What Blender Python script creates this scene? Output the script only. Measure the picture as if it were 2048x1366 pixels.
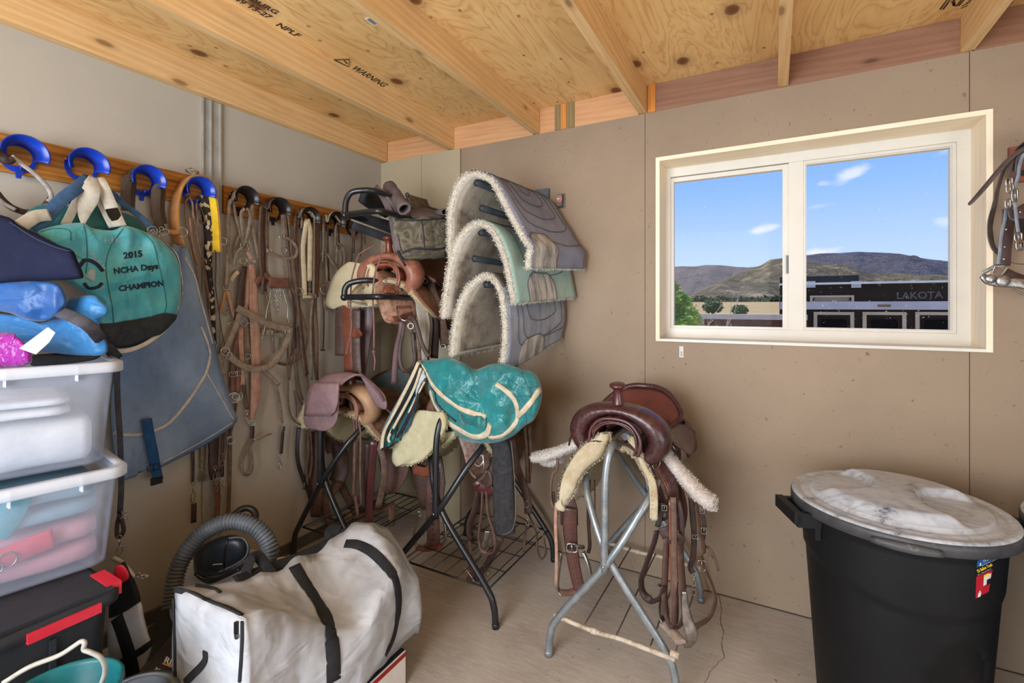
import bpy, bmesh, math, random
from mathutils import Vector, Matrix, noise
R = math.radians
random.seed(7)
for _o in list(bpy.data.objects): bpy.data.objects.remove(_o)
SC = bpy.context.scene
COL = SC.collection

# ------------------------------------------------------------------ camera
CROPS = {}
def pxy(crop, x, y): c = CROPS[crop]; return c[0]+x/c[2], c[1]+y/c[2]
F = 960.0; HZ = 612.0; CAM = Vector((2.33, -2.43, 1.348)); YAW = R(28.7)
cd = bpy.data.cameras.new('camera'); cam = bpy.data.objects.new('camera', cd); COL.objects.link(cam)
cam.location = CAM; cam.rotation_euler = (R(90), 0, YAW)
cd.sensor_width = 36; cd.lens = F/2048*36; cd.shift_y = -(683-HZ)/2048; cd.clip_start = .02; cd.clip_end = 6000
SC.camera = cam
# ------------------------------------------------------------------ exposure, world, sun, big lights
SC.view_settings.view_transform = 'Standard'; SC.view_settings.look = 'None'
SC.view_settings.gamma = 1; SC.view_settings.use_curve_mapping = False; SC.view_settings.exposure = 0.14

def make_world():
    w = bpy.data.worlds.new('sky'); SC.world = w; w.use_nodes = True
    nt = w.node_tree; nt.nodes.clear(); N = nt.nodes.new; L = nt.links.new
    out = N('ShaderNodeOutputWorld'); bg = N('ShaderNodeBackground'); L(bg.outputs[0], out.inputs[0])
    tc = N('ShaderNodeTexCoord'); sep = N('ShaderNodeSeparateXYZ'); L(tc.outputs['Generated'], sep.inputs[0])
    cr = N('ShaderNodeValToRGB'); L(sep.outputs['Z'], cr.inputs[0])
    e = cr.color_ramp.elements
    e[0].position = 0.0; e[0].color = (.62, .74, .94, 1)
    e[1].position = 1.0; e[1].color = (.07, .17, .52, 1)
    for p, c in ((.09, (.50, .67, .95, 1)), (.2, (.30, .52, .92, 1)), (.32, (.16, .37, .86, 1)), (.5, (.11, .27, .72, 1))):
        k = cr.color_ramp.elements.new(p); k.color = c
    # small clouds: soft blobs round given sky directions, broken up with noise
    last = cr.outputs[0]
    nz = N('ShaderNodeTexNoise'); nz.inputs['Scale'].default_value = 26; nz.inputs['Detail'].default_value = 6
    mp0 = N('ShaderNodeMapping'); mp0.inputs['Scale'].default_value = (1, 1, 2.2); L(tc.outputs['Generated'], mp0.inputs[0]); L(mp0.outputs[0], nz.inputs['Vector'])
    for (pu, pv, ru, rv, amt, tilt) in ((1700, 345, .033, .013, .75, .42), (1528, 456, .026, .011, .8, .25), (1650, 505, .030, .012, .8, .1),
                                  (1650, 366, .012, .006, .4, 0), (1908, 440, .022, .012, .5, .2), (1640, 412, .03, .005, .3, .1), (1895, 300, .02, .008, .4, .4)):
        s, c = math.sin(YAW), math.cos(YAW); u = (pu-1024)/F; v = (HZ-pv)/F
        d = Vector((-s+c*u, c+s*u, v)).normalized()
        right = d.cross(Vector((0, 0, 1))).normalized(); up = right.cross(d).normalized()
        r2 = right*math.cos(tilt)+up*math.sin(tilt); u2 = up*math.cos(tilt)-right*math.sin(tilt)
        acc = None
        for ax, rad in ((r2, ru), (u2, rv)):
            dt = N('ShaderNodeVectorMath'); dt.operation = 'DOT_PRODUCT'; L(tc.outputs['Generated'], dt.inputs[0]); dt.inputs[1].default_value = ax
            m = N('ShaderNodeMath'); m.operation = 'DIVIDE'; L(dt.outputs['Value'], m.inputs[0]); m.inputs[1].default_value = rad
            p = N('ShaderNodeMath'); p.operation = 'MULTIPLY'; L(m.outputs[0], p.inputs[0]); L(m.outputs[0], p.inputs[1])
            if acc is None: acc = p
            else:
                a = N('ShaderNodeMath'); a.operation = 'ADD'; L(acc.outputs[0], a.inputs[0]); L(p.outputs[0], a.inputs[1]); acc = a
        dt = N('ShaderNodeVectorMath'); dt.operation = 'DOT_PRODUCT'; L(tc.outputs['Generated'], dt.inputs[0]); dt.inputs[1].default_value = d
        front = N('ShaderNodeMath'); front.operation = 'GREATER_THAN'; L(dt.outputs['Value'], front.inputs[0]); front.inputs[1].default_value = .8
        nm = N('ShaderNodeMath'); nm.operation = 'MULTIPLY_ADD'; L(nz.outputs[0], nm.inputs[0]); nm.inputs[1].default_value = 3.2; nm.inputs[2].default_value = -1.6
        ad = N('ShaderNodeMath'); ad.operation = 'ADD'; L(acc.outputs[0], ad.inputs[0]); L(nm.outputs[0], ad.inputs[1])
        mr = N('ShaderNodeMapRange'); mr.interpolation_type = 'SMOOTHSTEP'; L(ad.outputs[0], mr.inputs[0]); mr.inputs[1].default_value = 1.1; mr.inputs[2].default_value = -.3
        mr.inputs[3].default_value = 0; mr.inputs[4].default_value = amt
        ml = N('ShaderNodeMath'); ml.operation = 'MULTIPLY'; L(mr.outputs[0], ml.inputs[0]); L(front.outputs[0], ml.inputs[1])
        mx = N('ShaderNodeMixRGB'); L(ml.outputs[0], mx.inputs[0]); L(last, mx.inputs[1]); mx.inputs[2].default_value = (.85, .88, .95, 1); last = mx.outputs[0]
    L(last, bg.inputs[0]); bg.inputs[1].default_value = 1.0
make_world()
def light(name, kind, loc, rot, energy, color=(1, 1, 1), size=1, size_y=None, **k):
    l = bpy.data.lights.new(name, kind); o = bpy.data.objects.new(name, l); COL.objects.link(o)
    o.location = loc; o.rotation_euler = rot; l.energy = energy; l.color = color
    if kind == 'AREA':
        l.size = size
        if size_y: l.shape = 'RECTANGLE'; l.size_y = size_y
    for a, b in k.items(): setattr(l, a, b)
    return o
# sun over the roof, from the left and a touch beyond the window wall
sd = Vector((-.62, .10, .78)).normalized()
light('sun', 'SUN', (0, 0, 12), sd.to_track_quat('Z', 'Y').to_euler(), 3.2, (1, .95, .86), angle=R(.6))
# daylight of the open barn door behind the camera
light('door_daylight', 'AREA', (1.45, -3.95, 1.45), (R(98), 0, R(-12)), 128, (.86, .93, 1), 1.7, 1.8)
light('side_ceiling_fill', 'AREA', (4.25, -2.3, 1.1), (R(125), 0, R(75)), 42, (.90, .95, 1), 1.4, 2.0)  # added lamp before the solid side wall, tilted up to brighten the ceiling

# ------------------------------------------------------------------ picture measurements -> places
def at(px, py, X=None, Y=None, Z=None, D=None):
    """the spot seen at photo pixel px,py that lies on plane X, Y or Z, or at distance D"""
    s, c = math.sin(YAW), math.cos(YAW); u = (px-1024)/F; v = (HZ-py)/F
    d = Vector((-s+c*u, c+s*u, v))
    if X is not None: t = (X-CAM.x)/d.x
    elif Y is not None: t = (Y-CAM.y)/d.y
    elif Z is not None: t = (Z-CAM.z)/d.z
    else: t = D
    return CAM+d*t
V = lambda *a: Vector(a)
def lerp(a, b, t): return a+(b-a)*t
def sstep(t): t = max(0, min(1, t)); return t*t*(3-2*t)
def interp(pts, t):
    """piecewise smooth value; pts = [(t, v), ...]"""
    if t <= pts[0][0]: return pts[0][1]
    for (a, va), (b, vb) in zip(pts, pts[1:]):
        if t <= b:
            k = (t-a)/(b-a); return va+(vb-va)*k
    return pts[-1][1]
def cr(pts, n=6, closed=False):
    """Catmull-Rom through pts"""
    P = [Vector(p) for p in pts]; m = len(P)
    if m < 3: return [P[0].lerp(P[-1], i/n) for i in range(n+1)]
    o = []
    rng = range(m) if closed else range(m-1)
    for i in rng:
        if closed: a, b, c, d = P[i-1], P[i], P[(i+1) % m], P[(i+2) % m]
        else:
            b, c = P[i], P[i+1]; a = P[i-1] if i else b*2-c; d = P[i+2] if i+2 < m else c*2-b
        for j in range(n):
            t = j/n; t2 = t*t; t3 = t2*t
            o.append(.5*((2*b)+(c-a)*t+(2*a-5*b+4*c-d)*t2+(3*b-a-3*c+d)*t3))
    if not closed: o.append(P[-1].copy())
    return o
def fn(p, s=1., k=0.): return noise.noise(Vector((p[0]*s+k, p[1]*s-k*1.7, p[2]*s+k*.6)))

# ------------------------------------------------------------------ objects
WORLDLOC = {}
def props(o, label=None, cat=None, group=None, kind=None):
    if label: o['label'] = label
    if cat: o['category'] = cat
    if group: o['group'] = group
    if kind: o['kind'] = kind
    return o
def thing(name, loc, label, cat, group=None):
    o = bpy.data.objects.new(name, None); COL.objects.link(o); o.location = loc; o.empty_display_size = .05
    WORLDLOC[o.name] = Vector(loc); return props(o, label, cat, group)
def wl(o): return WORLDLOC.get(o.name, Vector((0, 0, 0)))
class MB:
    def __init__(s): s.b = bmesh.new(); s.sm = True
    def box(s, a, b, rot=None, c=None):
        a = Vector(a); b = Vector(b); vs = []
        cc = (a+b)/2 if c is None else Vector(c)
        for x in (a.x, b.x):
            for y in (a.y, b.y):
                for z in (a.z, b.z):
                    p = Vector((x, y, z))
                    if rot is not None: p = rot @ (p-cc)+cc
                    vs.append(s.b.verts.new(p))
        for f in ((0, 1, 3, 2), (4, 6, 7, 5), (0, 4, 5, 1), (2, 3, 7, 6), (0, 2, 6, 4), (1, 5, 7, 3)):
            fc = s.b.faces.new([vs[i] for i in f]); fc.smooth = False
        return s
    def ring(s, pts): return [s.b.verts.new(p) for p in pts]
    def skin(s, rings, closed=True, smooth=True, caps=False, loop=False):
        R_ = list(zip(rings, rings[1:]))
        if loop: R_.append((rings[-1], rings[0]))
        n = len(rings[0])
        for a, b in R_:
            for i in range(n if closed else n-1):
                j = (i+1) % n
                try: f = s.b.faces.new((a[i], a[j], b[j], b[i])); f.smooth = smooth
                except ValueError: pass
        if caps:
            for r in (rings[0][::-1], rings[-1]):
                try: s.b.faces.new(r)
                except ValueError: pass
    def tube(s, path, r, seg=8, caps=True, loop=False, flat=1.0, up=None):
        """r: number, or list along the path; flat squashes the second axis"""
        P = [Vector(p) for p in path]; n = len(P)
        rad = (lambda i: r) if not isinstance(r, (list, tuple)) else (lambda i: interp([(k/(len(r)-1), v) for k, v in enumerate(r)], i/(n-1)))
        N = Vector(up) if up is not None else None; rings = []
        for i, p in enumerate(P):
            if loop: t = P[(i+1) % n]-P[i-1]
            else: t = P[min(i+1, n-1)]-P[max(i-1, 0)]
            if t.length < 1e-9: t = Vector((0, 0, 1))
            t.normalize()
            if N is None: N = t.orthogonal()
            q = N-t*N.dot(t)
            if q.length < 1e-5: q = t.orthogonal()
            q.normalize(); N = q; B = t.cross(q); rr = rad(i)
            rings.append(s.ring([p+q*math.cos(a)*rr+B*math.sin(a)*rr*flat for a in [2*math.pi*k/seg for k in range(seg)]]))
        s.skin(rings, caps=caps and not loop, loop=loop); return s
    def strap(s, path, w, t=.003, n=(1, 0, 0), round_end=False, loop=False):
        """flat leather or webbing strap; n = facing normal, or list of normals along the path"""
        P = [Vector(p) for p in path]; m = len(P); rings = []
        L = isinstance(n, list)
        wid = (lambda i: w) if not isinstance(w, (list, tuple)) else (lambda i: interp([(k/(len(w)-1), v) for k, v in enumerate(w)], i/(m-1)))
        for i, p in enumerate(P):
            tg = (P[(i+1) % m]-P[i-1]) if loop else P[min(i+1, m-1)]-P[max(i-1, 0)]
            tg.normalize()
            if L:
                f = i/(m-1)*(len(n)-1); k = min(int(f), len(n)-2); nn = Vector(n[k]).lerp(Vector(n[k+1]), f-k)
            else: nn = Vector(n)
            side = tg.cross(nn)
            if side.length < 1e-4: side = tg.orthogonal()
            side.normalize(); nn = side.cross(tg); ww = wid(i)/2
            if round_end and i in (0, m-1): ww *= .45
            e = min(t*.5, ww*.3)
            rings.append(s.ring([p+side*ww+nn*0, p+side*(ww-e)+nn*t/2, p-side*(ww-e)+nn*t/2, p-side*ww, p-side*(ww-e)-nn*t/2, p+side*(ww-e)-nn*t/2]))
        s.skin(rings, caps=not loop, smooth=True, loop=loop); return s
    def lathe(s, prof, M=None, seg=24, sx=1, sy=1):
        """prof [(r,z)]; M matrix"""
        M = M or Matrix(); rings = []
        for r, z in prof:
            r = max(r, 1e-4)
            rings.append(s.ring([M @ Vector((r*math.cos(a)*sx, r*math.sin(a)*sy, z)) for a in [2*math.pi*k/seg for k in range(seg)]]))
        s.skin(rings, caps=True); return s
    def grid(s, P, thick=0, smooth=True):
        """P[i][j] points; thick>0 makes a closed slab, growing along the normals' back"""
        n, m = len(P), len(P[0])
        top = [s.ring(r) for r in P]
        if thick:
            bot = []
            for i in range(n):
                row = []
                for j in range(m):
                    du = Vector(P[min(i+1, n-1)][j])-Vector(P[max(i-1, 0)][j]); dv = Vector(P[i][min(j+1, m-1)])-Vector(P[i][max(j-1, 0)])
                    nn = du.cross(dv)
                    if nn.length > 1e-12: nn.normalize()
                    row.append(s.b.verts.new(Vector(P[i][j])-nn*thick))
                bot.append(row)
        def q(a, b, c, d, sm=smooth):
            try: f = s.b.faces.new((a, b, c, d)); f.smooth = sm
            except ValueError: pass
        for i in range(n-1):
            for j in range(m-1):
                q(top[i][j], top[i+1][j], top[i+1][j+1], top[i][j+1])
                if thick: q(bot[i][j], bot[i][j+1], bot[i+1][j+1], bot[i+1][j])
        if thick:
            for i in range(n-1):
                q(top[i][0], bot[i][0], bot[i+1][0], top[i+1][0]); q(top[i][-1], top[i+1][-1], bot[i+1][-1], bot[i][-1])
            for j in range(m-1):
                q(top[0][j], top[0][j+1], bot[0][j+1], bot[0][j]); q(top[-1][j], bot[-1][j], bot[-1][j+1], top[-1][j+1])
        return s
    def torus(s, c, r, tr, n=(1, 0, 0), seg=18, ts=6, arc=(0, 360), sx=1, ang=0):
        n = Vector(n).normalized(); a = Vector((0, 0, 1)); 
        if abs(n.z) > .95: a = Vector((0, 1, 0))
        u = n.cross(a).normalized(); v = n.cross(u)
        u, v = u*math.cos(ang)+v*math.sin(ang), v*math.cos(ang)-u*math.sin(ang)
        full = arc[1]-arc[0] >= 360
        k = seg if full else seg+1
        path = [Vector(c)+u*math.cos(R(arc[0]+(arc[1]-arc[0])*i/seg))*r*sx+v*math.sin(R(arc[0]+(arc[1]-arc[0])*i/seg))*r for i in range(k)]
        s.tube(path, tr, ts, loop=full, up=n); return s
    def ball(s, c, r, sx=1, sy=1, sz=1, seg=12, rot=None, nz=0, ns=5):
        c = Vector(c); rings = []
        for i in range(seg//2+1):
            th = math.pi*i/(seg//2); rr = max(math.sin(th), .01)
            row = []
            for k in range(seg):
                a = 2*math.pi*k/seg; p = Vector((rr*math.cos(a)*sx, rr*math.sin(a)*sy, math.cos(th)*sz))*r
                if nz: p *= 1+nz*fn(p+c, ns)
                if rot is not None: p = rot @ p
                row.append(c+p)
            rings.append(s.ring(row))
        s.skin(rings, caps=True); return s
    def poly(s, pts, n, thick):
        """flat outline extruded by thick along n"""
        n = Vector(n).normalized(); a = s.ring([Vector(p)+n*thick/2 for p in pts]); b = s.ring([Vector(p)-n*thick/2 for p in pts])
        try: s.b.faces.new(a); s.b.faces.new(b[::-1])
        except ValueError: pass
        k = len(pts)
        for i in range(k):
            f = s.b.faces.new((a[i], b[i], b[(i+1) % k], a[(i+1) % k])); f.smooth = False
        return s
    def fuzz(s, pts, length=.008, w=.002, n=1, spread=1., out=None):
        """short tufts of fleece standing off pts = [(pos, normal)]"""
        for p, nn in pts:
            for _ in range(n):
                d = (Vector(nn)+Vector((random.gauss(0, .5), random.gauss(0, .5), random.gauss(0, .5)))*spread).normalized()
                q = Vector(p)+Vector((random.gauss(0, .0025), random.gauss(0, .0025), random.gauss(0, .0025)))
                sd_ = d.orthogonal().normalized()*w; sd_.rotate(Matrix.Rotation(random.random()*6.28, 3, d))
                l = length*random.uniform(.5, 1.3)
                a = [s.b.verts.new(q+sd_), s.b.verts.new(q-sd_), s.b.verts.new(q+d*l)]
                f = s.b.faces.new(a); f.smooth = True
        return s
    def bevel(s, w=.004, seg=2, ang=30):
        ed = [e for e in s.b.edges if len(e.link_faces) == 2 and e.calc_face_angle(0) > R(ang)]
        bmesh.ops.bevel(s.b, geom=ed, offset=w, segments=seg, affect='EDGES', profile=.6, clamp_overlap=True); return s
    def build(s, name, mat, parent=None, label=None, cat=None, group=None, kind=None, base=None, auto=None):
        bmesh.ops.recalc_face_normals(s.b, faces=s.b.faces)
        me = bpy.data.meshes.new(name)
        vs = s.b.verts
        if parent is not None: off = wl(parent)
        elif base is not None: off = Vector(base)
        elif vs:
            mn = Vector([min(v.co[i] for v in vs) for i in range(3)]); mx = Vector([max(v.co[i] for v in vs) for i in range(3)])
            off = Vector(((mn.x+mx.x)/2, (mn.y+mx.y)/2, mn.z))
        else: off = Vector()
        bmesh.ops.translate(s.b, verts=s.b.verts, vec=-off)
        s.b.to_mesh(me); s.b.free()
        if auto: me.set_sharp_from_angle(angle=R(auto))
        if isinstance(mat, (list, tuple)):
            for m in mat: me.materials.append(m)
        else: me.materials.append(mat)
        o = bpy.data.objects.new(name, me); COL.objects.link(o)
        if parent is not None: o.parent = parent; WORLDLOC[o.name] = off
        else: o.location = off; WORLDLOC[o.name] = off
        return props(o, label, cat, group, kind)
def rod(path, r, name, mat, parent=None, seg=10, **k): return MB().tube(path, r, seg).build(name, mat, parent, **k)
def copy_tree(o, parent=None, loc=None, label=None, group=None):
    c = o.copy(); COL.objects.link(c); WORLDLOC[c.name] = Vector(loc) if loc is not None else wl(o)
    if parent is not None: c.parent = parent
    if loc is not None: c.location = loc
    if label: c['label'] = label
    if group: c['group'] = group
    for ch in [x for x in bpy.data.objects if x.parent is o]: copy_tree(ch, c)
    return c
def text(body, size, M, mat, name, parent, depth=.0004, align='LEFT', bold=0, sx=1, **k):
    cu = bpy.data.curves.new('t', 'FONT'); cu.body = body; cu.size = size; cu.extrude = depth; cu.align_x = align; cu.offset = bold; cu.resolution_u = 3
    o = bpy.data.objects.new('t', cu); COL.objects.link(o)
    me = bpy.data.meshes.new_from_object(o.evaluated_get(bpy.context.evaluated_depsgraph_get())); bpy.data.objects.remove(o)
    off = wl(parent) if parent is not None else Vector()
    for v in me.vertices: 
        q = v.co.copy(); q.x *= sx; v.co = (M @ q)-off if not callable(M) else M(q)-off
    me.materials.clear(); me.materials.append(mat)
    ob = bpy.data.objects.new(name, me); COL.objects.link(ob)
    if parent is not None: ob.parent = parent
    return props(ob, **k)
def frame(o, xdir, ydir):
    x = Vector(xdir).normalized(); y = Vector(ydir); y = (y-x*y.dot(x)).normalized(); z = x.cross(y)
    M = Matrix((x, y, z)).transposed().to_4x4(); M.translation = Vector(o); return M

# ------------------------------------------------------------------ things shaped from an outline, and laying on a surface
from mathutils.bvhtree import BVHTree
def bvh(*objs):
    vs, fs = [], []
    for o in objs:
        off = wl(o); k = len(vs); vs += [v.co+off for v in o.data.vertices]; fs += [[k+i for i in p.vertices] for p in o.data.polygons]
    return BVHTree.FromPolygons(vs, fs)
def ray(tree, crop, x, y, off=.003, D=2.):
    a, b = pxy(crop, x, y); d = (at(a, b, D=1.)-CAM).normalized(); h = tree.ray_cast(CAM, d)
    if h[0] is None: return None, None
    n = h[1] if h[1].dot(d) < 0 else -h[1]
    return h[0]+n*off, n
def on(tree, crop, pts, off=.003, n=5):
    """path that follows a surface under the traced pixels"""
    c = cr([V(p[0], p[1], 0) for p in pts], n) if n else [V(p[0], p[1], 0) for p in pts]
    P, N_, last = [], [], None
    for q in c:
        h, nn = ray(tree, crop, q.x, q.y, off)
        if h is None: continue
        if last is not None and (h-last).length > .12: continue
        P.append(h); N_.append(nn); last = h
    return P, N_
def lay(tree, crop, pts, w, mat, parent, name='strap', t=.003, off=.002, **k):
    P, N_ = on(tree, crop, pts, off)
    if len(P) < 3: print('LAY MISS', name, pts[:1]); return None
    return MB().strap(P, w, t, N_, **k).build(name, mat, parent)
def seam(tree, crop, pts, r, mat, parent, name='seam', off=.0005):
    P, N_ = on(tree, crop, pts, off)
    if len(P) < 3: print('SEAM MISS', name, pts[:1]); return None
    return MB().tube(P, r, 6).build(name, mat, parent)
def blob(crop, outline, centre, D=None, Y=None, X=None, depth=.1, p=.75, back=.6, nz=0, ns=6, ridge=0, seed=0, rings=16, n=4, slope=None, thin=0):
    """closed soft body with the traced outline, bulging towards and away from the room; returns MB"""
    kw = dict(D=D, Y=Y, X=X)
    def W(x, y):
        a, b = pxy(crop, x, y)
        if slope: return at(a, b, D=slope(a, b))
        return at(a, b, **{k: v for k, v in kw.items() if v is not None})
    O = cr([V(x, y, 0) for x, y in outline], n, closed=True); c = V(centre[0], centre[1], 0)
    m = MB(); C = W(*centre); view = (CAM-C).normalized(); R_ = []
    for i in range(2*rings+1):
        th = math.pi*i/(2*rings); s = max(math.sin(th), .0)**p; z = math.cos(th); z = math.copysign(abs(z)**p, z)
        row = []
        for q in O:
            a = c.lerp(q, max(s, .004)); w = W(a.x, a.y); nn = (CAM-w).normalized()
            d = z*depth*(1 if z > 0 else back)
            if nz:
                k = fn(w, ns, seed)+.5*fn(w, ns*2.1, seed+3)
                if ridge: k -= ridge*abs(fn(w*Vector((1, 1, .45)) if False else V(w.x, w.y, w.z*.4), ns*1.6, seed+9))
                d += nz*k*(.35+.65*(1-s**4)) if z > -.2 else 0
            row.append(w+nn*d)
        R_.append(m.ring(row))
    m.skin(R_, caps=True); return m
def surftext(body, size, crop, x0, y0, ux, uy, tree, mat, parent, name, bold=.0, sx=1, off=.0015, align='LEFT'):
    """print lettering onto a surface: size in crop px, (ux,uy) the reading direction"""
    l = math.hypot(ux, uy); ux /= l; uy /= l
    cu = bpy.data.curves.new('t', 'FONT'); cu.body = body; cu.size = size; cu.align_x = align; cu.offset = bold*size; cu.resolution_u = 2
    o = bpy.data.objects.new('t', cu); COL.objects.link(o)
    me = bpy.data.meshes.new_from_object(o.evaluated_get(bpy.context.evaluated_depsgraph_get())); bpy.data.objects.remove(o)
    o_ = wl(parent); bad = []
    for v in me.vertices:
        x, y = v.co.x*sx, v.co.y; h, nn = ray(tree, crop, x0+ux*x+uy*y, y0+uy*x-ux*y, off)
        if h is None: bad.append(v.index); h = o_
        v.co = h-o_
    if bad:
        b = bmesh.new(); b.from_mesh(me); b.verts.ensure_lookup_table(); bmesh.ops.delete(b, geom=[b.verts[i] for i in bad], context='VERTS'); b.to_mesh(me); b.free()
    me.materials.clear(); me.materials.append(mat); ob = bpy.data.objects.new(name, me); COL.objects.link(ob); ob.parent = parent; WORLDLOC[ob.name] = o_; return ob

# ------------------------------------------------------------------ materials
MATS = {}
def srgb(r, g, b): return tuple(((c/255)/12.92 if c/255 <= .04045 else ((c/255+.055)/1.055)**2.4) for c in (r, g, b))
def nodes(name):
    m = bpy.data.materials.new(name); m.use_nodes = True; nt = m.node_tree; nt.nodes.clear()
    N = nt.nodes.new; L = nt.links.new
    out = N('ShaderNodeOutputMaterial'); p = N('ShaderNodeBsdfPrincipled'); L(p.outputs[0], out.inputs[0])
    tc = N('ShaderNodeTexCoord'); return m, nt, N, L, out, p, tc
def c4(c): return (c[0], c[1], c[2], 1)
def mapping(N, L, tc, scale=(1, 1, 1), rot=(0, 0, 0), loc=(0, 0, 0)):
    mp = N('ShaderNodeMapping'); mp.inputs['Scale'].default_value = scale; mp.inputs['Rotation'].default_value = rot; mp.inputs['Location'].default_value = loc
    L(tc.outputs['Object'], mp.inputs[0]); return mp.outputs[0]
def noi(N, L, vec, scale, detail=4, rough=.6, dist=0):
    n = N('ShaderNodeTexNoise'); n.inputs['Scale'].default_value = scale; n.inputs['Detail'].default_value = detail
    n.inputs['Roughness'].default_value = rough; n.inputs['Distortion'].default_value = dist; L(vec, n.inputs['Vector']); return n.outputs[0]
def ramp(N, L, fac, stops):
    c = N('ShaderNodeValToRGB'); L(fac, c.inputs[0]); e = c.color_ramp.elements
    while len(e) > len(stops): e.remove(e[-1])
    while len(e) < len(stops): e.new(.5)
    for k, (p, col) in enumerate(stops): e[k].position = p; e[k].color = c4(col) if not isinstance(col, float) else (col, col, col, 1)
    return c.outputs[0]
def mix(N, L, f, a, b, mode='MIX'):
    m = N('ShaderNodeMixRGB'); m.blend_type = mode
    for k, x in ((0, f), (1, a), (2, b)):
        if isinstance(x, (int, float)): m.inputs[k].default_value = x if k == 0 else (x, x, x, 1)
        elif isinstance(x, tuple): m.inputs[k].default_value = c4(x)
        else: L(x, m.inputs[k])
    return m.outputs[0]
def addbump(N, L, p, h, strength=.3, dist=.002):
    b = N('ShaderNodeBump'); b.inputs['Strength'].default_value = strength; b.inputs['Distance'].default_value = dist; L(h, b.inputs['Height'])
    L(b.outputs[0], p.inputs['Normal']); return b
def pm(name, c1, c2=None, scale=6, rough=.6, bump=.2, bscale=60, metal=0, spec=.4, stretch=(1, 1, 1), lo=.35, hi=.65, sheen=0, coat=0, bdist=.002, dust=None, dustlo=.5):
    """general worn surface: two tones mixed by noise, fine bump, optional dust"""
    if name in MATS: return MATS[name]
    m, nt, N, L, out, p, tc = nodes(name); c2 = c2 or tuple(x*.75 for x in c1)
    v = mapping(N, L, tc, stretch)
    col = ramp(N, L, noi(N, L, v, scale, 5, .65), [(lo, c1), (hi, c2)])
    if dust: col = mix(N, L, ramp(N, L, noi(N, L, v, scale*2.3, 6, .7), [(dustlo, 0.), (dustlo+.22, .8)]), col, dust)
    L(col, p.inputs['Base Color']); p.inputs['Roughness'].default_value = rough; p.inputs['Metallic'].default_value = metal
    p.inputs['Specular IOR Level'].default_value = spec
    if sheen: p.inputs['Sheen Weight'].default_value = sheen; p.inputs['Sheen Roughness'].default_value = .5
    if coat: p.inputs['Coat Weight'].default_value = coat; p.inputs['Coat Roughness'].default_value = .25
    if bump: addbump(N, L, p, noi(N, L, v, bscale, 4, .6), bump, bdist)
    MATS[name] = m; return m
# ------------------------------------------------------------------ wood
def wood(name, c1, c2, axis=1, grain=26, rough=.55, knots=True, dark=None, var=None):
    m, nt, N, L, out, p, tc = nodes(name)
    sc = [grain]*3; sc[axis] = 1.3
    v = mapping(N, L, tc, tuple(sc))
    g1 = noi(N, L, v, 1.6, 6, .65, 1.2)
    wv = N('ShaderNodeTexWave'); wv.wave_type = 'BANDS'; wv.bands_direction = 'DIAGONAL'; wv.inputs['Scale'].default_value = .8; wv.inputs['Distortion'].default_value = 7; wv.inputs['Detail'].default_value = 3
    L(v, wv.inputs['Vector'])
    col = ramp(N, L, mix(N, L, .22, g1, wv.outputs[1]), [(.25, c1), (.6, tuple(lerp(a, b, .55) for a, b in zip(c1, c2))), (.85, c2)])
    v2 = mapping(N, L, tc, (1, 1, 1)); col = mix(N, L, ramp(N, L, noi(N, L, v2, 1.6, 3), [(.35, 0.), (.7, .35)]), col, var or tuple(x*.8 for x in c2))
    if knots:
        s2 = [9]*3; s2[axis] = 3.2
        vk = mapping(N, L, tc, tuple(s2)); vo = N('ShaderNodeTexVoronoi'); vo.inputs['Scale'].default_value = 1; L(vk, vo.inputs['Vector'])
        col = mix(N, L, ramp(N, L, vo.outputs[0], [(.07, .8), (.12, .2), (.2, 0.)]), col, dark or tuple(x*.35 for x in c2))
    L(col, p.inputs['Base Color']); p.inputs['Roughness'].default_value = rough; p.inputs['Specular IOR Level'].default_value = .3
    addbump(N, L, p, g1, .25, .001); return m
def plywood():
    m, nt, N, L, out, p, tc = nodes('plywood_sheathing')
    v = mapping(N, L, tc, (3.4, .9, 1))
    n = noi(N, L, v, 1.15, 4, .55, .8)
    # cathedral grain: contour lines of a stretched noise field
    ml = N('ShaderNodeMath'); ml.operation = 'MULTIPLY'; L(n, ml.inputs[0]); ml.inputs[1].default_value = 17
    fr = N('ShaderNodeMath'); fr.operation = 'FRACT'; L(ml.outputs[0], fr.inputs[0])
    line = ramp(N, L, fr.outputs[0], [(0., .9), (.10, .25), (.5, 0.), (.86, .35), (1., .9)])
    fine = noi(N, L, mapping(N, L, tc, (60, 3, 1)), 1, 4, .6)
    base = ramp(N, L, noi(N, L, mapping(N, L, tc), 1.4, 4, .6), [(.3, srgb(240, 202, 142)), (.7, srgb(222, 178, 114))])
    col = mix(N, L, ramp(N, L, mix(N, L, .5, line, fine), [(.25, 0.), (.8, .8)]), base, srgb(196, 140, 80))
    vo = N('ShaderNodeTexVoronoi'); vo.voronoi_dimensions = '2D'; vo.inputs['Scale'].default_value = 1; L(mapping(N, L, tc, (2.6, 1.9, 1), loc=(.35, .2, 0)), vo.inputs['Vector'])
    col = mix(N, L, ramp(N, L, vo.outputs[0], [(.03, .95), (.058, .85), (.075, .3), (.18, 0.)]), col, srgb(108, 62, 34))
    vo2 = N('ShaderNodeTexVoronoi'); vo2.voronoi_dimensions = '2D'; vo2.inputs['Scale'].default_value = 1; L(mapping(N, L, tc, (4.2, 3.1, 1)), vo2.inputs['Vector'])
    col = mix(N, L, ramp(N, L, vo2.outputs[0], [(.02, .7), (.035, 0.)]), col, srgb(120, 78, 40))
    L(col, p.inputs['Base Color']); p.inputs['Roughness'].default_value = .6; p.inputs['Specular IOR Level'].default_value = .25
    addbump(N, L, p, fine, .15, .001); return m
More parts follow.
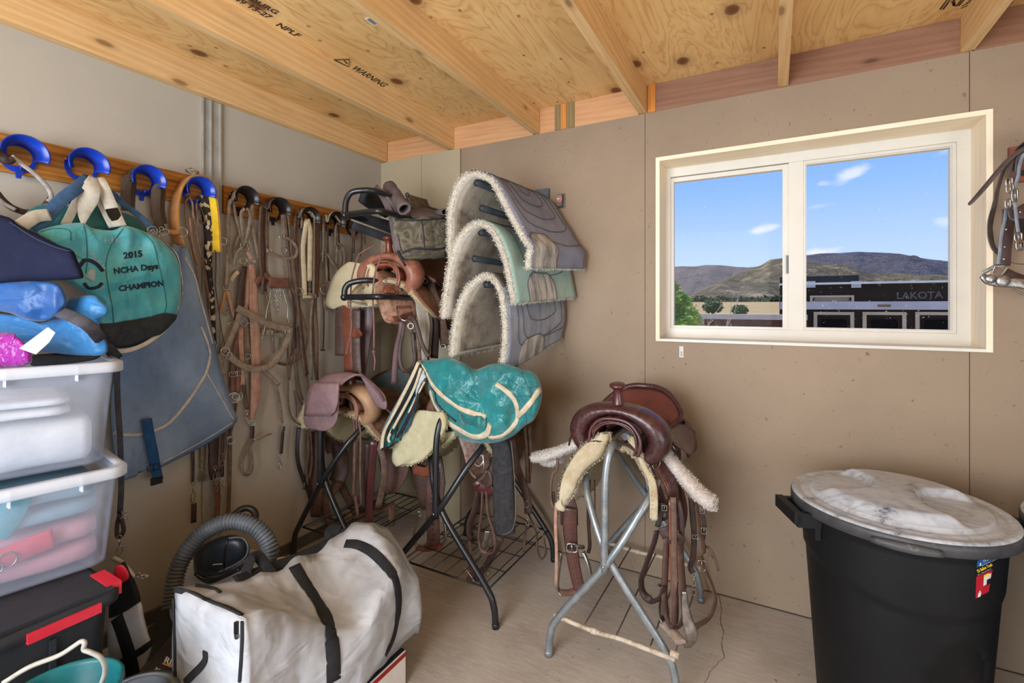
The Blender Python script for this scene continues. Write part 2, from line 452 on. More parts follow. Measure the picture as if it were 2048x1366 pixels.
def painted(name, c1, c2, fleck=.5, fl=None, bump=.25, rough=.6):
    m, nt, N, L, out, p, tc = nodes(name)
    v = mapping(N, L, tc)
    col = ramp(N, L, noi(N, L, v, 1.1, 4, .6), [(.35, c1), (.7, c2)])
    # strand flecks: short dark dashes, directions broken up
    vf = mapping(N, L, tc, (55, 55, 38), (0, .5, 0)); f = noi(N, L, vf, 1.1, 2, .5, .6)
    big = noi(N, L, v, 5, 3, .6)
    fm = mix(N, L, 1.0, ramp(N, L, f, [(.66, 0.), (.74, fleck)]), ramp(N, L, big, [(.4, 0.), (.6, 1.)]), 'MULTIPLY')
    col = mix(N, L, fm, col, fl or tuple(x*.55 for x in c2))
    L(col, p.inputs['Base Color']); p.inputs['Roughness'].default_value = rough; p.inputs['Specular IOR Level'].default_value = .3
    addbump(N, L, p, noi(N, L, v, 130, 4, .7), bump, .0015); return m
def concrete():
    m, nt, N, L, out, p, tc = nodes('concrete_floor')
    v = mapping(N, L, tc)
    col = ramp(N, L, noi(N, L, v, 1.7, 6, .7), [(.3, srgb(190, 180, 170)), (.7, srgb(162, 151, 141))])
    col = mix(N, L, ramp(N, L, noi(N, L, v, 6, 6, .75), [(.55, 0.), (.75, .5)]), col, srgb(158, 140, 122))
    col = mix(N, L, ramp(N, L, noi(N, L, mapping(N, L, tc, (9, 70, 1), (0, 0, .5)), 1, 4, .6), [(.45, 0.), (.7, .3)]), col, srgb(216, 208, 198))
    col = mix(N, L, ramp(N, L, noi(N, L, v, 38, 2, .5), [(.70, 0.), (.76, .6)]), col, srgb(70, 55, 42))
    L(col, p.inputs['Base Color']); p.inputs['Roughness'].default_value = .62; p.inputs['Specular IOR Level'].default_value = .35
    addbump(N, L, p, noi(N, L, mapping(N, L, tc, (30, 160, 1), (0, 0, .5)), 1, 5, .6), .35, .002); return m
W_JOIST = wood('joist_lumber', srgb(236, 200, 146), srgb(206, 156, 98), 1)
W_RIM = wood('rim_lumber', srgb(214, 166, 120), srgb(190, 136, 92), 0)
W_RED = wood('reddish_rim_lumber', srgb(150, 112, 88), srgb(128, 88, 68), 0, knots=True)
W_CASE = wood('casing_lumber', srgb(250, 238, 214), srgb(242, 220, 186), 0, grain=18, knots=False)
W_CASEV = wood('casing_lumber_upright', srgb(250, 238, 214), srgb(242, 220, 186), 2, grain=18, knots=False)
W_BOARD = wood('stained_board', srgb(206, 138, 60), srgb(92, 50, 20), 1, grain=34, rough=.35, knots=False)
PLY = plywood()
WALL_L = painted('smooth_greige_panel', srgb(182, 174, 160), srgb(172, 164, 152), .12, srgb(120, 110, 98), .12)
WALL_B = painted('painted_strand_board', srgb(156, 136, 114), srgb(140, 121, 101), .8, srgb(92, 76, 64), .5)
WALL_C = painted('khaki_painted_panel', srgb(176, 162, 134), srgb(168, 153, 126), .1, None, .1)
CONC = concrete()
VINYL = pm('window_vinyl', srgb(226, 220, 208), srgb(216, 210, 198), 3, .35, .03)
GALV = pm('galvanised_strip', srgb(176, 174, 166), srgb(160, 158, 152), 14, .42, .1, metal=.2, spec=.5)
TRACK = pm('floor_track_metal', srgb(112, 106, 98), srgb(92, 86, 80), 12, .5, .2, metal=.4)
DARKLINE = pm('seam_shadow_gap', srgb(70, 60, 50), srgb(60, 50, 42), 12, .8, 0)
INK = pm('stamp_ink', srgb(52, 40, 30), srgb(74, 56, 40), 60, .8, 0)
def glassmat():
    m, nt, N, L, out, p, tc = nodes('window_glass'); nt.nodes.remove(p)
    t = N('ShaderNodeBsdfTransparent'); g = N('ShaderNodeBsdfGlossy'); g.inputs['Roughness'].default_value = .02; g.inputs[0].default_value = (1, 1, 1, 1)
    a = N('ShaderNodeMixShader'); a.inputs[0].default_value = .001; L(t.outputs[0], a.inputs[1]); L(g.outputs[0], a.inputs[2])
    d = N('ShaderNodeBsdfDiffuse'); d.inputs[0].default_value = (.75, .72, .68, 1)
    v = mapping(N, L, tc); dirt = ramp(N, L, noi(N, L, v, 95, 2, .5), [(.70, 0.), (.78, .65)])
    dirt = mix(N, L, 1., dirt, ramp(N, L, noi(N, L, v, 3, 3, .6), [(.42, .1), (.62, 1.)]), 'MULTIPLY')
    b = N('ShaderNodeMixShader'); L(dirt, b.inputs[0]); L(a.outputs[0], b.inputs[1]); L(d.outputs[0], b.inputs[2]); L(b.outputs[0], out.inputs[0]); return m
GLASS = glassmat()

# ------------------------------------------------------------------ room shell
def S(mb, name, mat, **k): return mb.build(name, mat, kind='structure', **k)
RX, FY, CZt = 4.35, -4.1, 2.45
S(MB().box((-.15, FY-.1, -.12), (RX+.1, .165, 0)), 'floor', CONC, base=(0, 0, 0))
S(MB().box((-.15, FY-.1, CZt), (RX+.1, .6, CZt+.02)), 'ceiling', PLY, base=(0, 0, 0))
S(MB().box((-.12, FY-.1, 0), (0, .165, CZt)), 'wall_left', WALL_L, base=(0, 0, 0))
WX0, WX1, WZ0, WZ1, WT = 1.813, 3.042, 1.175, 2.082, .165
b = MB()
b.box((0, 0, 0), (WX0, WT, 2.312)); b.box((WX1, 0, 0), (RX, WT, 2.312)); b.box((WX0, 0, 0), (WX1, WT, WZ0)); b.box((WX0, 0, WZ1), (WX1, WT, 2.312))
S(b, 'wall_back', WALL_B, base=(0, 0, 0))
S(MB().box((RX, FY, 0), (RX+.1, .165, CZt)), 'wall_right', WALL_B, base=(0, 0, 0))
b = MB(); b.box((-.12, FY-.1, 0), (.55, FY, CZt)); b.box((2.35, FY-.1, 0), (RX, FY, CZt)); b.box((.55, FY-.1, 2.4), (2.35, FY, CZt))
S(b, 'wall_front', WALL_L, base=(0, 0, 0))
# proud khaki panel in the corner
px_ = at(920, 300, Y=-.014).x
S(MB().box((0, -.014, 0), (px_, -.0005, 2.311)).bevel(.002, 1), 'trim_1', WALL_C)
# panel seams
b = MB()
for p, z0, z1 in ((1290, 0, 2.312), (1939, 0, WZ0), (1939, WZ1, 2.312)):
    x = at(p, 500, Y=0).x; b.box((x-.0012, -.0008, z0), (x+.0012, .001, z1))
x = at(843, 330, Y=-.014).x; b.box((x-.0008, -.0146, 0), (x+.0008, -.0135, 2.311))
S(b, 'trim_2', DARKLINE)
S(MB().box((px_+.002, -.0006, .0), (RX, .001, .006)), 'trim_3', DARKLINE)
# left wall metal channel, floor track
y0, y1 = -1.172, -1.086
b = MB(); b.box((0, y0, 0), (.006, y1, 2.312))
for yy in (y0, y0+.036, y1-.006): b.box((.004, yy, 0), (.013, yy+.006, 2.312))
S(b.bevel(.001, 1), 'trim_4', GALV)
b = MB(); b.box((0, -3.6, 0), (.018, -.001, .055)); S(b, 'baseboard_left', TRACK)
# window casing (wood reveal), vinyl frame, sashes
win = thing('window_1', (WX0, WT, WZ0), None, None); win['kind'] = 'structure'
e = .019
b = MB(); b.box((WX0, -.006, WZ1-e), (WX1, WT, WZ1)).bevel(.0015, 1); b.build('head_casing', W_CASE, win)
b = MB(); b.box((WX1-e, -.006, WZ0), (WX1, WT, WZ1-e)).bevel(.0015, 1); b.build('side_casing', W_CASEV, win)
b = MB(); b.box((WX0, -.006, WZ0), (WX0+e, WT, WZ1-e)).bevel(.0015, 1); b.build('side_casing', W_CASEV, win)
b = MB(); b.box((WX0+e, -.008, WZ0), (WX1-e, WT, WZ0+.012)).bevel(.0015, 1); b.build('sill', VINYL, win)
fx0, fx1, fz0, fz1, fy = WX0+e, WX1-e, WZ0+.012, WZ1-e, WT-.01
def rect_frame(b, x0, x1, z0, z1, y0, y1, wl_, wr, wb, wt):
    b.box((x0, y0, z0), (x0+wl_, y1, z1)); b.box((x1-wr, y0, z0), (x1, y1, z1))
    b.box((x0+wl_, y0, z0), (x1-wr, y1, z0+wb)); b.box((x0+wl_, y0, z1-wt), (x1-wr, y1, z1))
mx0, mx1 = at(1572, 500, Y=fy).x, at(1607, 500, Y=fy).x
b = MB(); rect_frame(b, fx0, fx1, fz0, fz1, fy, fy+.07, .022, .042, .048, .045); b.bevel(.002, 2); b.build('vinyl_frame', VINYL, win)
b = MB(); b.box((mx0+.012, fy+.006, fz0+.045), (mx1, fy+.06, fz1-.04)).bevel(.002, 2); b.build('meeting_rail', VINYL, win)
b = MB(); rect_frame(b, mx1-.004, fx1-.04, fz0+.046, fz1-.043, fy+.012, fy+.04, .012, .014, .012, .014); rect_frame(b, mx1+.006, fx1-.052, fz0+.056, fz1-.055, fy+.02, fy+.05, .006, .006, .006, .006); b.bevel(.0015, 1); b.build('fixed_sash', VINYL, win)
b = MB(); rect_frame(b, fx0+.02, mx0+.016, fz0+.04, fz1-.048, fy+.014, fy+.045, .016, .03, .020, .022); b.bevel(.002, 1); sash = b.build('sliding_sash', VINYL, win)
MB().box((mx0+.001, fy+.004, 1.50), (mx0+.009, fy+.016, 1.585)).bevel(.002, 1).build('latch', pm('latch_grey', srgb(110, 116, 124), None, 10, .4, 0), win)
MB().box((fx0+.03, fy+.03, fz0+.05), (mx0, fy+.034, fz1-.06)).build('glass_pane', GLASS, win)
MB().box((mx1+.004, fy+.036, fz0+.055), (fx1-.05, fy+.04, fz1-.05)).build('glass_pane', GLASS, win)

# joists and blocking
JX = [.022, .57, 1.155, 1.748, 2.362, 2.972, 3.58, 4.17]
n = 5
for i, x in enumerate(JX):
    w = .044 if i else .044
    b = MB().box((x-.02, FY+.01, 2.316), (x+.02, .0 if i else -.001, CZt-.0005)).bevel(.003, 2)
    # each joist gets its own stretch of grain
    o = S(b, 'trim_%d' % n, W_JOIST, base=(x-.02, -2-i*.77, 2.316-i*.31)); n += 1
for i, (a, c) in enumerate(zip(JX, JX[1:])):
    m = W_RED if i in (3, 4, 5, 6) else W_RIM
    S(MB().box((a+.021, .002, 2.3125), (c-.021, .03, CZt-.001)).bevel(.0015, 1), 'trim_%d' % n, m, base=(a, 0, 2.2-i*.2)); n += 1
OR = wood('orange_block', srgb(220, 150, 70), srgb(180, 105, 40), 2, knots=False); GR = wood('treated_block', srgb(150, 130, 90), srgb(110, 92, 62), 2, knots=False)
for a, c, m in ((1110, 1122, GR), (1122, 1133, OR), (1134, 1149, GR), (1296, 1311, OR)):
    S(MB().box((at(a, 250, Y=0).x, -.003, 2.3125), (at(c, 250, Y=0).x, .02, CZt-.001)), 'trim_%d' % n, m); n += 1
# stamps on the plywood: ink on the ceiling sheet
def stamp(body, p0, p1, size, sx=1):
    a = at(*p0, Z=CZt-.0006); c = at(*p1, Z=CZt-.0006); d = c-a; d.z = 0
    M = frame(a, d, (d.y, -d.x, 0)) ; return text(body, size, M, INK, 'trim_ink', None, .0002, bold=.0012, sx=sx, kind='structure')
k = [stamp('WARNING', (701, 136), (772, 178), .060, .74), stamp('ROSEBURG', (446, -27), (541, 23), .038, 1.), stamp('49 13-27', (466, -2), (548, 44), .042, .9), stamp('NPLF', (550, 50), (598, 77), .046, .95)]
for q, o in enumerate(k): o.name = 'trim_%d' % n; n += 1
tri = [at(668, 119, Z=CZt-.0008), at(699, 118, Z=CZt-.0008), at(697, 133, Z=CZt-.0008)]
b = MB(); b.tube(tri, .0042, 6, loop=True, flat=.3, up=(0, 0, 1)); b.tube([at(688, 121, Z=CZt-.0008), at(694, 127, Z=CZt-.0008)], .003, 6)
for q in ((1880, 19, 1897, -4), (1886, 19, 1903, -4), (1912, 13, 1926, -4), (1917, 12, 1931, -4), (1904, 2, 1908, 12), (1908, -2, 1909, 12), (1922, 17, 1935, 11), (1924, 12, 1936, 7), (1932, 6, 1950, 2), (1953, 9, 1962, 5), (1936, 2, 1960, -3)): b.strap([at(q[0], q[1], Z=CZt-.0008), at(q[2], q[3], Z=CZt-.0008)], .006, .0004, (0, 0, 1))
S(b, 'trim_%d' % n, INK); n += 1
# sticker tag stapled to the ceiling
a = at(729, 38, Z=CZt-.001); M = frame(a, (.1, 1, 0), (1, -.1, 0))
tg = thing('price_sticker', a, 'small white barcode sticker on the plywood between the second and third rafters', 'sticker')
MB().box((a.x, a.y, a.z-.001), (a.x+.03, a.y+.052, a.z)).build('paper', pm('sticker_white', (.8, .8, .8), (.7, .72, .75), 20, .5, 0), tg)
b = MB()
for i in range(9): b.box((a.x+.006, a.y+.006+i*.0045, a.z-.0016), (a.x+.022, a.y+.008+i*.0045, a.z-.001))
b.build('barcode', INK, tg)
# floor crack
c = [at(*p, Z=.0008) for p in ((1436, 1186), (1444, 1215), (1440, 1240), (1447, 1262), (1443, 1290), (1447, 1315), (1430, 1332), (1420, 1345), (1408, 1372))]
c2 = []
for p in cr(c, 5): c2.append(p+Vector((random.uniform(-.003, .003), random.uniform(-.003, .003), 0)))
S(MB().tube(c2, .0011, 4, flat=.4), 'trim_%d' % n, pm('crack_dark', srgb(60, 48, 38), None, 10, .9, 0)); n += 1

# ------------------------------------------------------------------ outside: ground, hills
def terrain_mat(name, c, rock, bush, s=1., rk=.5, bk=.5):
    m, nt, N, L, out, p, tc = nodes(name); v = mapping(N, L, tc, (s, s, s*1.6))
    col = ramp(N, L, noi(N, L, v, .02, 5, .6), [(.35, c), (.7, tuple(x*.8 for x in c))])
    col = mix(N, L, ramp(N, L, noi(N, L, v, .055, 6, .8), [(rk, 0.), (rk+.08, 1.)]), col, rock)
    col = mix(N, L, ramp(N, L, noi(N, L, v, .11, 5, .85), [(bk, 0.), (bk+.07, .85)]), col, bush)
    L(col, p.inputs['Base Color']); p.inputs['Roughness'].default_value = .95; p.inputs['Specular IOR Level'].default_value = .05
    addbump(N, L, p, noi(N, L, v, .06, 6, .8), 1.0, 8/s); return m
GZ = -.3
b = MB(); b.grid([[V(-1500+i*100, .35 + (2500*(j/20)**2), GZ if j < 1 else GZ+3.0*min(1, (.35+2500*(j/20)**2)/130)) for i in range(40)] for j in range(21)])
gnd = b.build('ground', pm('dry_grass_field', srgb(206, 176, 120), srgb(180, 150, 100), .05, .95, 0), kind='structure', base=(0, 0, 0))
def ridge(name, Yc, depth, prof, mat, amp, seed, rows=26, fs=1.):
    """a hill: crest traced as seen, foot running forward, rough slopes"""
    P = [at(px, py, Y=Yc) for px, py in prof]; xs = [p.x for p in P]; zs = [p.z for p in P]
    x0, x1 = xs[0], xs[-1]; nx = 170; G = []
    for r in range(rows+7):
        row = []
        for i in range(nx+1):
            x = x0+(x1-x0)*i/nx; zc = interp(list(zip(xs, zs)), x)
            if r <= rows: t = r/rows; z = GZ-4+(zc-GZ+4)*(t**1.25); y = Yc-depth*(1-t)
            else: t = (r-rows)/6; z = zc*(1-t*.8); y = Yc+depth*.5*t
            q = Vector((x, y, 0)); 
            z += amp*(noise.fractal(q*(.012*fs)+Vector((seed, 0, 0)), 1., 2., 5)*1.0)*(math.sin(min(1, t)*math.pi)*.8+.12 if r <= rows else .3)
            row.append(V(x, y, z))
        G.append(row)
    return MB().grid(G).build(name, mat, kind='structure', base=(0, 0, 0))
T_FAR = terrain_mat('far_mountain', srgb(128, 122, 128), srgb(150, 138, 132), srgb(92, 94, 102), .35, .55, .5)
T_FARL = terrain_mat('far_left_mountain', srgb(166, 150, 140), srgb(182, 164, 150), srgb(120, 114, 110), .4, .5, .52)
T_NEAR = terrain_mat('rocky_hill', srgb(150, 134, 108), srgb(222, 192, 160), srgb(84, 88, 66), 1.5, .47, .46)
ridge('mountain', 1500, 700, [(1500, 560), (1560, 530), (1600, 512), (1640, 506), (1680, 506), (1720, 503), (1765, 504), (1800, 506), (1830, 514), (1870, 520), (1912, 525), (1990, 540)], T_FAR, 34, 3, fs=.5)
ridge('mountain', 1100, 400, [(1290, 535), (1340, 533), (1365, 531), (1390, 532), (1412, 529), (1440, 530), (1470, 535), (1495, 537), (1530, 532), (1560, 520), (1600, 540)], T_FARL, 22, 11, fs=.7)
ridge('hill', 560, 300, [(1380, 600), (1430, 572), (1480, 545), (1520, 530), (1540, 518), (1570, 514), (1600, 520), (1640, 528), (1665, 527), (1695, 529), (1718, 540), (1745, 548), (1790, 546), (1840, 551), (1912, 550), (2000, 556)], T_NEAR, 12, 5, fs=1.6)
ridge('hill', 260, 110, [(1280, 596), (1340, 590), (1400, 586), (1430, 578), (1480, 582), (1510, 576), (1535, 574), (1560, 582), (1600, 586), (1700, 590), (1800, 590)], T_NEAR, 2.6, 9, fs=4)
# ------------------------------------------------------------------ tack on the left wall
CROPS.update(P=(0, 0, 1.), A=(0, 250, 3.0356), B=(330, 320, 3.0356), F=(430, 360, 3.4143), E=(420, 680, 3.2523), G=(0, 650, 2.732))
def wp(crop, pts, X=.03, n=6):
    """trace on the left wall: pts (x, y[, X]) -> smooth path"""
    o = []
    for p in pts:
        a, b = pxy(crop, p[0], p[1]); o.append(at(a, b, X=p[2] if len(p) > 2 else X))
    return cr(o, n) if n else o
NW = (1, -.25, 0)
L_GREY = pm('weathered_grey_leather', srgb(142, 124, 106), srgb(104, 88, 74), 30, .7, .35, 160, dust=srgb(166, 150, 132), dustlo=.55)
L_BRN = pm('dusty_brown_leather', srgb(112, 86, 70), srgb(78, 58, 48), 26, .6, .3, 160, dust=srgb(140, 120, 104), dustlo=.6)
L_DARK = pm('dark_brown_leather', srgb(74, 52, 46), srgb(48, 34, 32), 20, .5, .3, 140, dust=srgb(120, 104, 94), dustlo=.62)
L_RED = pm('reddish_brown_leather', srgb(128, 86, 72), srgb(98, 64, 54), 22, .55, .3, 150, dust=srgb(150, 116, 98), dustlo=.62)
L_PINK = pm('pinkish_tan_leather', srgb(184, 144, 124), srgb(158, 116, 98), 26, .65, .3, 150)
L_TAN = pm('light_tan_leather', srgb(186, 128, 78), srgb(150, 100, 60), 18, .55, .25, 140)
L_BLACK = pm('black_leather', srgb(52, 46, 44), srgb(34, 30, 30), 22, .4, .2, 150, dust=srgb(110, 100, 92), dustlo=.68)
CREAM = pm('cream_webbing', srgb(208, 190, 158), srgb(184, 166, 136), 40, .85, .5, 400)
YELLOW = pm('yellow_felt_lining', srgb(232, 196, 50), srgb(214, 172, 40), 30, .95, .4, 300)
STEEL = pm('nickel_hardware', srgb(196, 192, 186), srgb(150, 146, 140), 40, .28, .1, 120, metal=.95)
BRASSY = pm('tarnished_hardware', srgb(176, 164, 140), srgb(120, 112, 98), 40, .4, .2, 120, metal=.85)
BLUEP = pm('blue_plastic', srgb(22, 66, 186), srgb(14, 46, 150), 12, .3, .05, 60, spec=.5)
BLACKP = pm('black_plastic', srgb(34, 32, 32), srgb(24, 22, 22), 12, .35, .08, 60, spec=.5, dust=srgb(110, 100, 92), dustlo=.66)
def braid():
    m, nt, N, L, out, p, tc = nodes('black_white_braid')
    vo = N('ShaderNodeTexVoronoi'); vo.inputs['Scale'].default_value = 1; L(mapping(N, L, tc, (60, 85, 60), (0, 0, 0)), vo.inputs['Vector'])
    sp = N('ShaderNodeSeparateColor'); L(vo.outputs['Color'], sp.inputs[0])
    L(ramp(N, L, sp.outputs[0], [(.70, srgb(44, 36, 32)), (.74, srgb(196, 180, 154))]), p.inputs['Base Color']); p.inputs['Roughness'].default_value = .9
    addbump(N, L, p, vo.outputs[0], .8, .003); return m
BRAID = braid()

def board(y0, y1, z0, z1, label, g):
    t = thing('hook_board', (0, (y0+y1)/2, z0), label, 'board', g)
    MB().box((.0005, y0, z0), (.0205, y1, z1)).bevel(.003, 2).build('plank', W_BOARD, t); return t
board(-2.6, -1.174, 1.808, 1.938, 'stained wooden board carrying the four blue bridle hooks', 'hook boards')
board(-1.078, -.25, 1.792, 1.925, 'stained wooden board carrying the black bridle hooks', 'hook boards')

def make_hook(mat, loc, label, g):
    t = thing('bridle_hook', loc, label, 'hook', g); x0, yc, zc = loc
    G = []
    for i in range(25):
        a = R(205-230*i/24); row = []
        for xx, rr in ((0, .046), (.012, .041), (.045, .041), (.062, .047), (.070, .058), (.073, .061)):
            row.append(V(x0+xx, yc-math.cos(a)*rr*1.05, zc+math.sin(a)*rr))
        G.append(row)
    MB().grid(G, .0035).build('cradle', mat, t)
    b = MB(); ring = []
    for rr in (.047, .034):
        ring.append(b.ring([V(x0+.001, yc-math.cos(R(a))*rr*1.1, zc+math.sin(R(a))*rr*(1 if a < 181 else 1.25)) for a in range(0, 360, 12)]))
    r2 = [b.ring([v.co+Vector((.004, 0, 0)) for v in r]) for r in ring]
    b.skin([ring[0], ring[1], r2[1], r2[0]], loop=True, smooth=False)
    b.build('back_plate', mat, t)
    b = MB(); b.poly([V(x0+.004, yc-.016, zc-.036), V(x0+.004, yc+.020, zc-.036), V(x0+.004, yc+.009, zc-.062), V(x0+.004, yc+.007, zc-.078), V(x0+.004, yc-.006, zc-.078), V(x0+.004, yc-.007, zc-.062)], (1, 0, 0), .006)
    b.tube([V(x0+.006, yc+.001, zc-.048), V(x0+.03, yc+.001, zc-.05), V(x0+.04, yc+.001, zc-.035)], .006, 8, flat=.6); b.build('lower_tongue', mat, t)
    MB().lathe([(.0045, 0), (.0045, .002), (.002, .004)], Matrix.Translation((x0+.0045, yc-.046, zc+.018)) @ Matrix.Rotation(R(90), 4, 'Y'), 10).build('screw', STEEL, t)
    return t
def hk(px, py): p = at(px, py, X=.022); return (.0208, p.y, p.z)
H1 = hk(36, 312); hb = make_hook(BLUEP, H1, 'blue plastic bridle hook at the left end holding the pale edged loop', 'blue bridle hooks')
H2, H3, H4 = hk(163, 334), hk(282, 364), hk(386, 384)
for h, l in ((H2, 'empty looking blue bridle hook just above the teal bag'), (H3, 'blue bridle hook with the dark web straps hung over it'), (H4, 'blue bridle hook inside the yellow lined collar')):
    copy_tree(hb, None, h, l)
K = [hk(478, 400), hk(545, 421), hk(606, 438), hk(659, 446), hk(704, 454)]
kb = make_hook(BLACKP, K[0], 'black bridle hook nearest the metal wall strip', 'black bridle hooks')
for h, l in zip(K[1:], ('black bridle hook second from the metal strip, over the curb bit', 'black bridle hook holding the cream rope halter', 'black bridle hook left of the leather bag on the rack, fourth from the metal strip', 'black bridle hook partly behind the black metal frame')):
    copy_tree(kb, None, h, l)

def arch(h, dy0, dz0, dy1, dz1, X=.05, r=.047, n=8):
    """strap path over hook h: from left drop (dy0,dz0) over the cradle to right drop"""
    x, y, z = h; x += X-.02
    pts = [V(x, y+dy0, z+dz0), V(x, y-r*1.05, z+.0), V(x, y-r*.75, z+r*.72), V(x, y, z+r), V(x, y+r*.75, z+r*.72), V(x, y+r*1.05, z), V(x, y+dy1, z+dz1)]
    return pts
def radial(n=7):
    return [(.5, -1, 0), (.1, -1, .2), (0, -.7, .7), (0, 0, 1), (0, .7, .7), (.2, 1, .1), (.8, .7, 0)]
def drape(h, left, right, w, t, mat, parent, name='strap', X=.05, r=.048, n=6, crop='F'):
    """one strap lying over a hook; left/right = traced hanging runs from the hook down (crop px)"""
    x, y, z = h
    L_ = wp(crop, left, X, 0)[::-1]; R_ = wp(crop, right, X, 0)
    xx = x+X-.02
    top = [V(xx, y-r*1.08, z-.005), V(xx, y-r*.78, z+r*.7), V(xx, y, z+r*1.03), V(xx, y+r*.78, z+r*.7), V(xx, y+r*1.08, z-.005)]
    P = L_+top+R_
    N_ = [NW]*len(L_)+[(.3, -1, .1), (0, -.75, .7), (0, 0, 1), (0, .75, .7), (.4, 1, 0)]+[NW]*len(R_)
    # normals follow the path points
    path = cr(P, n); nn = []
    for i in range(len(path)):
        f = i/n; k = min(int(f), len(N_)-2); nn.append(Vector(N_[k]).lerp(Vector(N_[k+1]), f-k))
    return MB().strap(path, w, t, nn).build(name, mat, parent)
def strap(parent, crop, pts, w, mat, X=.035, t=.003, name='strap', n=NW, rnd=False, sub=6, wl_=None):
    return MB().strap(wp(crop, pts, X, sub), wl_ or w, t, n, rnd).build(name, mat, parent)
def ring(parent, crop, x, y, r, X=.04, tr=.0016, mat=None, name='ring', n=(1, -.4, 0), sx=1, arc=(0, 360)):
    a, b = pxy(crop, x, y); return MB().torus(at(a, b, X=X), r, tr, n, arc=arc, sx=sx).build(name, mat or STEEL, parent)
def buckle(parent, crop, x, y, w=.022, h=.018, X=.045, mat=None, ang=0, n=(1, -.4, 0), pos=None, r=.0017):
    p = pos if pos is not None else at(*pxy(crop, x, y), X=X); n = Vector(n).normalized(); u = Vector((0, 0, 1)).cross(n).normalized(); v = n.cross(u)
    u, v = u*math.cos(ang)+v*math.sin(ang), v*math.cos(ang)-u*math.sin(ang)
    b = MB(); P = []
    for k in range(16):
        a = 2*math.pi*k/16; cx = math.copysign(abs(math.cos(a))**.5, math.cos(a)); cy = math.copysign(abs(math.sin(a))**.5, math.sin(a))
        P.append(p+u*cx*w/2+v*cy*h/2)
    b.tube(P, r, 6, loop=True); b.tube([p-v*h*.5+n*.001, p+v*h*.55+n*.003], r*.8, 5)
    return b.build('buckle', mat or STEEL, parent)
def snap(parent, crop, x, y, L_=.06, X=.045, ang=0, mat=None, pos=None, n=(1, -.3, 0)):
    """swivel snap hanging down from x,y"""
    p = pos if pos is not None else at(*pxy(crop, x, y), X=X); n = Vector(n).normalized(); u = Vector((0, 0, 1)).cross(n).normalized(); v = n.cross(u)
    u, v = u*math.cos(ang)+v*math.sin(ang), v*math.cos(ang)-u*math.sin(ang)
    b = MB(); b.torus(p-v*.007, .007, .0016, n, 12, 5); b.tube([p-v*.014, p-v*L_*.5], [.003, .0042, .003], 8)
    q = p-v*L_*.5
    b.tube(cr([q, q-v*.006+u*.006, q-v*.02+u*.008, q-v*(L_*.5)+u*.001, q-v*(L_*.45)-u*.007, q-v*.016-u*.007, q-v*.004-u*.003], 4), .0021, 6)
    return b.build('snap', mat or BRASSY, parent)
def chain(parent, pts, link=.012, tr=.0014, mat=None, name='chain'):
    P = [Vector(p) for p in pts]; b = MB(); L_ = 0; k = 0
    path = cr(P, 12); acc = [0]
    for a, c in zip(path, path[1:]): acc.append(acc[-1]+(c-a).length)
    d = 0
    while d < acc[-1]:
        i = max(j for j in range(len(acc)) if acc[j] <= d); i = min(i, len(path)-2); f = (d-acc[i])/max(acc[i+1]-acc[i], 1e-6); p = path[i].lerp(path[i+1], f)
        tg = (path[i+1]-path[i]).normalized(); o = tg.orthogonal().normalized(); n_ = o if k % 2 else tg.cross(o); side = tg.cross(n_)
        loop = [p+tg*math.cos(a)*link*.62+side*math.sin(a)*link*.36 for a in [2*math.pi*q/10 for q in range(10)]]
        b.tube(loop, tr, 5, loop=True); d += link*.95; k += 1
    return b.build(name, mat or STEEL, parent)
def tk(name, h, label, cat, group=None): return thing(name, (h[0], h[1], h[2]-.1), label, cat, group)

# --- hook 1: curved pale-edged noseband loop, brown bell end
t = tk('leather_noseband', H1, 'brown leather noseband loop with pale worn edge hanging from the leftmost blue hook', 'tack')
strap(t, 'A', [(-60, 150, .10), (0, 190, .10), (50, 215, .105), (85, 205, .11)], 0, L_DARK, wl_=[.045, .036, .03, .018], t=.03, name='bell_end')
strap(t, 'A', [(70, 190, .11), (130, 235, .10), (220, 305, .09), (290, 380, .08), (312, 440, .075), (290, 465, .075)], .014, pm('pale_leather_edge', srgb(196, 190, 186), srgb(160, 154, 150), 30, .6, .2), t=.008, name='pale_edge')
strap(t, 'A', [(312, 445, .07), (260, 500, .07), (170, 530, .07), (80, 505, .07), (20, 460, .08), (-30, 400, .09)], .02, L_DARK, t=.009, name='curved_strap')
strap(t, 'A', [(95, 515, .078), (40, 485, .08), (-20, 440, .09)], .012, pm('pale_leather_edge', None), t=.004, name='pale_edge')

# --- hook 3: doubled dark brown web straps
WEBD = pm('dark_brown_webbing', srgb(98, 82, 70), srgb(68, 56, 48), 30, .85, .8, 500, stretch=(1, 1, .3))
t = tk('web_girth_strap', H3, 'doubled dark brown web strap hanging over the third blue hook from the left', 'strap')
drape(H3, [(775, 330), (765, 430), (770, 520)], [(950, 400), (945, 520), (965, 600), (975, 650)], .036, .006, WEBD, t, 'web_strap', X=.065, crop='A')
drape(H3, [(800, 330), (795, 430), (790, 520)], [(980, 400), (975, 500), (990, 600)], .030, .005, WEBD, t, 'web_strap', X=.045, crop='A', r=.054)

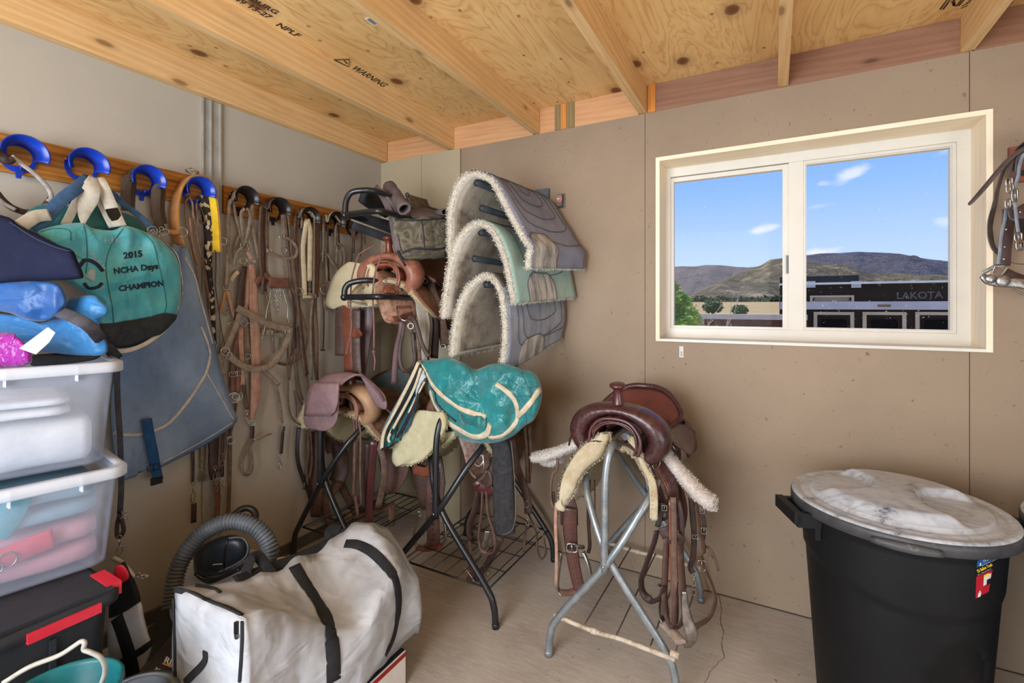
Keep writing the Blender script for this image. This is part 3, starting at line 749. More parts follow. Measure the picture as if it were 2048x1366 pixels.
# --- hook 4: yellow-lined tan collar, braided cinch, thin reins
t = tk('leather_collar_strap', H4, 'light tan leather strap lined with yellow felt arching over the fourth blue hook', 'strap')
x, y, z = H4; cy, cz = at(389, 372, X=.06).y, at(389, 372, X=.06).z
def collar(rr, extra): 
    a = [at(*pxy('B', 92-extra, 520), X=.062), at(*pxy('B', 62-extra, 400), X=.062), at(*pxy('B', 66-extra, 270), X=.062), at(*pxy('B', 96-extra*.7, 165-extra*.6), X=.062), at(*pxy('B', 150, 108-extra), X=.062), at(*pxy('B', 205, 105-extra), X=.062), at(*pxy('B', 255+extra*.6, 150-extra*.5), X=.062), at(*pxy('B', 280+extra, 250), X=.062), at(*pxy('B', 293+extra, 380), X=.062), at(*pxy('B', 302+extra, 560), X=.062)]
    return a
NC = [(.2, -1, 0), (.2, -1, 0), (.1, -1, .1), (0, -.8, .6), (0, -.4, .9), (0, .3, .9), (-.1, .8, .5), (-.35, .9, 0), (-.45, .9, 0), (-.5, .85, 0)]
def colstrap(P, w, th, mat, nm):
    path = cr(P, 6); nn = []
    for i in range(len(path)):
        f = i/6; k = min(int(f), len(NC)-2); nn.append(Vector(NC[k]).lerp(Vector(NC[k+1]), f-k))
    return MB().strap(path, w, th, nn).build(nm, mat, t)
colstrap(collar(0, 0), .052, .004, YELLOW, 'yellow_lining')
P = collar(0, 7); colstrap(P, .056, .004, L_TAN, 'outer_leather')
strap(t, 'B', [(306, 550), (308, 650), (305, 760), (325, 900), (345, 1050), (372, 1160)], 0, L_BRN, X=.062, wl_=[.045, .03, .022, .018, .016], n=(.6, .8, 0), name='tail_strap')
ring(t, 'B', 104, 438, .020, X=.09, tr=.002); ring(t, 'B', 350, 494, .018, X=.07, tr=.002); ring(t, 'B', 362, 492, .016, X=.065, tr=.002); ring(t, 'B', 160, 72, .022, X=.06, tr=.0025, n=(0, .3, 1), mat=BRASSY)
ring(t, 'B', 178, 66, .018, X=.06, tr=.0025, n=(0, .5, 1), mat=BRASSY)
strap(t, 'B', [(20, 435, .08), (60, 440, .09), (92, 436, .092)], .022, L_TAN, t=.005, name='ring_keeper')
for yy in (150, 500): pass
t = tk('braided_cinch', H4, 'black and cream braided cinch rope hanging inside the yellow lined collar', 'rope')
strap(t, 'B', [(232, 215), (250, 330), (265, 450), (262, 560), (268, 700), (284, 850), (292, 1000), (300, 1120)], 0, BRAID, X=.045, t=.02, wl_=[.045, .042, .036, .03, .026, .022, .02], name='braid')
t = tk('leather_reins', H4, 'thin brown leather reins knotted over the fourth blue hook inside the collar', 'reins', None)
for k_, pts in enumerate(([(150, 220), (122, 270), (135, 400), (160, 520), (195, 680), (215, 800), (250, 900), (285, 1050)], [(150, 222), (175, 290), (200, 360), (235, 385), (240, 350), (205, 270), (185, 260)], [(165, 250), (180, 400), (215, 560), (240, 700), (262, 860), (275, 1000)], [(190, 265), (205, 420), (225, 560), (255, 760), (270, 900)], [(150, 350), (170, 520), (200, 640)])):
    MB().tube(wp('B', pts, .055+.006*k_), .0042, 8, flat=.6).build('rein', L_BRN if k_ % 2 else pm('worn_rein_leather', srgb(150, 116, 96), srgb(120, 90, 74), 30, .6, .2), t)
# lower ends showing below the blue canvas
t = thing('hanging_lead_straps', tuple(at(430, 950, X=.03)), 'cluster of dark leather straps and snaps hanging low below the blue canvas cover', 'straps')
for pts, w, m in (([(1052, 600), (1056, 760), (1053, 860)], .012, L_DARK), ([(1060, 975), (1058, 1080)], .022, L_DARK), ([(1165, 560), (1165, 760), (1172, 840)], .034, L_DARK), ([(1225, 560), (1215, 700), (1215, 830)], .016, L_DARK), ([(1205, 560), (1200, 700), (1195, 800)], .012, L_BRN), ([(1180, 850), (1190, 960), (1178, 1090)], .024, L_RED), ([(1258, 560), (1256, 760), (1252, 920), (1246, 1060)], .017, L_BRN), ([(1290, 430), (1275, 520), (1262, 580)], .014, L_BRN), ([(1222, 540), (1232, 640), (1222, 740)], .01, L_BRN)):
    strap(t, 'G', pts, w, m, X=.028+random.random()*.012, name='strap')
for pts in ([(1100, 620), (1103, 700), (1100, 800)], [(1128, 620), (1130, 700), (1122, 800)]):
    P = wp('G', pts, .035, 14); MB().tube(P, [.0065+.0012*math.sin(i*1.9) for i in range(30)], 8).build('wrapped_cord', pm('grey_tan_cord', srgb(140, 126, 108), srgb(100, 88, 76), 60, .9, .8, 300), t)
b = MB()
for i in range(26):
    p = at(*pxy('G', 1110+random.uniform(-14, 14), 805), X=.035); b.tube(cr([p, p+V(random.uniform(-.005, .012), random.uniform(-.012, .012), -.02), p+V(0, random.uniform(-.016, .016), -.04)], 3), .0012, 4)
b.build('tassel', pm('grey_tan_cord', None), t)
snap(t, 'G', 1055, 858, .09); snap(t, 'G', 1213, 700, .06); snap(t, 'G', 1175, 770, .06, X=.05); snap(t, 'G', 1214, 850, .05, X=.05); snap(t, 'G', 1180, 850, .05, X=.05); ring(t, 'G', 1258, 628, .017, tr=.002)
ring(t, 'G', 1262, 632, .016, X=.05, tr=.002)

# --- black hook 1: reins, pink breast strap
t = tk('breast_collar', K[0], 'pinkish tan leather breast collar and reins on the black hook nearest the metal strip', 'tack')
drape(K[0], [(100, 160), (92, 300), (90, 480), (86, 620), (78, 725)], [(255, 210), (260, 330), (280, 440), (300, 540)], .016, .003, L_GREY, t, 'rein', X=.06)
drape(K[0], [(125, 150), (140, 240), (160, 310), (178, 385)], [(240, 220), (240, 300), (222, 380), (205, 470)], .013, .003, L_GREY, t, 'rein', X=.05)
strap(t, 'F', [(205, 195, .09), (180, 225, .085), (185, 320, .07), (200, 420, .06), (240, 520, .05)], .015, L_GREY, name='rein')
strap(t, 'F', [(215, 195, .09), (240, 225, .085), (232, 320, .07), (200, 440, .06), (150, 500, .05), (128, 590, .05)], .015, L_GREY, name='rein')
strap(t, 'F', [(190, 330), (150, 420), (132, 500), (140, 580)], .012, L_GREY, X=.04, name='rein'); strap(t, 'F', [(215, 430), (228, 490), (250, 540)], .022, L_PINK, X=.055, name='keeper_strap')
snap(t, 'F', 180, 380, .055, X=.065, ang=.1); snap(t, 'F', 228, 420, .05, X=.065, ang=-.2); snap(t, 'F', 266, 375, .04, X=.05); ring(t, 'F', 195, 552, .016, X=.05, tr=.003, mat=BRASSY)
buckle(t, 'F', 252, 560, .03, .016, X=.06)
strap(t, 'F', [(250, 570), (255, 700), (266, 900), (276, 1100), (280, 1366), (278, 1500)], 0, L_PINK, X=.046, wl_=[.03, .042, .046, .046, .046, .044], t=.006, name='breast_strap')
strap(t, 'E', [(298, 60), (296, 200), (290, 400), (275, 515)], 0, L_PINK, X=.046, wl_=[.045, .045, .038, .022], t=.006, name='breast_strap')
ST = pm('stitching_thread', srgb(214, 190, 160), None, 30, .9, 0)
for dx in (-13, 12):
    MB().tube(wp('F', [(250+dx*.7, 600), (255+dx, 700), (266+dx, 900), (276+dx, 1100), (280+dx, 1366)], .0505), .0008, 4).build('stitching', ST, t)
ring(t, 'E', 274, 540, .014, X=.05, tr=.0022)
strap(t, 'E', [(275, 560), (276, 600), (272, 640)], .02, L_DARK, X=.045, name='keeper_strap')
strap(t, 'E', [(272, 640), (240, 710), (208, 800), (216, 866), (250, 876), (272, 840), (272, 770), (262, 700), (280, 650)], .014, L_GREY, X=.045, name='loop_strap')
strap(t, 'E', [(268, 662), (310, 648), (350, 628), (402, 608)], .009, L_GREY, X=.055, name='strap_tail', rnd=True); buckle(t, 'E', 292, 655, .01, .02, X=.055)
strap(t, 'F', [(205, 590), (180, 740), (165, 880), (150, 960)], 0, L_DARK, X=.05, wl_=[.022, .032, .034, .03], t=.005, name='cheek_strap')
strap(t, 'F', [(215, 590), (222, 700), (220, 820), (205, 900)], .018, L_PINK, X=.045, name='strap')
# --- second thing on hook 1: headstall with red strap ends
t = tk('leather_headstall', K[0], 'narrow leather headstall with forked pinkish strap ends beside the metal wall strip', 'tack')
strap(t, 'F', [(84, 600), (80, 690), (76, 740)], .02, L_GREY, X=.04); buckle(t, 'F', 76, 735, .02, .02, X=.045)
strap(t, 'F', [(72, 750), (58, 830), (34, 910)], .012, L_TAN, X=.038, rnd=True); strap(t, 'F', [(86, 750), (110, 850), (132, 945)], .016, L_PINK, X=.042)
buckle(t, 'F', 110, 985, .026, .018, X=.04, ang=.3); strap(t, 'F', [(160, 625), (130, 655), (108, 690)], .02, CREAM, X=.035, name='keeper_strap')
snap(t, 'F', 95, 870, .04, X=.03, ang=-.5)
# --- grey halter spread in front
HG = pm('grey_halter_leather', srgb(152, 136, 118), srgb(118, 102, 88), 34, .7, .4, 200, dust=srgb(176, 160, 140), dustlo=.55)
t = tk('leather_halter', (.1, at(520, 640, X=.08).y, at(520, 640, X=.08).z), 'wide grey brown leather halter spread in front of the reins on the left wall', 'halter')
strap(t, 'F', [(150, 872), (230, 915), (350, 975), (430, 1005), (520, 1025)], .034, HG, X=.085, t=.005, name='noseband')
strap(t, 'F', [(178, 880), (150, 980), (110, 1080), (60, 1180)], .026, HG, X=.075, t=.005, name='cheek_strap')
strap(t, 'F', [(85, 1185), (160, 1250), (270, 1292), (380, 1265), (455, 1180), (500, 1080), (515, 1010)], .032, HG, X=.09, t=.005, name='jaw_strap')
strap(t, 'F', [(90, 1160), (45, 1200), (40, 1290), (60, 1366), (40, 1420)], .03, HG, X=.07, t=.004, name='crown_strap')
strap(t, 'F', [(440, 1010), (500, 1050), (510, 970), (480, 965)], .014, HG, X=.07, name='keeper_strap'); strap(t, 'F', [(320, 1040), (420, 1050), (490, 1060)], .03, HG, X=.06, name='backing_strap')
buckle(t, 'F', 375, 1040, .024, .022, X=.10, ang=.2); buckle(t, 'F', 495, 1035, .022, .024, X=.10); buckle(t, 'F', 95, 1200, .03, .02, X=.10, ang=1.2); ring(t, 'F', 70, 1170, .018, X=.085, tr=.0025)
strap(t, 'F', [(320, 1290), (380, 1340), (440, 1400)], .018, HG, X=.06); strap(t, 'E', [(335, 195), (400, 240), (432, 310), (455, 420), (470, 540)], .014, L_GREY, X=.05, name='lead_strap')
buckle(t, 'E', 480, 580, .028, .02, X=.055, ang=1.4); strap(t, 'E', [(478, 560), (470, 640), (462, 740)], .018, L_DARK, X=.045, name='lead_strap'); snap(t, 'E', 455, 750, .07, X=.05, mat=STEEL)
# red-brown paired straps with round rings
t = tk('cinch_connector_straps', (.05, at(470, 760, X=.05).y, at(470, 760, X=.05).z), 'pair of reddish buckled straps with steel rings hanging below the grey halter', 'straps')
strap(t, 'F', [(165, 1000), (150, 1100), (135, 1200), (130, 1300), (125, 1400)], .02, L_RED, X=.05); strap(t, 'F', [(175, 1000), (180, 1150), (190, 1300), (190, 1400)], .022, L_PINK, X=.055)
strap(t, 'E', [(152, 150), (150, 240), (150, 345)], .024, L_RED, X=.05, t=.006); strap(t, 'E', [(186, 150), (184, 240), (183, 345)], .022, L_RED, X=.052, t=.006)
buckle(t, 'E', 152, 222, .034, .022, X=.06); buckle(t, 'E', 190, 218, .03, .022, X=.06); ring(t, 'E', 155, 375, .024, X=.055, tr=.0022); ring(t, 'E', 180, 365, .022, X=.05, tr=.0022); ring(t, 'E', 165, 368, .014, X=.05, tr=.002)
strap(t, 'E', [(165, 400), (160, 470), (145, 560), (130, 640)], .008, L_BRN, X=.04)
strap(t, 'F', [(205, 990), (212, 1080), (222, 1180)], .03, L_GREY, X=.035, t=.006, name='rough_strap'); ring(t, 'F', 222, 1205, .014, X=.04, tr=.003, mat=BRASSY)
strap(t, 'E', [(215, 70), (218, 220), (228, 330), (242, 450)], .016, L_BRN, X=.04); buckle(t, 'E', 216, 240, .028, .02, X=.045); snap(t, 'E', 240, 455, .07, X=.05, mat=STEEL, ang=.1)

# --- black hook 2: many dark reins, loop, curb bit
t = tk('leather_bridle', K[1], 'brown leather bridle with chained curb bit on the second black hook', 'bridle')
runs = [([(330, 160), (318, 300), (322, 480), (328, 640), (322, 780)], [(480, 230), (492, 400), (515, 600), (530, 740), (600, 940), (626, 1100), (590, 1200), (500, 1258), (420, 1248)], .014, .062),
        ([(350, 160), (345, 320), (350, 520), (356, 640)], [(470, 230), (476, 380), (488, 560), (505, 740), (540, 920), (530, 1100), (520, 1240), (505, 1366)], .014, .048),
        ([(318, 180), (306, 330), (308, 500), (318, 660)], [(500, 240), (520, 420), (540, 600), (560, 800), (580, 1000), (600, 1200), (620, 1340)], .013, .07),
        ([(362, 170), (362, 330), (360, 480)], [(458, 240), (462, 330), (458, 385)], .013, .04),
        ([(340, 180), (332, 400), (340, 620), (345, 760)], [(490, 250), (505, 480), (520, 640), (535, 820), (545, 1000), (550, 1150)], .012, .055)]
for i, (a, c, w, X) in enumerate(runs): drape(K[1], a, c, w, .003, [L_BRN, L_GREY, L_BRN, L_GREY, L_DARK][i], t, 'rein', X=X, r=.048+.0035*i)
strap(t, 'F', [(455, 385), (520, 412), (560, 470), (545, 525), (480, 535), (420, 515), (362, 480)], .016, L_GREY, X=.075, name='throat_latch'); buckle(t, 'F', 370, 482, .02, .02, X=.08); buckle(t, 'F', 455, 388, .022, .02, X=.078)
strap(t, 'F', [(368, 700), (430, 705), (505, 705)], .052, L_RED, X=.08, t=.006, name='curb_guard', n=(1, -.25, 0))
strap(t, 'F', [(285, 705), (305, 672), (350, 650), (368, 668)], .028, L_RED, X=.06, t=.005, name='browband'); strap(t, 'F', [(292, 720), (330, 700), (360, 680)], .02, L_DARK, X=.055, name='browband')
for pts in ([(388, 735), (372, 820), (352, 900), (348, 975)], [(462, 740), (482, 820), (498, 880), (496, 930), (508, 985)]):
    MB().tube(wp('F', pts, .07), .0032, 8).build('bit_shank', STEEL, t)
MB().tube(wp('F', [(345, 975), (335, 1040), (318, 1090)], .065), .003, 8).build('bit_shank', STEEL, t)
MB().tube(wp('F', [(500, 985), (470, 1010), (420, 1040), (380, 1035)], .065), .003, 8).build('bit_bar', STEEL, t)
chain(t, wp('F', [(400, 755), (410, 820), (430, 890)], .078, 0)); chain(t, wp('F', [(440, 755), (442, 830), (428, 895)], .078, 0)); chain(t, wp('F', [(424, 760), (420, 820), (424, 880)], .082, 0))
strap(t, 'F', [(345, 740), (365, 840), (375, 940), (395, 1040), (400, 1180)], .014, L_GREY, X=.04, name='cheek_strap'); ring(t, 'F', 230, 1000, .016, X=.04); ring(t, 'F', 200, 975, .016, X=.06)
snap(t, 'F', 478, 440, .035, X=.05, mat=STEEL)
for pts in ([(500, 1100), (495, 1250), (500, 1400), (500, 1520), (530, 1630), (600, 1680), (640, 1690)], [(540, 1150), (545, 1300), (560, 1450), (600, 1540), (655, 1500), (640, 1400), (620, 1300)], [(570, 1000), (560, 1200), (575, 1400), (600, 1500)]):
    MB().tube(wp('F', pts, .045+random.random()*.02), .0045, 8, flat=.6).build('rein', L_BRN, t)
snap(t, 'F', 640, 1560, .05, X=.06); ring(t, 'F', 605, 1540, .016, X=.055, mat=BRASSY)
MB().tube(wp('E', [(548, 330), (560, 420), (562, 500)], .04), .003, 6).build('rein', L_BRN, t)

# --- black hook 3: cream halter with snaffle bit, reddish reins
t = tk('snaffle_bridle', K[2], 'bridle of cream webbing and reddish reins with a jointed bit on the third black hook', 'bridle')
for i, (a, c, w, X) in enumerate([([(560, 200), (545, 340), (556, 560), (572, 800), (590, 1000), (615, 1200), (632, 1330)], [(690, 240), (692, 420), (684, 640), (680, 800), (668, 980), (675, 1180), (690, 1366)], .013, .06),
        ([(580, 200), (562, 360), (568, 600), (560, 800), (545, 1000), (520, 1200)], [(700, 250), (704, 460), (694, 700), (690, 860), (700, 1060), (700, 1366)], .012, .05),
        ([(600, 200), (590, 330)], [(680, 250), (676, 500), (672, 760), (655, 960), (658, 1200), (660, 1366)], .013, .07), ([(570, 220), (553, 420), (560, 700), (580, 940), (560, 1150)], [(706, 260), (708, 600), (700, 800)], .011, .042)]):
    drape(K[2], a, c, w, .003, [L_BRN, L_RED, L_GREY, L_BRN][i], t, 'rein', X=X, r=.046+.004*i)
for dx in (0, 9, -9): drape(K[2], [(592+dx, 210), (585+dx, 260)], [(640+dx, 205), (640+dx, 225)], .008, .003, CREAM, t, 'rope_wrap', X=.06+dx*.0012, r=.052)
strap(t, 'F', [(628, 268, .08), (610, 380, .07), (600, 480, .07), (608, 640, .07), (612, 795, .07)], .026, CREAM, t=.004, name='web_strap'); strap(t, 'F', [(632, 268, .085), (650, 350, .075), (648, 500, .07), (645, 690, .07)], .027, CREAM, t=.004, name='web_strap')
strap(t, 'F', [(600, 800, .075), (640, 798, .078), (668, 805, .075)], .014, CREAM, name='web_strap')
strap(t, 'F', [(645, 682), (646, 770)], .030, L_BLACK, X=.066, t=.004, name='curb_backing'); chain(t, wp('F', [(645, 690), (648, 730), (644, 790)], .075, 0), mat=BRASSY)
ring(t, 'F', 572, 760, .018, X=.07, tr=.0025); MB().tube(wp('F', [(580, 778), (605, 815), (632, 846), (650, 825), (672, 800)], .07), .0032, 8).build('bit_bar', STEEL, t); ring(t, 'F', 670, 792, .014, X=.08, tr=.003, mat=BRASSY)

# --- black hook 4
t = tk('ring_bit_bridle', K[3], 'thin dusty bridle with a large steel ring bit on the fourth black hook', 'bridle')
for i, (a, c, w, X) in enumerate([([(748, 240), (750, 400), (760, 560), (768, 700)], [(832, 300), (836, 420), (830, 560), (835, 660)], .013, .055), ([(765, 240), (770, 400), (772, 560), (778, 690)], [(842, 310), (848, 430)], .012, .045), ([(740, 250), (742, 420), (735, 560)], [(826, 310), (822, 450)], .010, .065)]):
    drape(K[3], a, c, w, .003, [L_GREY, L_BRN, L_GREY][i], t, 'rein', X=X, r=.044+.004*i)
for dx in (0, 10): drape(K[3], [(752+dx, 240), (750+dx, 280)], [(800+dx, 225), (802+dx, 240)], .008, .003, CREAM, t, 'rope_wrap', X=.062+dx*.001, r=.052)
strap(t, 'F', [(820, 430), (870, 450), (888, 520), (875, 590), (840, 600), (800, 560), (770, 510), (728, 500)], .015, L_GREY, X=.06, name='throat_latch')
strap(t, 'F', [(845, 440), (862, 520), (850, 600)], .018, L_GREY, X=.05, name='strap'); strap(t, 'F', [(722, 505), (740, 540), (725, 600)], .014, L_BRN, X=.045)
ring(t, 'F', 752, 748, .026, X=.06, tr=.003); strap(t, 'F', [(768, 690), (750, 720), (745, 800)], .014, L_BRN, X=.05)
strap(t, 'F', [(745, 790), (742, 900), (742, 1020), (738, 1150)], .010, L_DARK, X=.04); strap(t, 'F', [(722, 1160), (750, 1160)], .012, L_DARK, X=.04, name='strap_end')
strap(t, 'F', [(748, 800), (752, 870), (790, 890), (815, 870)], .012, L_GREY, X=.05); ring(t, 'F', 790, 860, .02, X=.05, tr=.003, mat=BRASSY)
t = tk('leather_reins', K[4], 'dark leather reins on the last black hook, behind the saddle with the carved tan fork', 'reins')
for i, (a, c, w, X) in enumerate([([(935, 290), (938, 420), (930, 560), (925, 640)], [(1000, 330), (1000, 450), (990, 520)], .014, .05), ([(950, 290), (948, 500)], [(1018, 340), (1022, 440)], .014, .06)]):
    drape(K[4], a, c, w, .003, L_BRN, t, 'rein', X=X, r=.046)
# ------------------------------------------------------------------ saddle racks and saddles
CROPS.update(S6=(1050, 750, 4.5537), S7=(1050, 1000, 3.7317), S5=(760, 700, 2.628), S4=(580, 700, 3.414), S2=(640, 440, 4.269), S1=(680, 320, 5.69), PD=(860, 320, 2.969))
NF = (.35, -1, .05)
def yp(crop, pts, Y=-.5, n=6):
    o = []
    for p in pts:
        a, b = pxy(crop, p[0], p[1]); q = at(a, b, Y=p[2] if len(p) > 2 else Y)
        o.append(q if q.x > .055 else at(a, b, X=.055))
    return cr(o, n) if n else o
def ystrap(parent, crop, pts, w, mat, Y=-.5, t=.004, name='strap', n=NF, rnd=False, wl_=None, sub=6):
    return MB().strap(yp(crop, pts, Y, sub), wl_ or w, t, n, rnd).build(name, mat, parent)
GREYT = pm('galvanised_tube', srgb(158, 164, 166), srgb(128, 134, 138), 24, .38, .12, 200, metal=.55, dust=srgb(176, 172, 164), dustlo=.6)
BLACKT = pm('black_tube_paint', srgb(30, 32, 36), srgb(22, 24, 28), 20, .32, .05, 80, spec=.6)
RAILW = pm('whitewashed_rail', srgb(196, 182, 162), srgb(140, 118, 96), 30, .75, .3, 90, lo=.45, hi=.7)
WIRE = pm('brown_wire', srgb(92, 80, 70), srgb(66, 56, 50), 30, .5, .1, metal=.5)
def make_stand(x0, hw, mat, label, wood_rails, yf=-.72, yb=-.10, zc=.42):
    t = thing('saddle_rack', (x0, (yf+yb)/2, 0), label, 'saddle rack', 'folding saddle racks on the floor'); r = .0142
    for y, s in ((yf, -1), (yb, 1)):
        # X of bent legs: each leg rises across to the opposite side and turns into a side bar
        for k in (-1, 1):
            off = .0 if k > 0 else .018*s
            pts = [V(x0+k*hw, y+off, .0), V(x0+k*hw*.965, y+off, .09), V(x0+k*hw*.80, y+off, .17), V(x0, y+off, zc), V(x0-k*.100, y+off-s*.06, zc+.175), V(x0-k*.136, y+off-s*.125, zc+.25)]
            top = [V(x0-k*.142, y-s*.16, zc+.275), V(x0-k*.142, y-s*.20, zc+.28)]
            b = MB(); b.tube(cr(pts+top, 6), r, 12); b.build('leg', mat, t)
            MB().lathe([(r*1.12, 0), (r*1.15, .018), (r, .022)], Matrix.Translation((x0+k*hw, y+off, 0)), 12).build('foot_cap', mat, t)
        pp = [V(x0-.012, y+s*.024, zc-.035), V(x0-.010, y+s*.024, zc+.15), V(x0-.008, y+s*.022, zc+.30), V(x0+.0, y+s*.006, zc+.385), V(x0+.004, y-s*.03, zc+.412), V(x0+.004, y-s*.09, zc+.405)]
        MB().tube(cr(pp, 6), r*.98, 12).build('post', mat, t)
        MB().lathe([(.006, 0), (.006, .004), (.003, .006)], Matrix.Translation((x0-.012, y+s*.024-.0125, zc-.012)) @ Matrix.Rotation(R(90), 4, 'X'), 10).build('bolt', STEEL, t)
    for dx, z in ((-.142, zc+.28), (.142, zc+.28), (.004, zc+.405)):
        MB().tube([V(x0+dx, yf+.19, z), V(x0+dx, yb-.19, z)], r, 12).build('side_bar', mat, t)
    zs = .155; q = hw*.78
    if wood_rails:
        for y in (yf-.015, yb+.012):
            b = MB(); P = [V(x0-q-.03, y, zs+.006), V(x0-q*.3, y, zs-.004), V(x0+q*.3, y, zs), V(x0+q+.05, y, zs-.008)]
            b.tube(cr(P, 6), .0085, 8); b.tube([P[1]+V(-.01, 0, 0), P[1]+V(.012, 0, 0)], .0115, 8); b.build('shelf_rail', RAILW, t)
        for dx in (-.09, .03, .15): MB().tube([V(x0+dx, yf-.01, zs+.009), V(x0+dx, yb+.01, zs+.009)], .0028, 6).build('shelf_wire', WIRE, t)
    else:
        b = MB(); fr = [V(x0-q, yf, zs), V(x0+q+.03, yf, zs), V(x0+q+.03, yb, zs), V(x0-q, yb, zs)]
        b.tube(fr+[fr[0]], .0045, 8); b.build('shelf_frame', BLACKT, t)
        for i in range(7):
            x = x0-q+(2*q+.03)*(i+.5)/7; MB().tube([V(x, yf, zs), V(x, yb, zs)], .0026, 6).build('shelf_wire', BLACKT, t)
        for i in range(3):
            y = yf+(yb-yf)*(i+1)/4; MB().tube([V(x0-q, y, zs-.004), V(x0+q+.03, y, zs-.004)], .0026, 6).build('shelf_wire', BLACKT, t)
    return t
make_stand(1.80, .235, GREYT, 'grey galvanised folding saddle rack under the dark red brown saddle', True)
make_stand(1.02, .285, BLACKT, 'black folding saddle rack under the saddle with the teal quilted blanket', False, yf=-.70, zc=.44)
make_stand(.27, .225, BLACKT, 'black folding saddle rack beside the left wall under the saddle with mauve pouches', False, yf=-.70, zc=.44)

def leather(name, c1, c2, pat=None, rough=.42, coat=.25, scale=90, strength=.8, dust=None):
    m, nt, N, L, out, p, tc = nodes(name); v = mapping(N, L, tc)
    col = ramp(N, L, noi(N, L, v, 9, 5, .6), [(.35, c1), (.68, c2)])
    if dust: col = mix(N, L, ramp(N, L, noi(N, L, v, 22, 6, .7), [(.5, 0.), (.72, .7)]), col, dust)
    if pat == 'basket':
        ck = N('ShaderNodeTexBrick'); ck.inputs['Scale'].default_value = 1; ck.inputs['Mortar Size'].default_value = .09; ck.inputs['Brick Width'].default_value = .9; ck.inputs['Row Height'].default_value = .55; L(mapping(N, L, tc, (scale, scale, scale), (.6, .4, .78)), ck.inputs[0])
        h = ck.outputs['Fac']; inv = N('ShaderNodeMath'); inv.operation = 'SUBTRACT'; inv.inputs[0].default_value = 1; L(h, inv.inputs[1]); h = inv.outputs[0]
        col = mix(N, L, ramp(N, L, h, [(0., .55), (1., 0.)]), col, tuple(x*.45 for x in c2))
        addbump(N, L, p, h, strength, .003)
    elif pat == 'tooled':
        vo = N('ShaderNodeTexVoronoi'); vo.feature = 'SMOOTH_F1'; vo.inputs['Scale'].default_value = scale; L(v, vo.inputs['Vector'])
        n2 = noi(N, L, v, scale*.5, 3, .6, 1.5); h = mix(N, L, .5, vo.outputs[0], n2)
        col = mix(N, L, ramp(N, L, h, [(.3, .75), (.55, 0.)]), col, tuple(x*.45 for x in c2)); addbump(N, L, p, h, strength, .003)
    else: addbump(N, L, p, noi(N, L, v, 150, 4, .6), .25, .0015)
    L(col, p.inputs['Base Color']); p.inputs['Roughness'].default_value = rough; p.inputs['Coat Weight'].default_value = coat; p.inputs['Coat Roughness'].default_value = .3
    return m
def fleece(name, c1, c2, dirty=None, amt=.5):
    m, nt, N, L, out, p, tc = nodes(name); v = mapping(N, L, tc)
    col = ramp(N, L, noi(N, L, v, 26, 5, .7), [(.3, c1), (.7, c2)])
    if dirty: col = mix(N, L, ramp(N, L, noi(N, L, v, 5, 5, .7), [(.46, 0.), (.64, amt)]), col, dirty)
    L(col, p.inputs['Base Color']); p.inputs['Roughness'].default_value = 1; p.inputs['Specular IOR Level'].default_value = .05
    p.inputs['Sheen Weight'].default_value = .3
    addbump(N, L, p, noi(N, L, v, 170, 6, .75), 1., .006); return m
FL_CREAM = fleece('cream_sheepskin', srgb(228, 216, 186), srgb(206, 186, 146), srgb(168, 140, 96), .5)
FL_YEL = fleece('yellowish_sheepskin', srgb(236, 224, 186), srgb(226, 206, 156), srgb(208, 182, 124), .4)
FL_WHITE = fleece('white_fleece', srgb(246, 238, 230), srgb(232, 220, 210), srgb(220, 190, 168), .35)
OX = leather('oxblood_leather', srgb(84, 38, 38), srgb(60, 28, 29), None, .35, .4)
OXT = leather('tooled_oxblood_leather', srgb(82, 42, 42), srgb(58, 30, 31), 'tooled', .36, .45, 75, 1.)
OXS = leather('red_suede_seat', srgb(112, 60, 54), srgb(90, 46, 43), None, .6, .05)
DKE = leather('dark_edge_leather', srgb(62, 42, 40), srgb(44, 30, 30), None, .45, .2)
CHES = leather('chestnut_leather', srgb(140, 78, 56), srgb(104, 56, 42), None, .35, .4)
CHEB = leather('basket_stamped_leather', srgb(178, 116, 92), srgb(150, 88, 66), 'basket', .45, .2, 110, .9, srgb(182, 140, 118))
CHED = leather('dusty_roughout_leather', srgb(164, 120, 96), srgb(134, 92, 70), None, .8, 0, dust=srgb(186, 158, 138))
TANF = leather('tan_fork_leather', srgb(186, 148, 114), srgb(160, 120, 90), None, .55, .1)
TANT = leather('carved_tan_leather', srgb(178, 134, 106), srgb(150, 106, 82), 'tooled', .7, 0, 70, .7, srgb(184, 152, 132))
BRT = leather('basket_brown_leather', srgb(128, 86, 66), srgb(96, 62, 48), 'basket', .5, .15, 100, .9, srgb(140, 110, 92))
BRD = leather('dusty_dark_leather', srgb(92, 64, 54), srgb(66, 46, 41), None, .55, .08, dust=srgb(112, 90, 80))
BRR = leather('roughout_brown_leather', srgb(120, 84, 68), srgb(92, 64, 54), None, .85, 0)

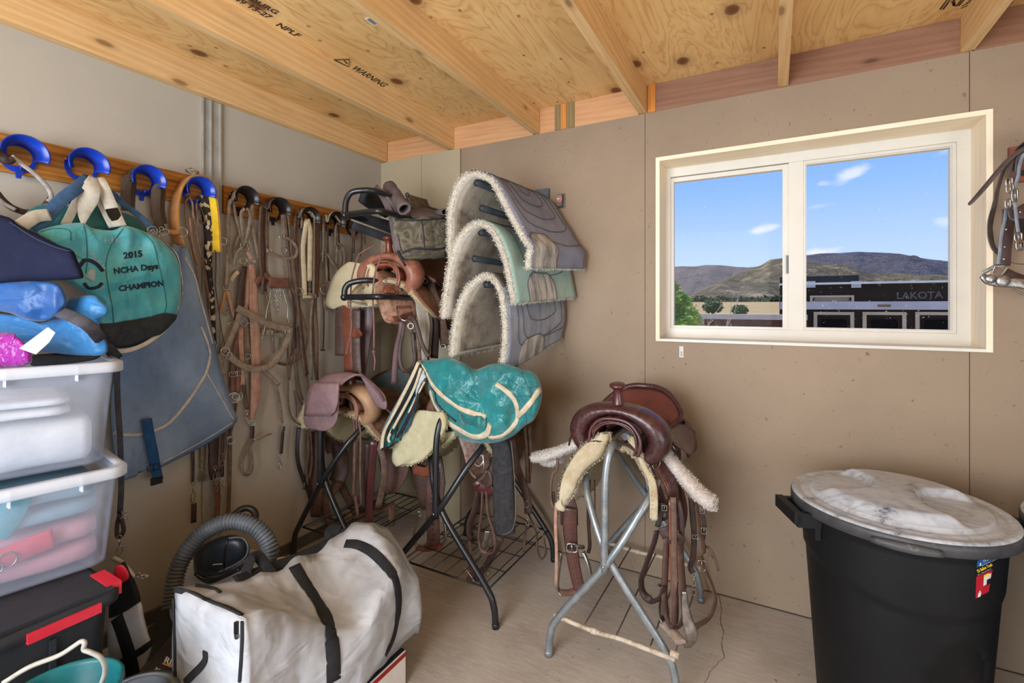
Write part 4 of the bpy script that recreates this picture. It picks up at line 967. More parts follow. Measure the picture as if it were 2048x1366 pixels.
def saddle(name, O, label, m, bl=.24, br=.20, yaw=0, H=.31, horn='tall', lift=0., roll=0., length=.58, seat=True, fs=1.0):
    """m: dict fork, lip, horn, seat, rim, skirt, fleece, fender"""
    T = Matrix.Translation(O) @ Matrix.Rotation(R(yaw), 4, 'Z') @ Matrix.Rotation(R(roll), 4, 'Y')
    t = thing(name, O, label, 'saddle')
    def bd(b, nm, mat, **k):
        bmesh.ops.transform(b.b, matrix=T, verts=b.b.verts); return b.build(nm, mat, t, **k)
    # fork: swelled arch
    b = MB(); rings = []
    arc = [(-.112, -.062, .030, .040), (-.145, -.028, .038, .048), (-.155, .015, .043, .055), (-.135, .058, .042, .060), (-.09, .090, .034, .062), (-.045, .105, .026, .062), (0, .110, .022, .062)]
    arc = arc+[(-x, z, r1, r2) for x, z, r1, r2 in arc[:-1][::-1]]
    P = cr([V(x*fs, 0, z) for x, z, _, _ in arc], 4); k = len(P)
    for i, p in enumerate(P):
        f = i/4; j = min(int(f), len(arc)-2); r1 = lerp(arc[j][2], arc[j+1][2], f-j); r2 = lerp(arc[j][3], arc[j+1][3], f-j)
        tg = (P[min(i+1, k-1)]-P[max(i-1, 0)]).normalized(); B = Vector((0, 1, 0)).cross(tg)
        rings.append(b.ring([p+V(0, .035, 0)+V(0, 1, 0)*math.cos(a)*r2+B*math.sin(a)*r1 for a in [2*math.pi*q/16 for q in range(16)]]))
    b.skin(rings, caps=True); bd(b, 'fork', m['fork'])
    for sc_, yy, rr, mt in ((1., -.022, .007, m['lip']), (.84, -.018, .0045, m['fork'])):
        b = MB(); b.tube(cr([V(-.088*sc_, yy, -.045), V(-.098*sc_, yy, -.01), V(-.09*sc_, yy, .035), V(-.055*sc_, yy, .068*sc_+.004), V(0, yy, .082*sc_), V(.055*sc_, yy, .068*sc_+.004), V(.09*sc_, yy, .035), V(.098*sc_, yy, -.01), V(.088*sc_, yy, -.045)], 6), rr, 8, flat=1); bd(b, 'gullet_roll', mt)
    # inner gullet sheet
    G = [[V(.095*math.cos(a)*.92, y, .072*math.sin(a)-.005) for a in [math.pi*q/14 for q in range(15)]] for y in (-.02, .06, .12)]
    bd(MB().grid(G, .005), 'gullet', m['lip'])
    # horn
    if horn == 'tall':
        prof = [(.034, -.004), (.026, .008), (.019, .03), (.0165, .055), (.017, .072), (.021, .078), (.029, .083), (.031, .088), (.029, .094), (.020, .098), (.0, .099)]
    else:
        prof = [(.040, -.01), (.036, .004), (.034, .02), (.035, .034), (.032, .042), (.035, .046), (.034, .058), (.040, .064), (.046, .070), (.047, .075), (.040, .078), (.02, .077), (0, .077)]
    Mh = Matrix.Translation((0, .03, .118+lift)) @ Matrix.Rotation(R(8), 4, 'X')
    b = MB(); b.lathe(prof, Mh, 20); bd(b, 'horn', m['horn'])
    if horn == 'tall': b = MB(); b.lathe([(.030, .0845), (.0305, .088), (.029, .091)], Mh, 20); bd(b, 'horn_rim', DKE)
    else: b = MB(); b.lathe([(.048, .070), (.0495, .075), (.048, .079)], Mh, 20); bd(b, 'horn_rim', DKE)
    # skirts with fleece
    for s, bx in ((-1, bl), (1, br)):
        def sk(u, f, off):
            a = u*1.35; c = math.sin(a)/math.sin(1.35); d = (1-math.cos(a))/(1-math.cos(1.35))
            x = .035+(bx-.035)*c; z = -.005-H*d
            nx, nz = math.sin(a*.9+.2), math.cos(a*.9+.2)
            e0 = max(0, (u-.55)/.45); y0 = -.045+.10*u+.16*e0**2.4; y1 = length-.02*u-.20*e0**2.6
            y = lerp(y0, y1, f); z += .03*f*f*(1-u)+.012*math.sin(f*9)*u*.5
            x -= .03*f*u
            return V(s*(x+nx*off), y, z+nz*off)
        G = [[sk(i/14, j/16, .004) for j in range(17)] for i in range(15)]
        if s < 0: G = [r[::-1] for r in G]
        bd(MB().grid(G, .006), 'skirt', m['skirt'])
        b = MB(); G = [[sk(i/20*.985, .012+j/26*.975, -.006+.004*fn((i*.7, j*.7, s), 1.3)) for j in range(27)] for i in range(21)]
        G2 = [r[::-1] for r in G] if s < 0 else G
        b.grid(G2, .016)
        fz = []
        for i in range(60):
            u = i/60; fz.append((sk(u, .0, -.010), V(0, -1, 0))); fz.append((sk(u, .0, -.018), V(-s*.4, -.8, -.4))); fz.append((sk(1, i/60, -.012), V(0, 0, -1)))
        b.fuzz(fz, .007, .0016, 5)
        for i in range(1, 20, 1):
            b.fuzz([(sk(i/20, random.random()*.25, -.024), V(-s, -.4, -.5)) for _ in range(6)], .005, .0016, 1)
        bd(b, 'fleece_lining', m['fleece'])
        # stitched border of the skirt
        b = MB(); b.tube([sk(.30+i/30*.68, .03, .0085) for i in range(31)]+[sk(.975, .03+i/20*.9, .0085) for i in range(1, 21)], .0016, 5); bd(b, 'border_stitching', m['lip'])
    if seat:
        def st(u, v):
            w = interp([(0, .075), (.25, .085), (.5, .12), (.75, .165), (.92, .175), (1, .165)], u); zc = interp([(0, .085), (.15, .060), (.35, .045), (.6, .052), (.8, .085), (.95, .125), (1, .135)], u)
            dr = interp([(0, .05), (.3, .055), (.55, .05), (.8, .045), (1, .085)], u)
            a = v*v; y = .075+.33*u-.10*a*max(0, u-.35)
            return V(w*v, y, zc-dr*a*(1 if u < .7 else abs(v)**1.2))
        G = [[st(i/18, -1+j/10) for j in range(21)] for i in range(19)]
        bd(MB().grid([r[::-1] for r in G], .02), 'seat', m['seat'])
        rim = cr([st(.45, 1)+V(.004, 0, 0), st(.7, 1), st(.9, 1)+V(0, .006, .004), st(1, .75)+V(0, .008, .006), st(1, .4)+V(0, .01, .006), st(1, 0)+V(0, .012, .006), st(1, -.4)+V(0, .01, .006), st(1, -.75)+V(0, .008, .006), st(.9, -1)+V(0, .006, .004), st(.7, -1), st(.45, -1)-V(.004, 0, 0)], 5)
        bd(MB().tube(rim, [.007, .012, .014, .014, .014, .012, .007], 10), 'cantle_binding', m['rim'])
        # cantle back and rear housing
        G = []
        for i in range(9):
            q = i/8; G.append([lerp(st(1, v)+V(0, .012, 0), V(.20*v, .43-.03*abs(v)+.02, -.02-.05*v*v), q)+V(0, .012*math.sin(q*3), 0) for v in [-1+j/8 for j in range(17)]])
        bd(MB().grid([r[::-1] for r in G], .006), 'cantle_back', m['rim'])
        for s in (-1, 1):
            G = []
            for i in range(9):
                u = i/8; row = []
                for j in range(12):
                    f = j/11; x = .135+.06*u+.03*f; rr = max(0, f-.5)*2; z = .02-.15*u-.02*f*u+.01*math.sin(f*3)+.05*rr*rr*(u-.45); y = .34+.20*f*(1-.25*(2*u-1)**2*f); row.append(V(s*(x-.02*f), y, z))
                G.append(row)
            if s > 0: G = [r[::-1] for r in G]
            bd(MB().grid(G, .006), 'rear_jockey', m['jock'])
            # side jockey below the seat
            G = []
            for i in range(9):
                u = i/8; row = []
                for j in range(12):
                    f = j/11; e = math.sin(f*math.pi); x = .105+.10*u+.012*e; z = .02-.10*u*(.6+.5*e)-.0; y = .10+.28*f; row.append(V(s*(x+.012), y, z+.01))
                G.append(row)
            if s > 0: G = [r[::-1] for r in G]
            bd(MB().grid(G, .006), 'seat_jockey', m['jock'])
    t['T'] = 0; del t['T']; return t, T
S5m = dict(fork=OXT, lip=OX, horn=OX, seat=OXS, rim=OXT, skirt=DKE, fleece=FL_CREAM, jock=OXT)
s5, T5 = saddle('western_saddle', (1.805, -.655, .845), 'dark oxblood tooled western saddle with cream fleece on the grey rack below the window', S5m, bl=.265, br=.165, yaw=-2, H=.345, lift=-.004)
# straps, fenders and stirrups of the front saddle, hanging as seen
def stirrup(parent, p, w, h, mat, tread, n=(.35, -1, 0), nm='stirrup', side=.018, tw=.05, flare=1.25):
    """two sides hanging from p with a tread between"""
    n = Vector(n).normalized(); u = Vector((0, 0, 1)).cross(n).normalized(); p = Vector(p); b = MB()
    for s in (-1, 1):
        P = cr([p+u*s*w*.36, p+u*s*w*.40-V(0, 0, h*.25), p+u*s*w*.5*flare*.9-V(0, 0, h*.62), p+u*s*w*.5*flare-V(0, 0, h*.9), p+u*s*w*.42*flare-V(0, 0, h)], 5)
        b.strap(P, side*2, .006, [u*s]*2)
    b.build(nm+'_side', mat, parent)
    c = p-V(0, 0, h); b = MB(); b.box(c-V(w*.42*flare, tw/2, .008), c+V(w*.42*flare, tw/2, .008), Matrix.Rotation(math.atan2(u.y, u.x), 3, 'Z')); b.bevel(.004, 2); return b.build(nm+'_tread', tread, parent)
# left fender and stirrup (seen beyond the fleece)
ystrap(s5, 'S6', [(395, 1130, -.50), (400, 1220, -.50), (405, 1366, -.50)], 0, BRD, t=.008, name='fender', wl_=[.055, .075, .075])
ystrap(s5, 'S7', [(340, 60), (335, 180), (345, 330), (365, 480), (400, 640), (425, 690)], 0, leather('stirrup_leather', srgb(104, 60, 46), srgb(76, 44, 36), 'basket', .5, .2, 60, .8), Y=-.52, t=.010, name='stirrup_leather', wl_=[.06, .062, .056, .052, .048, .05])
ystrap(s5, 'S7', [(310, 345, -.545), (350, 352, -.545), (400, 350, -.545), (445, 355, -.53)], .018, DKE, t=.005, name='buckle_strap', rnd=True)
buckle(s5, 'S7', 0, 0, .044, .034, n=NF, pos=at(*pxy('S7', 350, 358), Y=-.556), r=.004)
for pts in ([(275, 395), (262, 470), (245, 580), (246, 660), (280, 715)], [(435, 385), (470, 470), (490, 560), (485, 630), (460, 665)]):
    MB().strap(yp('S7', pts, -.52), .02, .006, (.9, -.5, 0)).build('stirrup_side', STEEL, s5)
MB().strap(yp('S7', [(265, 690, -.55), (340, 688, -.53), (470, 640, -.50)], -.52), .030, .014, (.2, -.4, 1)).build('stirrup_tread', BRR, s5)
for pts, w, m, Y in (([(232, 20), (228, 200), (235, 400), (232, 640)], .014, L_PINK, -.58), ([(210, -60), (222, 60), (240, 110)], .012, L_DARK, -.57), ([(478, -150), (474, 150), (484, 330), (472, 395)], .016, L_DARK, -.40), ([(520, -150), (522, 60), (516, 190)], .006, L_DARK, -.38)):
    ystrap(s5, 'S7', pts, w, m, Y=Y, name='latigo')
# concho strings at the left shoulder
ystrap(s5, 'S6', [(480, 520, -.62), (420, 560, -.62), (400, 640, -.6)], .008, L_DARK, name='saddle_string')
for pts in ([(260, 880), (240, 960), (235, 1120), (265, 1230)], [(300, 760), (290, 860), (260, 900)]): ystrap(s5, 'S6', pts, .012, L_BRN, Y=-.58, name='saddle_string')
ring(s5, 'P', 0, 0, .012) if False else None
# right side: layered rigging
RGT = [([(1080, 690), (1140, 820), (1190, 980), (1200, 1120), (1190, 1290)], .030, BRD, -.60, .006, 'skirt_edge'), ([(1110, 740), (1180, 850), (1250, 1000), (1300, 1130)], .022, L_BRN, -.58, .006, 'cinch_keeper'), ([(1150, 760), (1220, 880), (1290, 1010), (1310, 1090)], .016, CHES, -.565, .006, 'cinch_keeper'),
       ([(1180, 780), (1290, 900), (1350, 1030), (1345, 1200), (1350, 1366)], .060, OXT, -.545, .006, 'fender'), ([(1260, 620), (1370, 760), (1470, 900), (1540, 980)], .020, L_DARK, -.46, .006, 'rear_strap'), ([(1390, 1000), (1420, 1120), (1440, 1250), (1420, 1400)], .055, OX, -.47, .006, 'fender')]
for pts, w, m, Y, th, nm in RGT: ystrap(s5, 'S6', pts, w, m, Y=Y, t=th, name=nm, n=(1, -.5, .2))
b = MB(); b.torus(at(*pxy('S6', 1300, 600), Y=-.53), .022, .0035, (1, -.6, .5), 18, 6, sx=1.5, ang=.6); b.torus(at(*pxy('S6', 1370, 640), Y=-.52), .014, .003, (1, -.6, .5), 18, 6); b.build('rigging_dee', STEEL, s5)
b = MB(); b.torus(at(*pxy('S6', 1195, 800), Y=-.585), .016, .003, (1, -.8, .2), 18, 6, sx=1.5, ang=1.); b.build('rigging_dee', STEEL, s5)
Q = [([(985, 230), (960, 330), (905, 480), (868, 600), (885, 700), (950, 750), (1010, 725), (1040, 640)], .03, DKE, -.60, (1, -.6, 0)), ([(1040, 200), (1075, 270), (1130, 285), (1165, 260)], .050, L_DARK, -.585, NF), ([(1105, -20), (1112, 200), (1110, 420), (1118, 600), (1098, 760), (1100, 930)], .022, L_BRN, -.595, NF),
     ([(1085, 0), (1090, 300), (1098, 560), (1108, 760), (1090, 880)], .015, CHES, -.585, NF), ([(1060, 280), (1050, 500), (1042, 720), (1060, 860), (1105, 940), (1125, 860), (1120, 600)], .030, BRD, -.59, (1, -.7, 0)), ([(1150, 280), (1160, 500), (1180, 700), (1190, 860), (1150, 935), (1110, 935)], .032, BRD, -.575, (1, -.7, 0)),
     ([(1140, 0), (1170, 160), (1165, 400), (1175, 560), (1185, 660)], .020, DKE, -.56, NF), ([(990, 200), (1010, 120), (1030, 20)], .020, L_BLACK, -.60, NF), ([(1050, 300), (1040, 460), (1030, 620), (1000, 640)], .022, L_DARK, -.575, (1, -.5, 0)), ([(1010, 150), (1060, 130), (1080, 60)], .012, L_BLACK, -.57, NF)]
for pts, w, m, Y, n_ in Q: ystrap(s5, 'S7', pts, w, m, Y=Y, t=.005, name='latigo', n=n_)
ystrap(s5, 'S7', [(1240, -20), (1250, 120), (1262, 260), (1255, 420), (1235, 500), (1255, 545)], .022, L_DARK, Y=-.42, name='back_cinch_strap'); ystrap(s5, 'S7', [(1275, 20), (1300, 200), (1330, 340), (1335, 400)], .028, L_BRN, Y=-.40, name='back_cinch_strap', n=(1, -.5, 0)); ystrap(s5, 'S7', [(1320, 90), (1340, 200), (1325, 300)], .018, L_DARK, Y=-.38, name='back_cinch_strap')
ystrap(s5, 'S7', [(1315, 420), (1345, 530), (1400, 660), (1420, 760), (1380, 870), (1300, 930), (1262, 945)], .026, L_BRN, Y=-.40, name='back_cinch_strap', n=(.8, -.4, .5)); ystrap(s5, 'S7', [(1340, 340), (1385, 370), (1420, 440), (1445, 530)], .010, L_BRN, Y=-.36, name='strap_end', rnd=True)
buckle(s5, 'S7', 0, 0, .022, .016, n=NF, pos=at(*pxy('S7', 1272, 275), Y=-.436)); buckle(s5, 'S7', 0, 0, .03, .04, n=NF, pos=at(*pxy('S7', 1318, 490), Y=-.415)); buckle(s5, 'S7', 0, 0, .02, .024, n=NF, pos=at(*pxy('S7', 1335, 230), Y=-.40)); buckle(s5, 'S7', 0, 0, .018, .02, n=NF, pos=at(*pxy('S7', 1040, 60), Y=-.61))
for cc in ([(1322, 80)], [(1165, 555)]): buckle(s5, 'S7', 0, 0, .016, .022, n=NF, pos=at(*pxy('S7', *cc[0]), Y=-.41 if cc[0][0] > 1200 else -.56))
snap(s5, 'S7', 0, 0, .085, pos=at(*pxy('S7', 1260, 545), Y=-.42), n=NF, mat=STEEL); ystrap(s5, 'S7', [(1262, 680), (1240, 760), (1225, 800)], .008, L_BRN, Y=-.42)
# right stirrup, silver, seen edge-on
MB().strap(yp('S7', [(1190, 682), (1195, 780), (1215, 900), (1245, 1000), (1225, 1060), (1180, 1080)], -.60), [.018, .026, .040, .046, .040, .03], .006, (.5, -1, .1)).build('stirrup_side', STEEL, s5)
MB().strap(yp('S7', [(1030, 700), (1012, 780), (1010, 860), (1030, 910)], -.57), .028, .006, (.8, -.6, .1)).build('stirrup_side', STEEL, s5)
MB().strap(yp('S7', [(1030, 905, -.56), (1090, 970, -.58), (1165, 1065, -.62)], -.58), .05, .012, (.4, -.3, 1)).build('stirrup_tread', pm('worn_tread', srgb(206, 190, 180), srgb(170, 150, 140), 30, .7, .2), s5)
MB().tube(yp('S7', [(1145, 1060), (1130, 1120), (1140, 1180)], -.6), .003, 6).build('stirrup_bolt', BRASSY, s5)
MB().tube(yp('S7', [(1085, 1140), (1150, 1165)], -.745), .011, 10).build('wooden_peg', RAILW, bpy.data.objects['saddle_rack'])

# white fleece pad lying crosswise under the front saddle
wf = thing('white_fleece_pad', (1.8, -.45, .68), 'white fleece girth cover poking out on both sides of the oxblood saddle', 'fleece')
def furtube(path, rad, mat, parent, name, flat=.7, up=None, fz=12, ln=.0055):
    b = MB(); P = cr(path, 12); n = len(P); b.tube(P, rad, 24, flat=flat, up=up)
    pts = [v.co.copy() for v in b.b.verts]
    for p in pts:
        q = min(P, key=lambda c: (c-p).length); b.fuzz([(p, (p-q).normalized())], ln, .0016, fz//3)
    return b.build(name, mat, parent)
furtube([at(*pxy('S6', 1215, 620), Y=-.50), at(*pxy('S6', 1330, 790), Y=-.50), at(*pxy('S6', 1460, 940), Y=-.50), at(*pxy('S6', 1590, 1080), Y=-.50), at(*pxy('S6', 1700, 1160), Y=-.50), at(*pxy('S6', 1745, 1175), Y=-.5)], [.030, .040, .042, .044, .044, .028], FL_WHITE, wf, 'fleece_roll', .62, up=(.3, -1, 0))
furtube([at(*pxy('S6', 490, 620), Y=-.50), at(*pxy('S6', 330, 690), Y=-.48), at(*pxy('S6', 180, 735), Y=-.47), at(*pxy('S6', 75, 750), Y=-.46)], [.024, .026, .030, .024], FL_WHITE, wf, 'fleece_roll', .7, up=(.3, -1, 0))
furtube([at(*pxy('S6', 330, 770), Y=-.46), at(*pxy('S6', 240, 800), Y=-.45), at(*pxy('S6', 150, 790), Y=-.45)], [.012, .018, .012], FL_WHITE, wf, 'fleece_roll', .7, up=(.3, -1, 0))
furtube([at(*pxy('S6', 770, 470), Y=-.30), at(*pxy('S6', 850, 462), Y=-.30), at(*pxy('S6', 930, 480), Y=-.30)], [.012, .018, .010], FL_WHITE, wf, 'fleece_roll', .7, up=(.3, -1, 0), ln=.006)
MB().tube(yp('S6', [(290, 760), (286, 840)], -.5), .003, 6).build('metal_end', STEEL, wf)

# ---- saddle 1: mauve pouches, against the left wall
S1m = dict(fork=TANF, lip=CHED, horn=OX, seat=BRR, rim=BRR, skirt=TANT, fleece=FL_YEL, jock=BRR)
s1, T1 = saddle('western_saddle', (.325, -.61, .800), 'dusty tan saddle with short wide horn on the rack nearest the left wall', S1m, bl=.22, br=.21, yaw=4, H=.25, horn='short', lift=-.006)
for pts, w, m, Y in (([(425, 340), (445, 450), (450, 600), (445, 800), (440, 950), (462, 1130)], .018, L_RED, -.60), ([(405, 335), (430, 470), (440, 640), (435, 900), (432, 1000)], .016, L_BRN, -.61), ([(452, 420), (480, 560), (478, 800), (485, 1060)], .012, L_BRN, -.60)):
    ystrap(s1, 'S4', pts, w, m, Y=Y, name='saddle_string')
b = MB(); b.torus(at(*pxy('S4', 530, 560), Y=-.56), .040, .005, (.9, -.5, 0), 20, 8); b.build('cinch_ring', pm('blackened_steel', srgb(70, 68, 66), None, 20, .35, .1, metal=.8), s1)
for pts, w, m, Y in (([(575, 620), (560, 800), (545, 1000), (540, 1180)], .040, OX, -.54), ([(535, 640), (520, 800), (500, 980), (500, 1080)], .030, L_DARK, -.55), ([(560, 620), (600, 640), (640, 760), (640, 900), (600, 1080)], .035, L_BRN, -.52), ([(540, 640), (530, 760), (545, 900)], .05, BRR, -.50), ([(60, 530), (50, 640), (55, 760), (90, 880), (130, 980), (150, 1060)], .022, L_BLACK, -.55), ([(120, 550), (125, 700), (105, 860), (95, 950)], .014, L_BRN, -.56), ([(140, 560), (150, 760), (130, 880)], .012, L_BRN, -.56)):
    ystrap(s1, 'S4', pts, w, m, Y=Y, t=.005, name='latigo', n=(.7, -.8, 0))
# fender left, stirrups
ystrap(s1, 'S4', [(190, 560, -.50), (180, 760, -.50), (175, 960, -.50), (175, 1140, -.50)], 0, BRD, t=.008, name='fender', wl_=[.09, .10, .09, .06])
def stp(parent, crop, pts, w, th, Y, mat, n): MB().strap(yp(crop, pts, Y), w, th, n).build('stirrup_side', mat, parent)
STL = leather('leather_covered_stirrup', srgb(120, 88, 68), srgb(94, 66, 52), None, .7, 0, dust=srgb(146, 116, 94))
stp(s1, 'S4', [(225, 930), (235, 1040), (255, 1140), (290, 1190), (350, 1180), (430, 1120)], .045, .02, -.36, STL, (.6, -.7, .1)); stp(s1, 'S4', [(340, 890), (370, 960), (410, 1040), (440, 1110)], .04, .014, -.34, STL, (.8, -.5, .1)); stp(s1, 'S4', [(215, 950), (280, 960), (345, 900)], .05, .01, -.35, STL, NF)
stp(s1, 'S4', [(250, 650), (300, 640), (340, 700), (350, 800), (320, 900)], .10, .008, -.36, BRD, NF); stp(s1, 'S4', [(440, 1130), (560, 1110), (700, 1060)], .05, .014, -.40, STL, (.3, -.4, 1)); stp(s1, 'S4', [(700, 1060), (690, 1200)], .04, .012, -.40, STL, (.8, -.5, 0))
# big dark fender leaf to the right
G = [[at(*pxy('S4', lerp(lx, rx, j/8), y), Y=-.42+.03*math.sin(j/8*3)) for j in range(9)] for y, lx, rx in ((500, 560, 690), (620, 590, 790), (760, 610, 815), (860, 625, 800), (940, 640, 750), (985, 665, 700))]
G = [cr([r[j] for r in G], 4) for j in range(9)]; MB().grid(G, .006).build('fender', leather('plum_brown_fender', srgb(104, 76, 66), srgb(82, 58, 52), None, .8, 0), s1)

# ---- saddle 2: under the teal blanket
S2m = dict(fork=BRT, lip=BRD, horn=BRD, seat=BRD, rim=BRD, skirt=BRT, fleece=fleece('pale_yellow_lining', srgb(224, 214, 172), srgb(206, 196, 150), srgb(176, 160, 112), .4), jock=BRT)
s2, T2 = saddle('western_saddle', (1.045, -.60, .830), 'dark basket-stamped saddle with pale lining on the middle rack, mostly covered by the teal blanket', S2m, bl=.27, br=.19, yaw=6, H=.27, horn='short', lift=-.12, fs=.92)
# fender and stirrup leather left of the rack post
G = [[at(*pxy('S5', lerp(lx, rx, j/6), y), Y=-.50) for j in range(7)] for y, lx, rx in ((560, 160, 320), (620, 165, 330), (700, 180, 340), (780, 195, 330), (840, 215, 322))]
MB().grid(G, .008).build('fender', leather('stamped_stirrup_fender', srgb(98, 72, 62), srgb(76, 56, 48), 'basket', .55, .1, 46, .8), s2)
ystrap(s2, 'S5', [(280, 640), (278, 740), (275, 860), (280, 960), (280, 1035)], .068, BRD, Y=-.515, t=.006, name='stirrup_leather'); ystrap(s2, 'S5', [(175, 625), (240, 640), (285, 610)], .05, CHES, Y=-.53, t=.008, name='stirrup_keeper')
b = MB()
for i in range(12): b.torus(at(*pxy('S5', 275+(-4 if i < 5 else 2), 700+i*27), Y=-.521), .0035, .0012, NF, 8, 4)
b.build('strap_holes', L_BLACK, s2)
for pts in ([(205, 845), (195, 900), (178, 970), (175, 1010), (200, 1030)], [(308, 845), (330, 880), (345, 950), (342, 1000), (320, 1032)]): MB().tube(yp('S5', pts, -.52), .0065, 8).build('stirrup_side', STEEL, s2)
MB().strap(yp('S5', [(195, 1038), (250, 1045), (325, 1030)], -.52), .035, .014, (.2, -.5, 1)).build('stirrup_tread', CHES, s2)
snap(s2, 'S5', 0, 0, .035, pos=at(*pxy('S5', 210, 835), Y=-.53), n=NF)
# right front corner of the skirt, conchos, latigo, dark girth
G = [[at(*pxy('S5', lerp(lx, rx, j/8), y), Y=lerp(-.60, -.50, j/8)) for j in range(9)] for y, lx, rx in ((400, 375, 560), (470, 415, 590), (540, 440, 590), (600, 455, 585), (650, 480, 560), (668, 505, 540))]
MB().grid(G, .008).build('skirt_corner', leather('tooled_grey_brown', srgb(150, 120, 106), srgb(120, 92, 80), 'tooled', .6, .1, 60, .8, srgb(168, 146, 134)), s2)
b = MB(); b.torus(at(*pxy('S5', 518, 580), Y=-.60), .026, .0035, (.7, -.8, 0), 20, 6, sx=.8); b.build('concho_ring', STEEL, s2); MB().tube(yp('S5', [(540, 545, -.59), (545, 600, -.60), (540, 650, -.60)], -.6), .003, 6).build('rigging_dee', STEEL, s2)
for pts, w, m, Y, n_ in (([(505, 690), (520, 720), (560, 735), (592, 725)], .045, OX, -.60, NF), ([(545, 640), (575, 650), (580, 700), (560, 720)], .02, L_DARK, -.61, NF), ([(520, 740), (500, 830), (470, 920), (480, 985), (510, 990)], .035, L_DARK, -.58, (1, -.6, 0)), ([(540, 740), (535, 860), (520, 980), (535, 1050), (580, 1070), (605, 1040), (600, 960), (570, 860), (560, 740)], .018, BRD, -.605, (1, -.3, 0)),
                   ([(560, 640), (540, 670), (515, 690)], .014, BRD, -.61, NF), ([(690, 460), (715, 600), (750, 700), (775, 790), (780, 860)], .038, BRD, -.40, NF), ([(760, 400), (770, 520), (775, 700)], .018, L_BRN, -.38, NF), ([(785, 400), (790, 560), (780, 700)], .022, L_BRN, -.36, NF), ([(780, 860), (820, 960), (830, 1060), (850, 1098), (872, 1060), (860, 990)], .012, BRD, -.38, (1, -.4, 0)), ([(775, 900), (762, 980), (755, 1060)], .012, BRD, -.38, NF), ([(720, 870), (790, 910), (850, 960), (862, 1020)], .008, L_BRN, -.38, NF),
                   ([(470, 1000), (475, 1100), (480, 1160)], .02, L_BRN, -.5, NF), ([(636, 990), (600, 1060), (560, 1130), (500, 1210)], .03, L_DARK, -.50, NF)):
    ystrap(s2, 'S5', pts, w, m, Y=Y, t=.005, name='latigo', n=n_)
ystrap(s2, 'S5', [(630, 460), (645, 600), (650, 760), (655, 900), (660, 975)], 0, pm('black_felt_girth', srgb(58, 56, 58), srgb(38, 38, 40), 40, .95, .8, 300, dust=srgb(110, 104, 98), dustlo=.62), Y=-.585, t=.022, name='felt_girth', wl_=[.075, .095, .10, .098, .085], rnd=True)
ystrap(s2, 'S5', [(600, 480), (603, 700), (606, 900), (640, 965), (690, 950), (710, 880), (708, 700), (690, 480)], .003, pm('grey_binding', srgb(120, 112, 100), None, 50, .9, .2), Y=-.598, t=.002, name='girth_binding')
buckle(s2, 'S5', 0, 0, .02, .03, n=NF, pos=at(*pxy('S5', 770, 810), Y=-.41)); snap(s2, 'S5', 0, 0, .04, pos=at(*pxy('S5', 775, 875), Y=-.40), n=NF, mat=STEEL)
ystrap(s2, 'S5', [(575, 950), (555, 1020), (520, 1080), (480, 1130)], .045, STEEL, Y=-.50, t=.005, name='stirrup_side', n=(.8, -.6, .2)); MB().tube(yp('S5', [(440, 1140), (480, 1190), (500, 1218), (545, 1210), (570, 1170)], -.50), .004, 6).build('stirrup_side', STEEL, s2); MB().strap(yp('S5', [(470, 1215), (495, 1180), (520, 1150)], -.48), .04, .01, NF).build('stirrup_tread', BRR, s2)
# ------------------------------------------------------------------ saddle pads on the wall arms
YAWP = .077
def sp(p): return p
ARMG = pm('blue_grey_pipe', srgb(96, 108, 120), srgb(76, 86, 98), 20, .45, .1, 100)
rk = thing('pad_rack', (1.18, -.02, 1.7), 'blue grey wall rack whose five arms carry the saddle pads', 'wall rack')
AR = []
for x, y in ((275, 135), (305, 285), (300, 430), (262, 585), (332, 740)):
    p = at(*pxy('PD', x, y), Y=-.57); AR.append(p); q = V(p.x+.57*YAWP, -.004, p.z-.012)
    b = MB(); b.tube([p, p.lerp(q, .97)], .0155, 14, caps=False); b.tube([p+V(.0004, .0004, 0), p.lerp(q, .96)], .0125, 14, caps=False); b.build('arm', ARMG, rk)
    MB().lathe([(.0125, 0), (.010, .002), (.0, .003)], Matrix.Translation(p+V(0, .006, 0)) @ Matrix.Rotation(R(90), 4, 'X'), 12).build('arm_end_plug', pm('dark_plug', srgb(60, 60, 60), None, 20, .7, 0), rk)
MB().box((1.16, -.022, AR[4].z-.12), (1.24, -.001, AR[0].z+.08)).bevel(.003, 2).build('mounting_plate', ARMG, rk)
p = at(1123, 398, Y=-.004); b = MB(); b.box((p.x-.022, -.005, p.z-.05), (p.x+.022, -.001, p.z+.03)).bevel(.002, 1); b.box((p.x-.013, -.03, p.z-.045), (p.x+.013, -.004, p.z+.022)).bevel(.003, 2)
wb = b.build('mounting_bracket', pm('bracket_grey', srgb(120, 112, 104), srgb(92, 86, 80), 20, .5, .2, metal=.4), None, 'small grey wall bracket with a red and white round sticker behind the top saddle pad', 'bracket')
MB().lathe([(.0135, 0), (.013, .001), (.0, .0012)], Matrix.Translation((p.x-.001, -.0305, p.z-.005)) @ Matrix.Rotation(R(90), 4, 'X'), 20).build('sticker', pm('sticker_red', srgb(196, 60, 56), srgb(186, 52, 50), 20, .5, 0), wb)
MB().torus((p.x-.001, -.0322, p.z-.005), .0125, .0012, (0, 1, 0), 20, 5).build('sticker_edge', pm('sticker_white', None), wb)
text('Ais', .012, frame((p.x-.011, -.0328, p.z-.009), (1, 0, .15), (-.15, 0, 1)), pm('sticker_white', None), 'sticker_lettering', wb, .0002, bold=.0004)

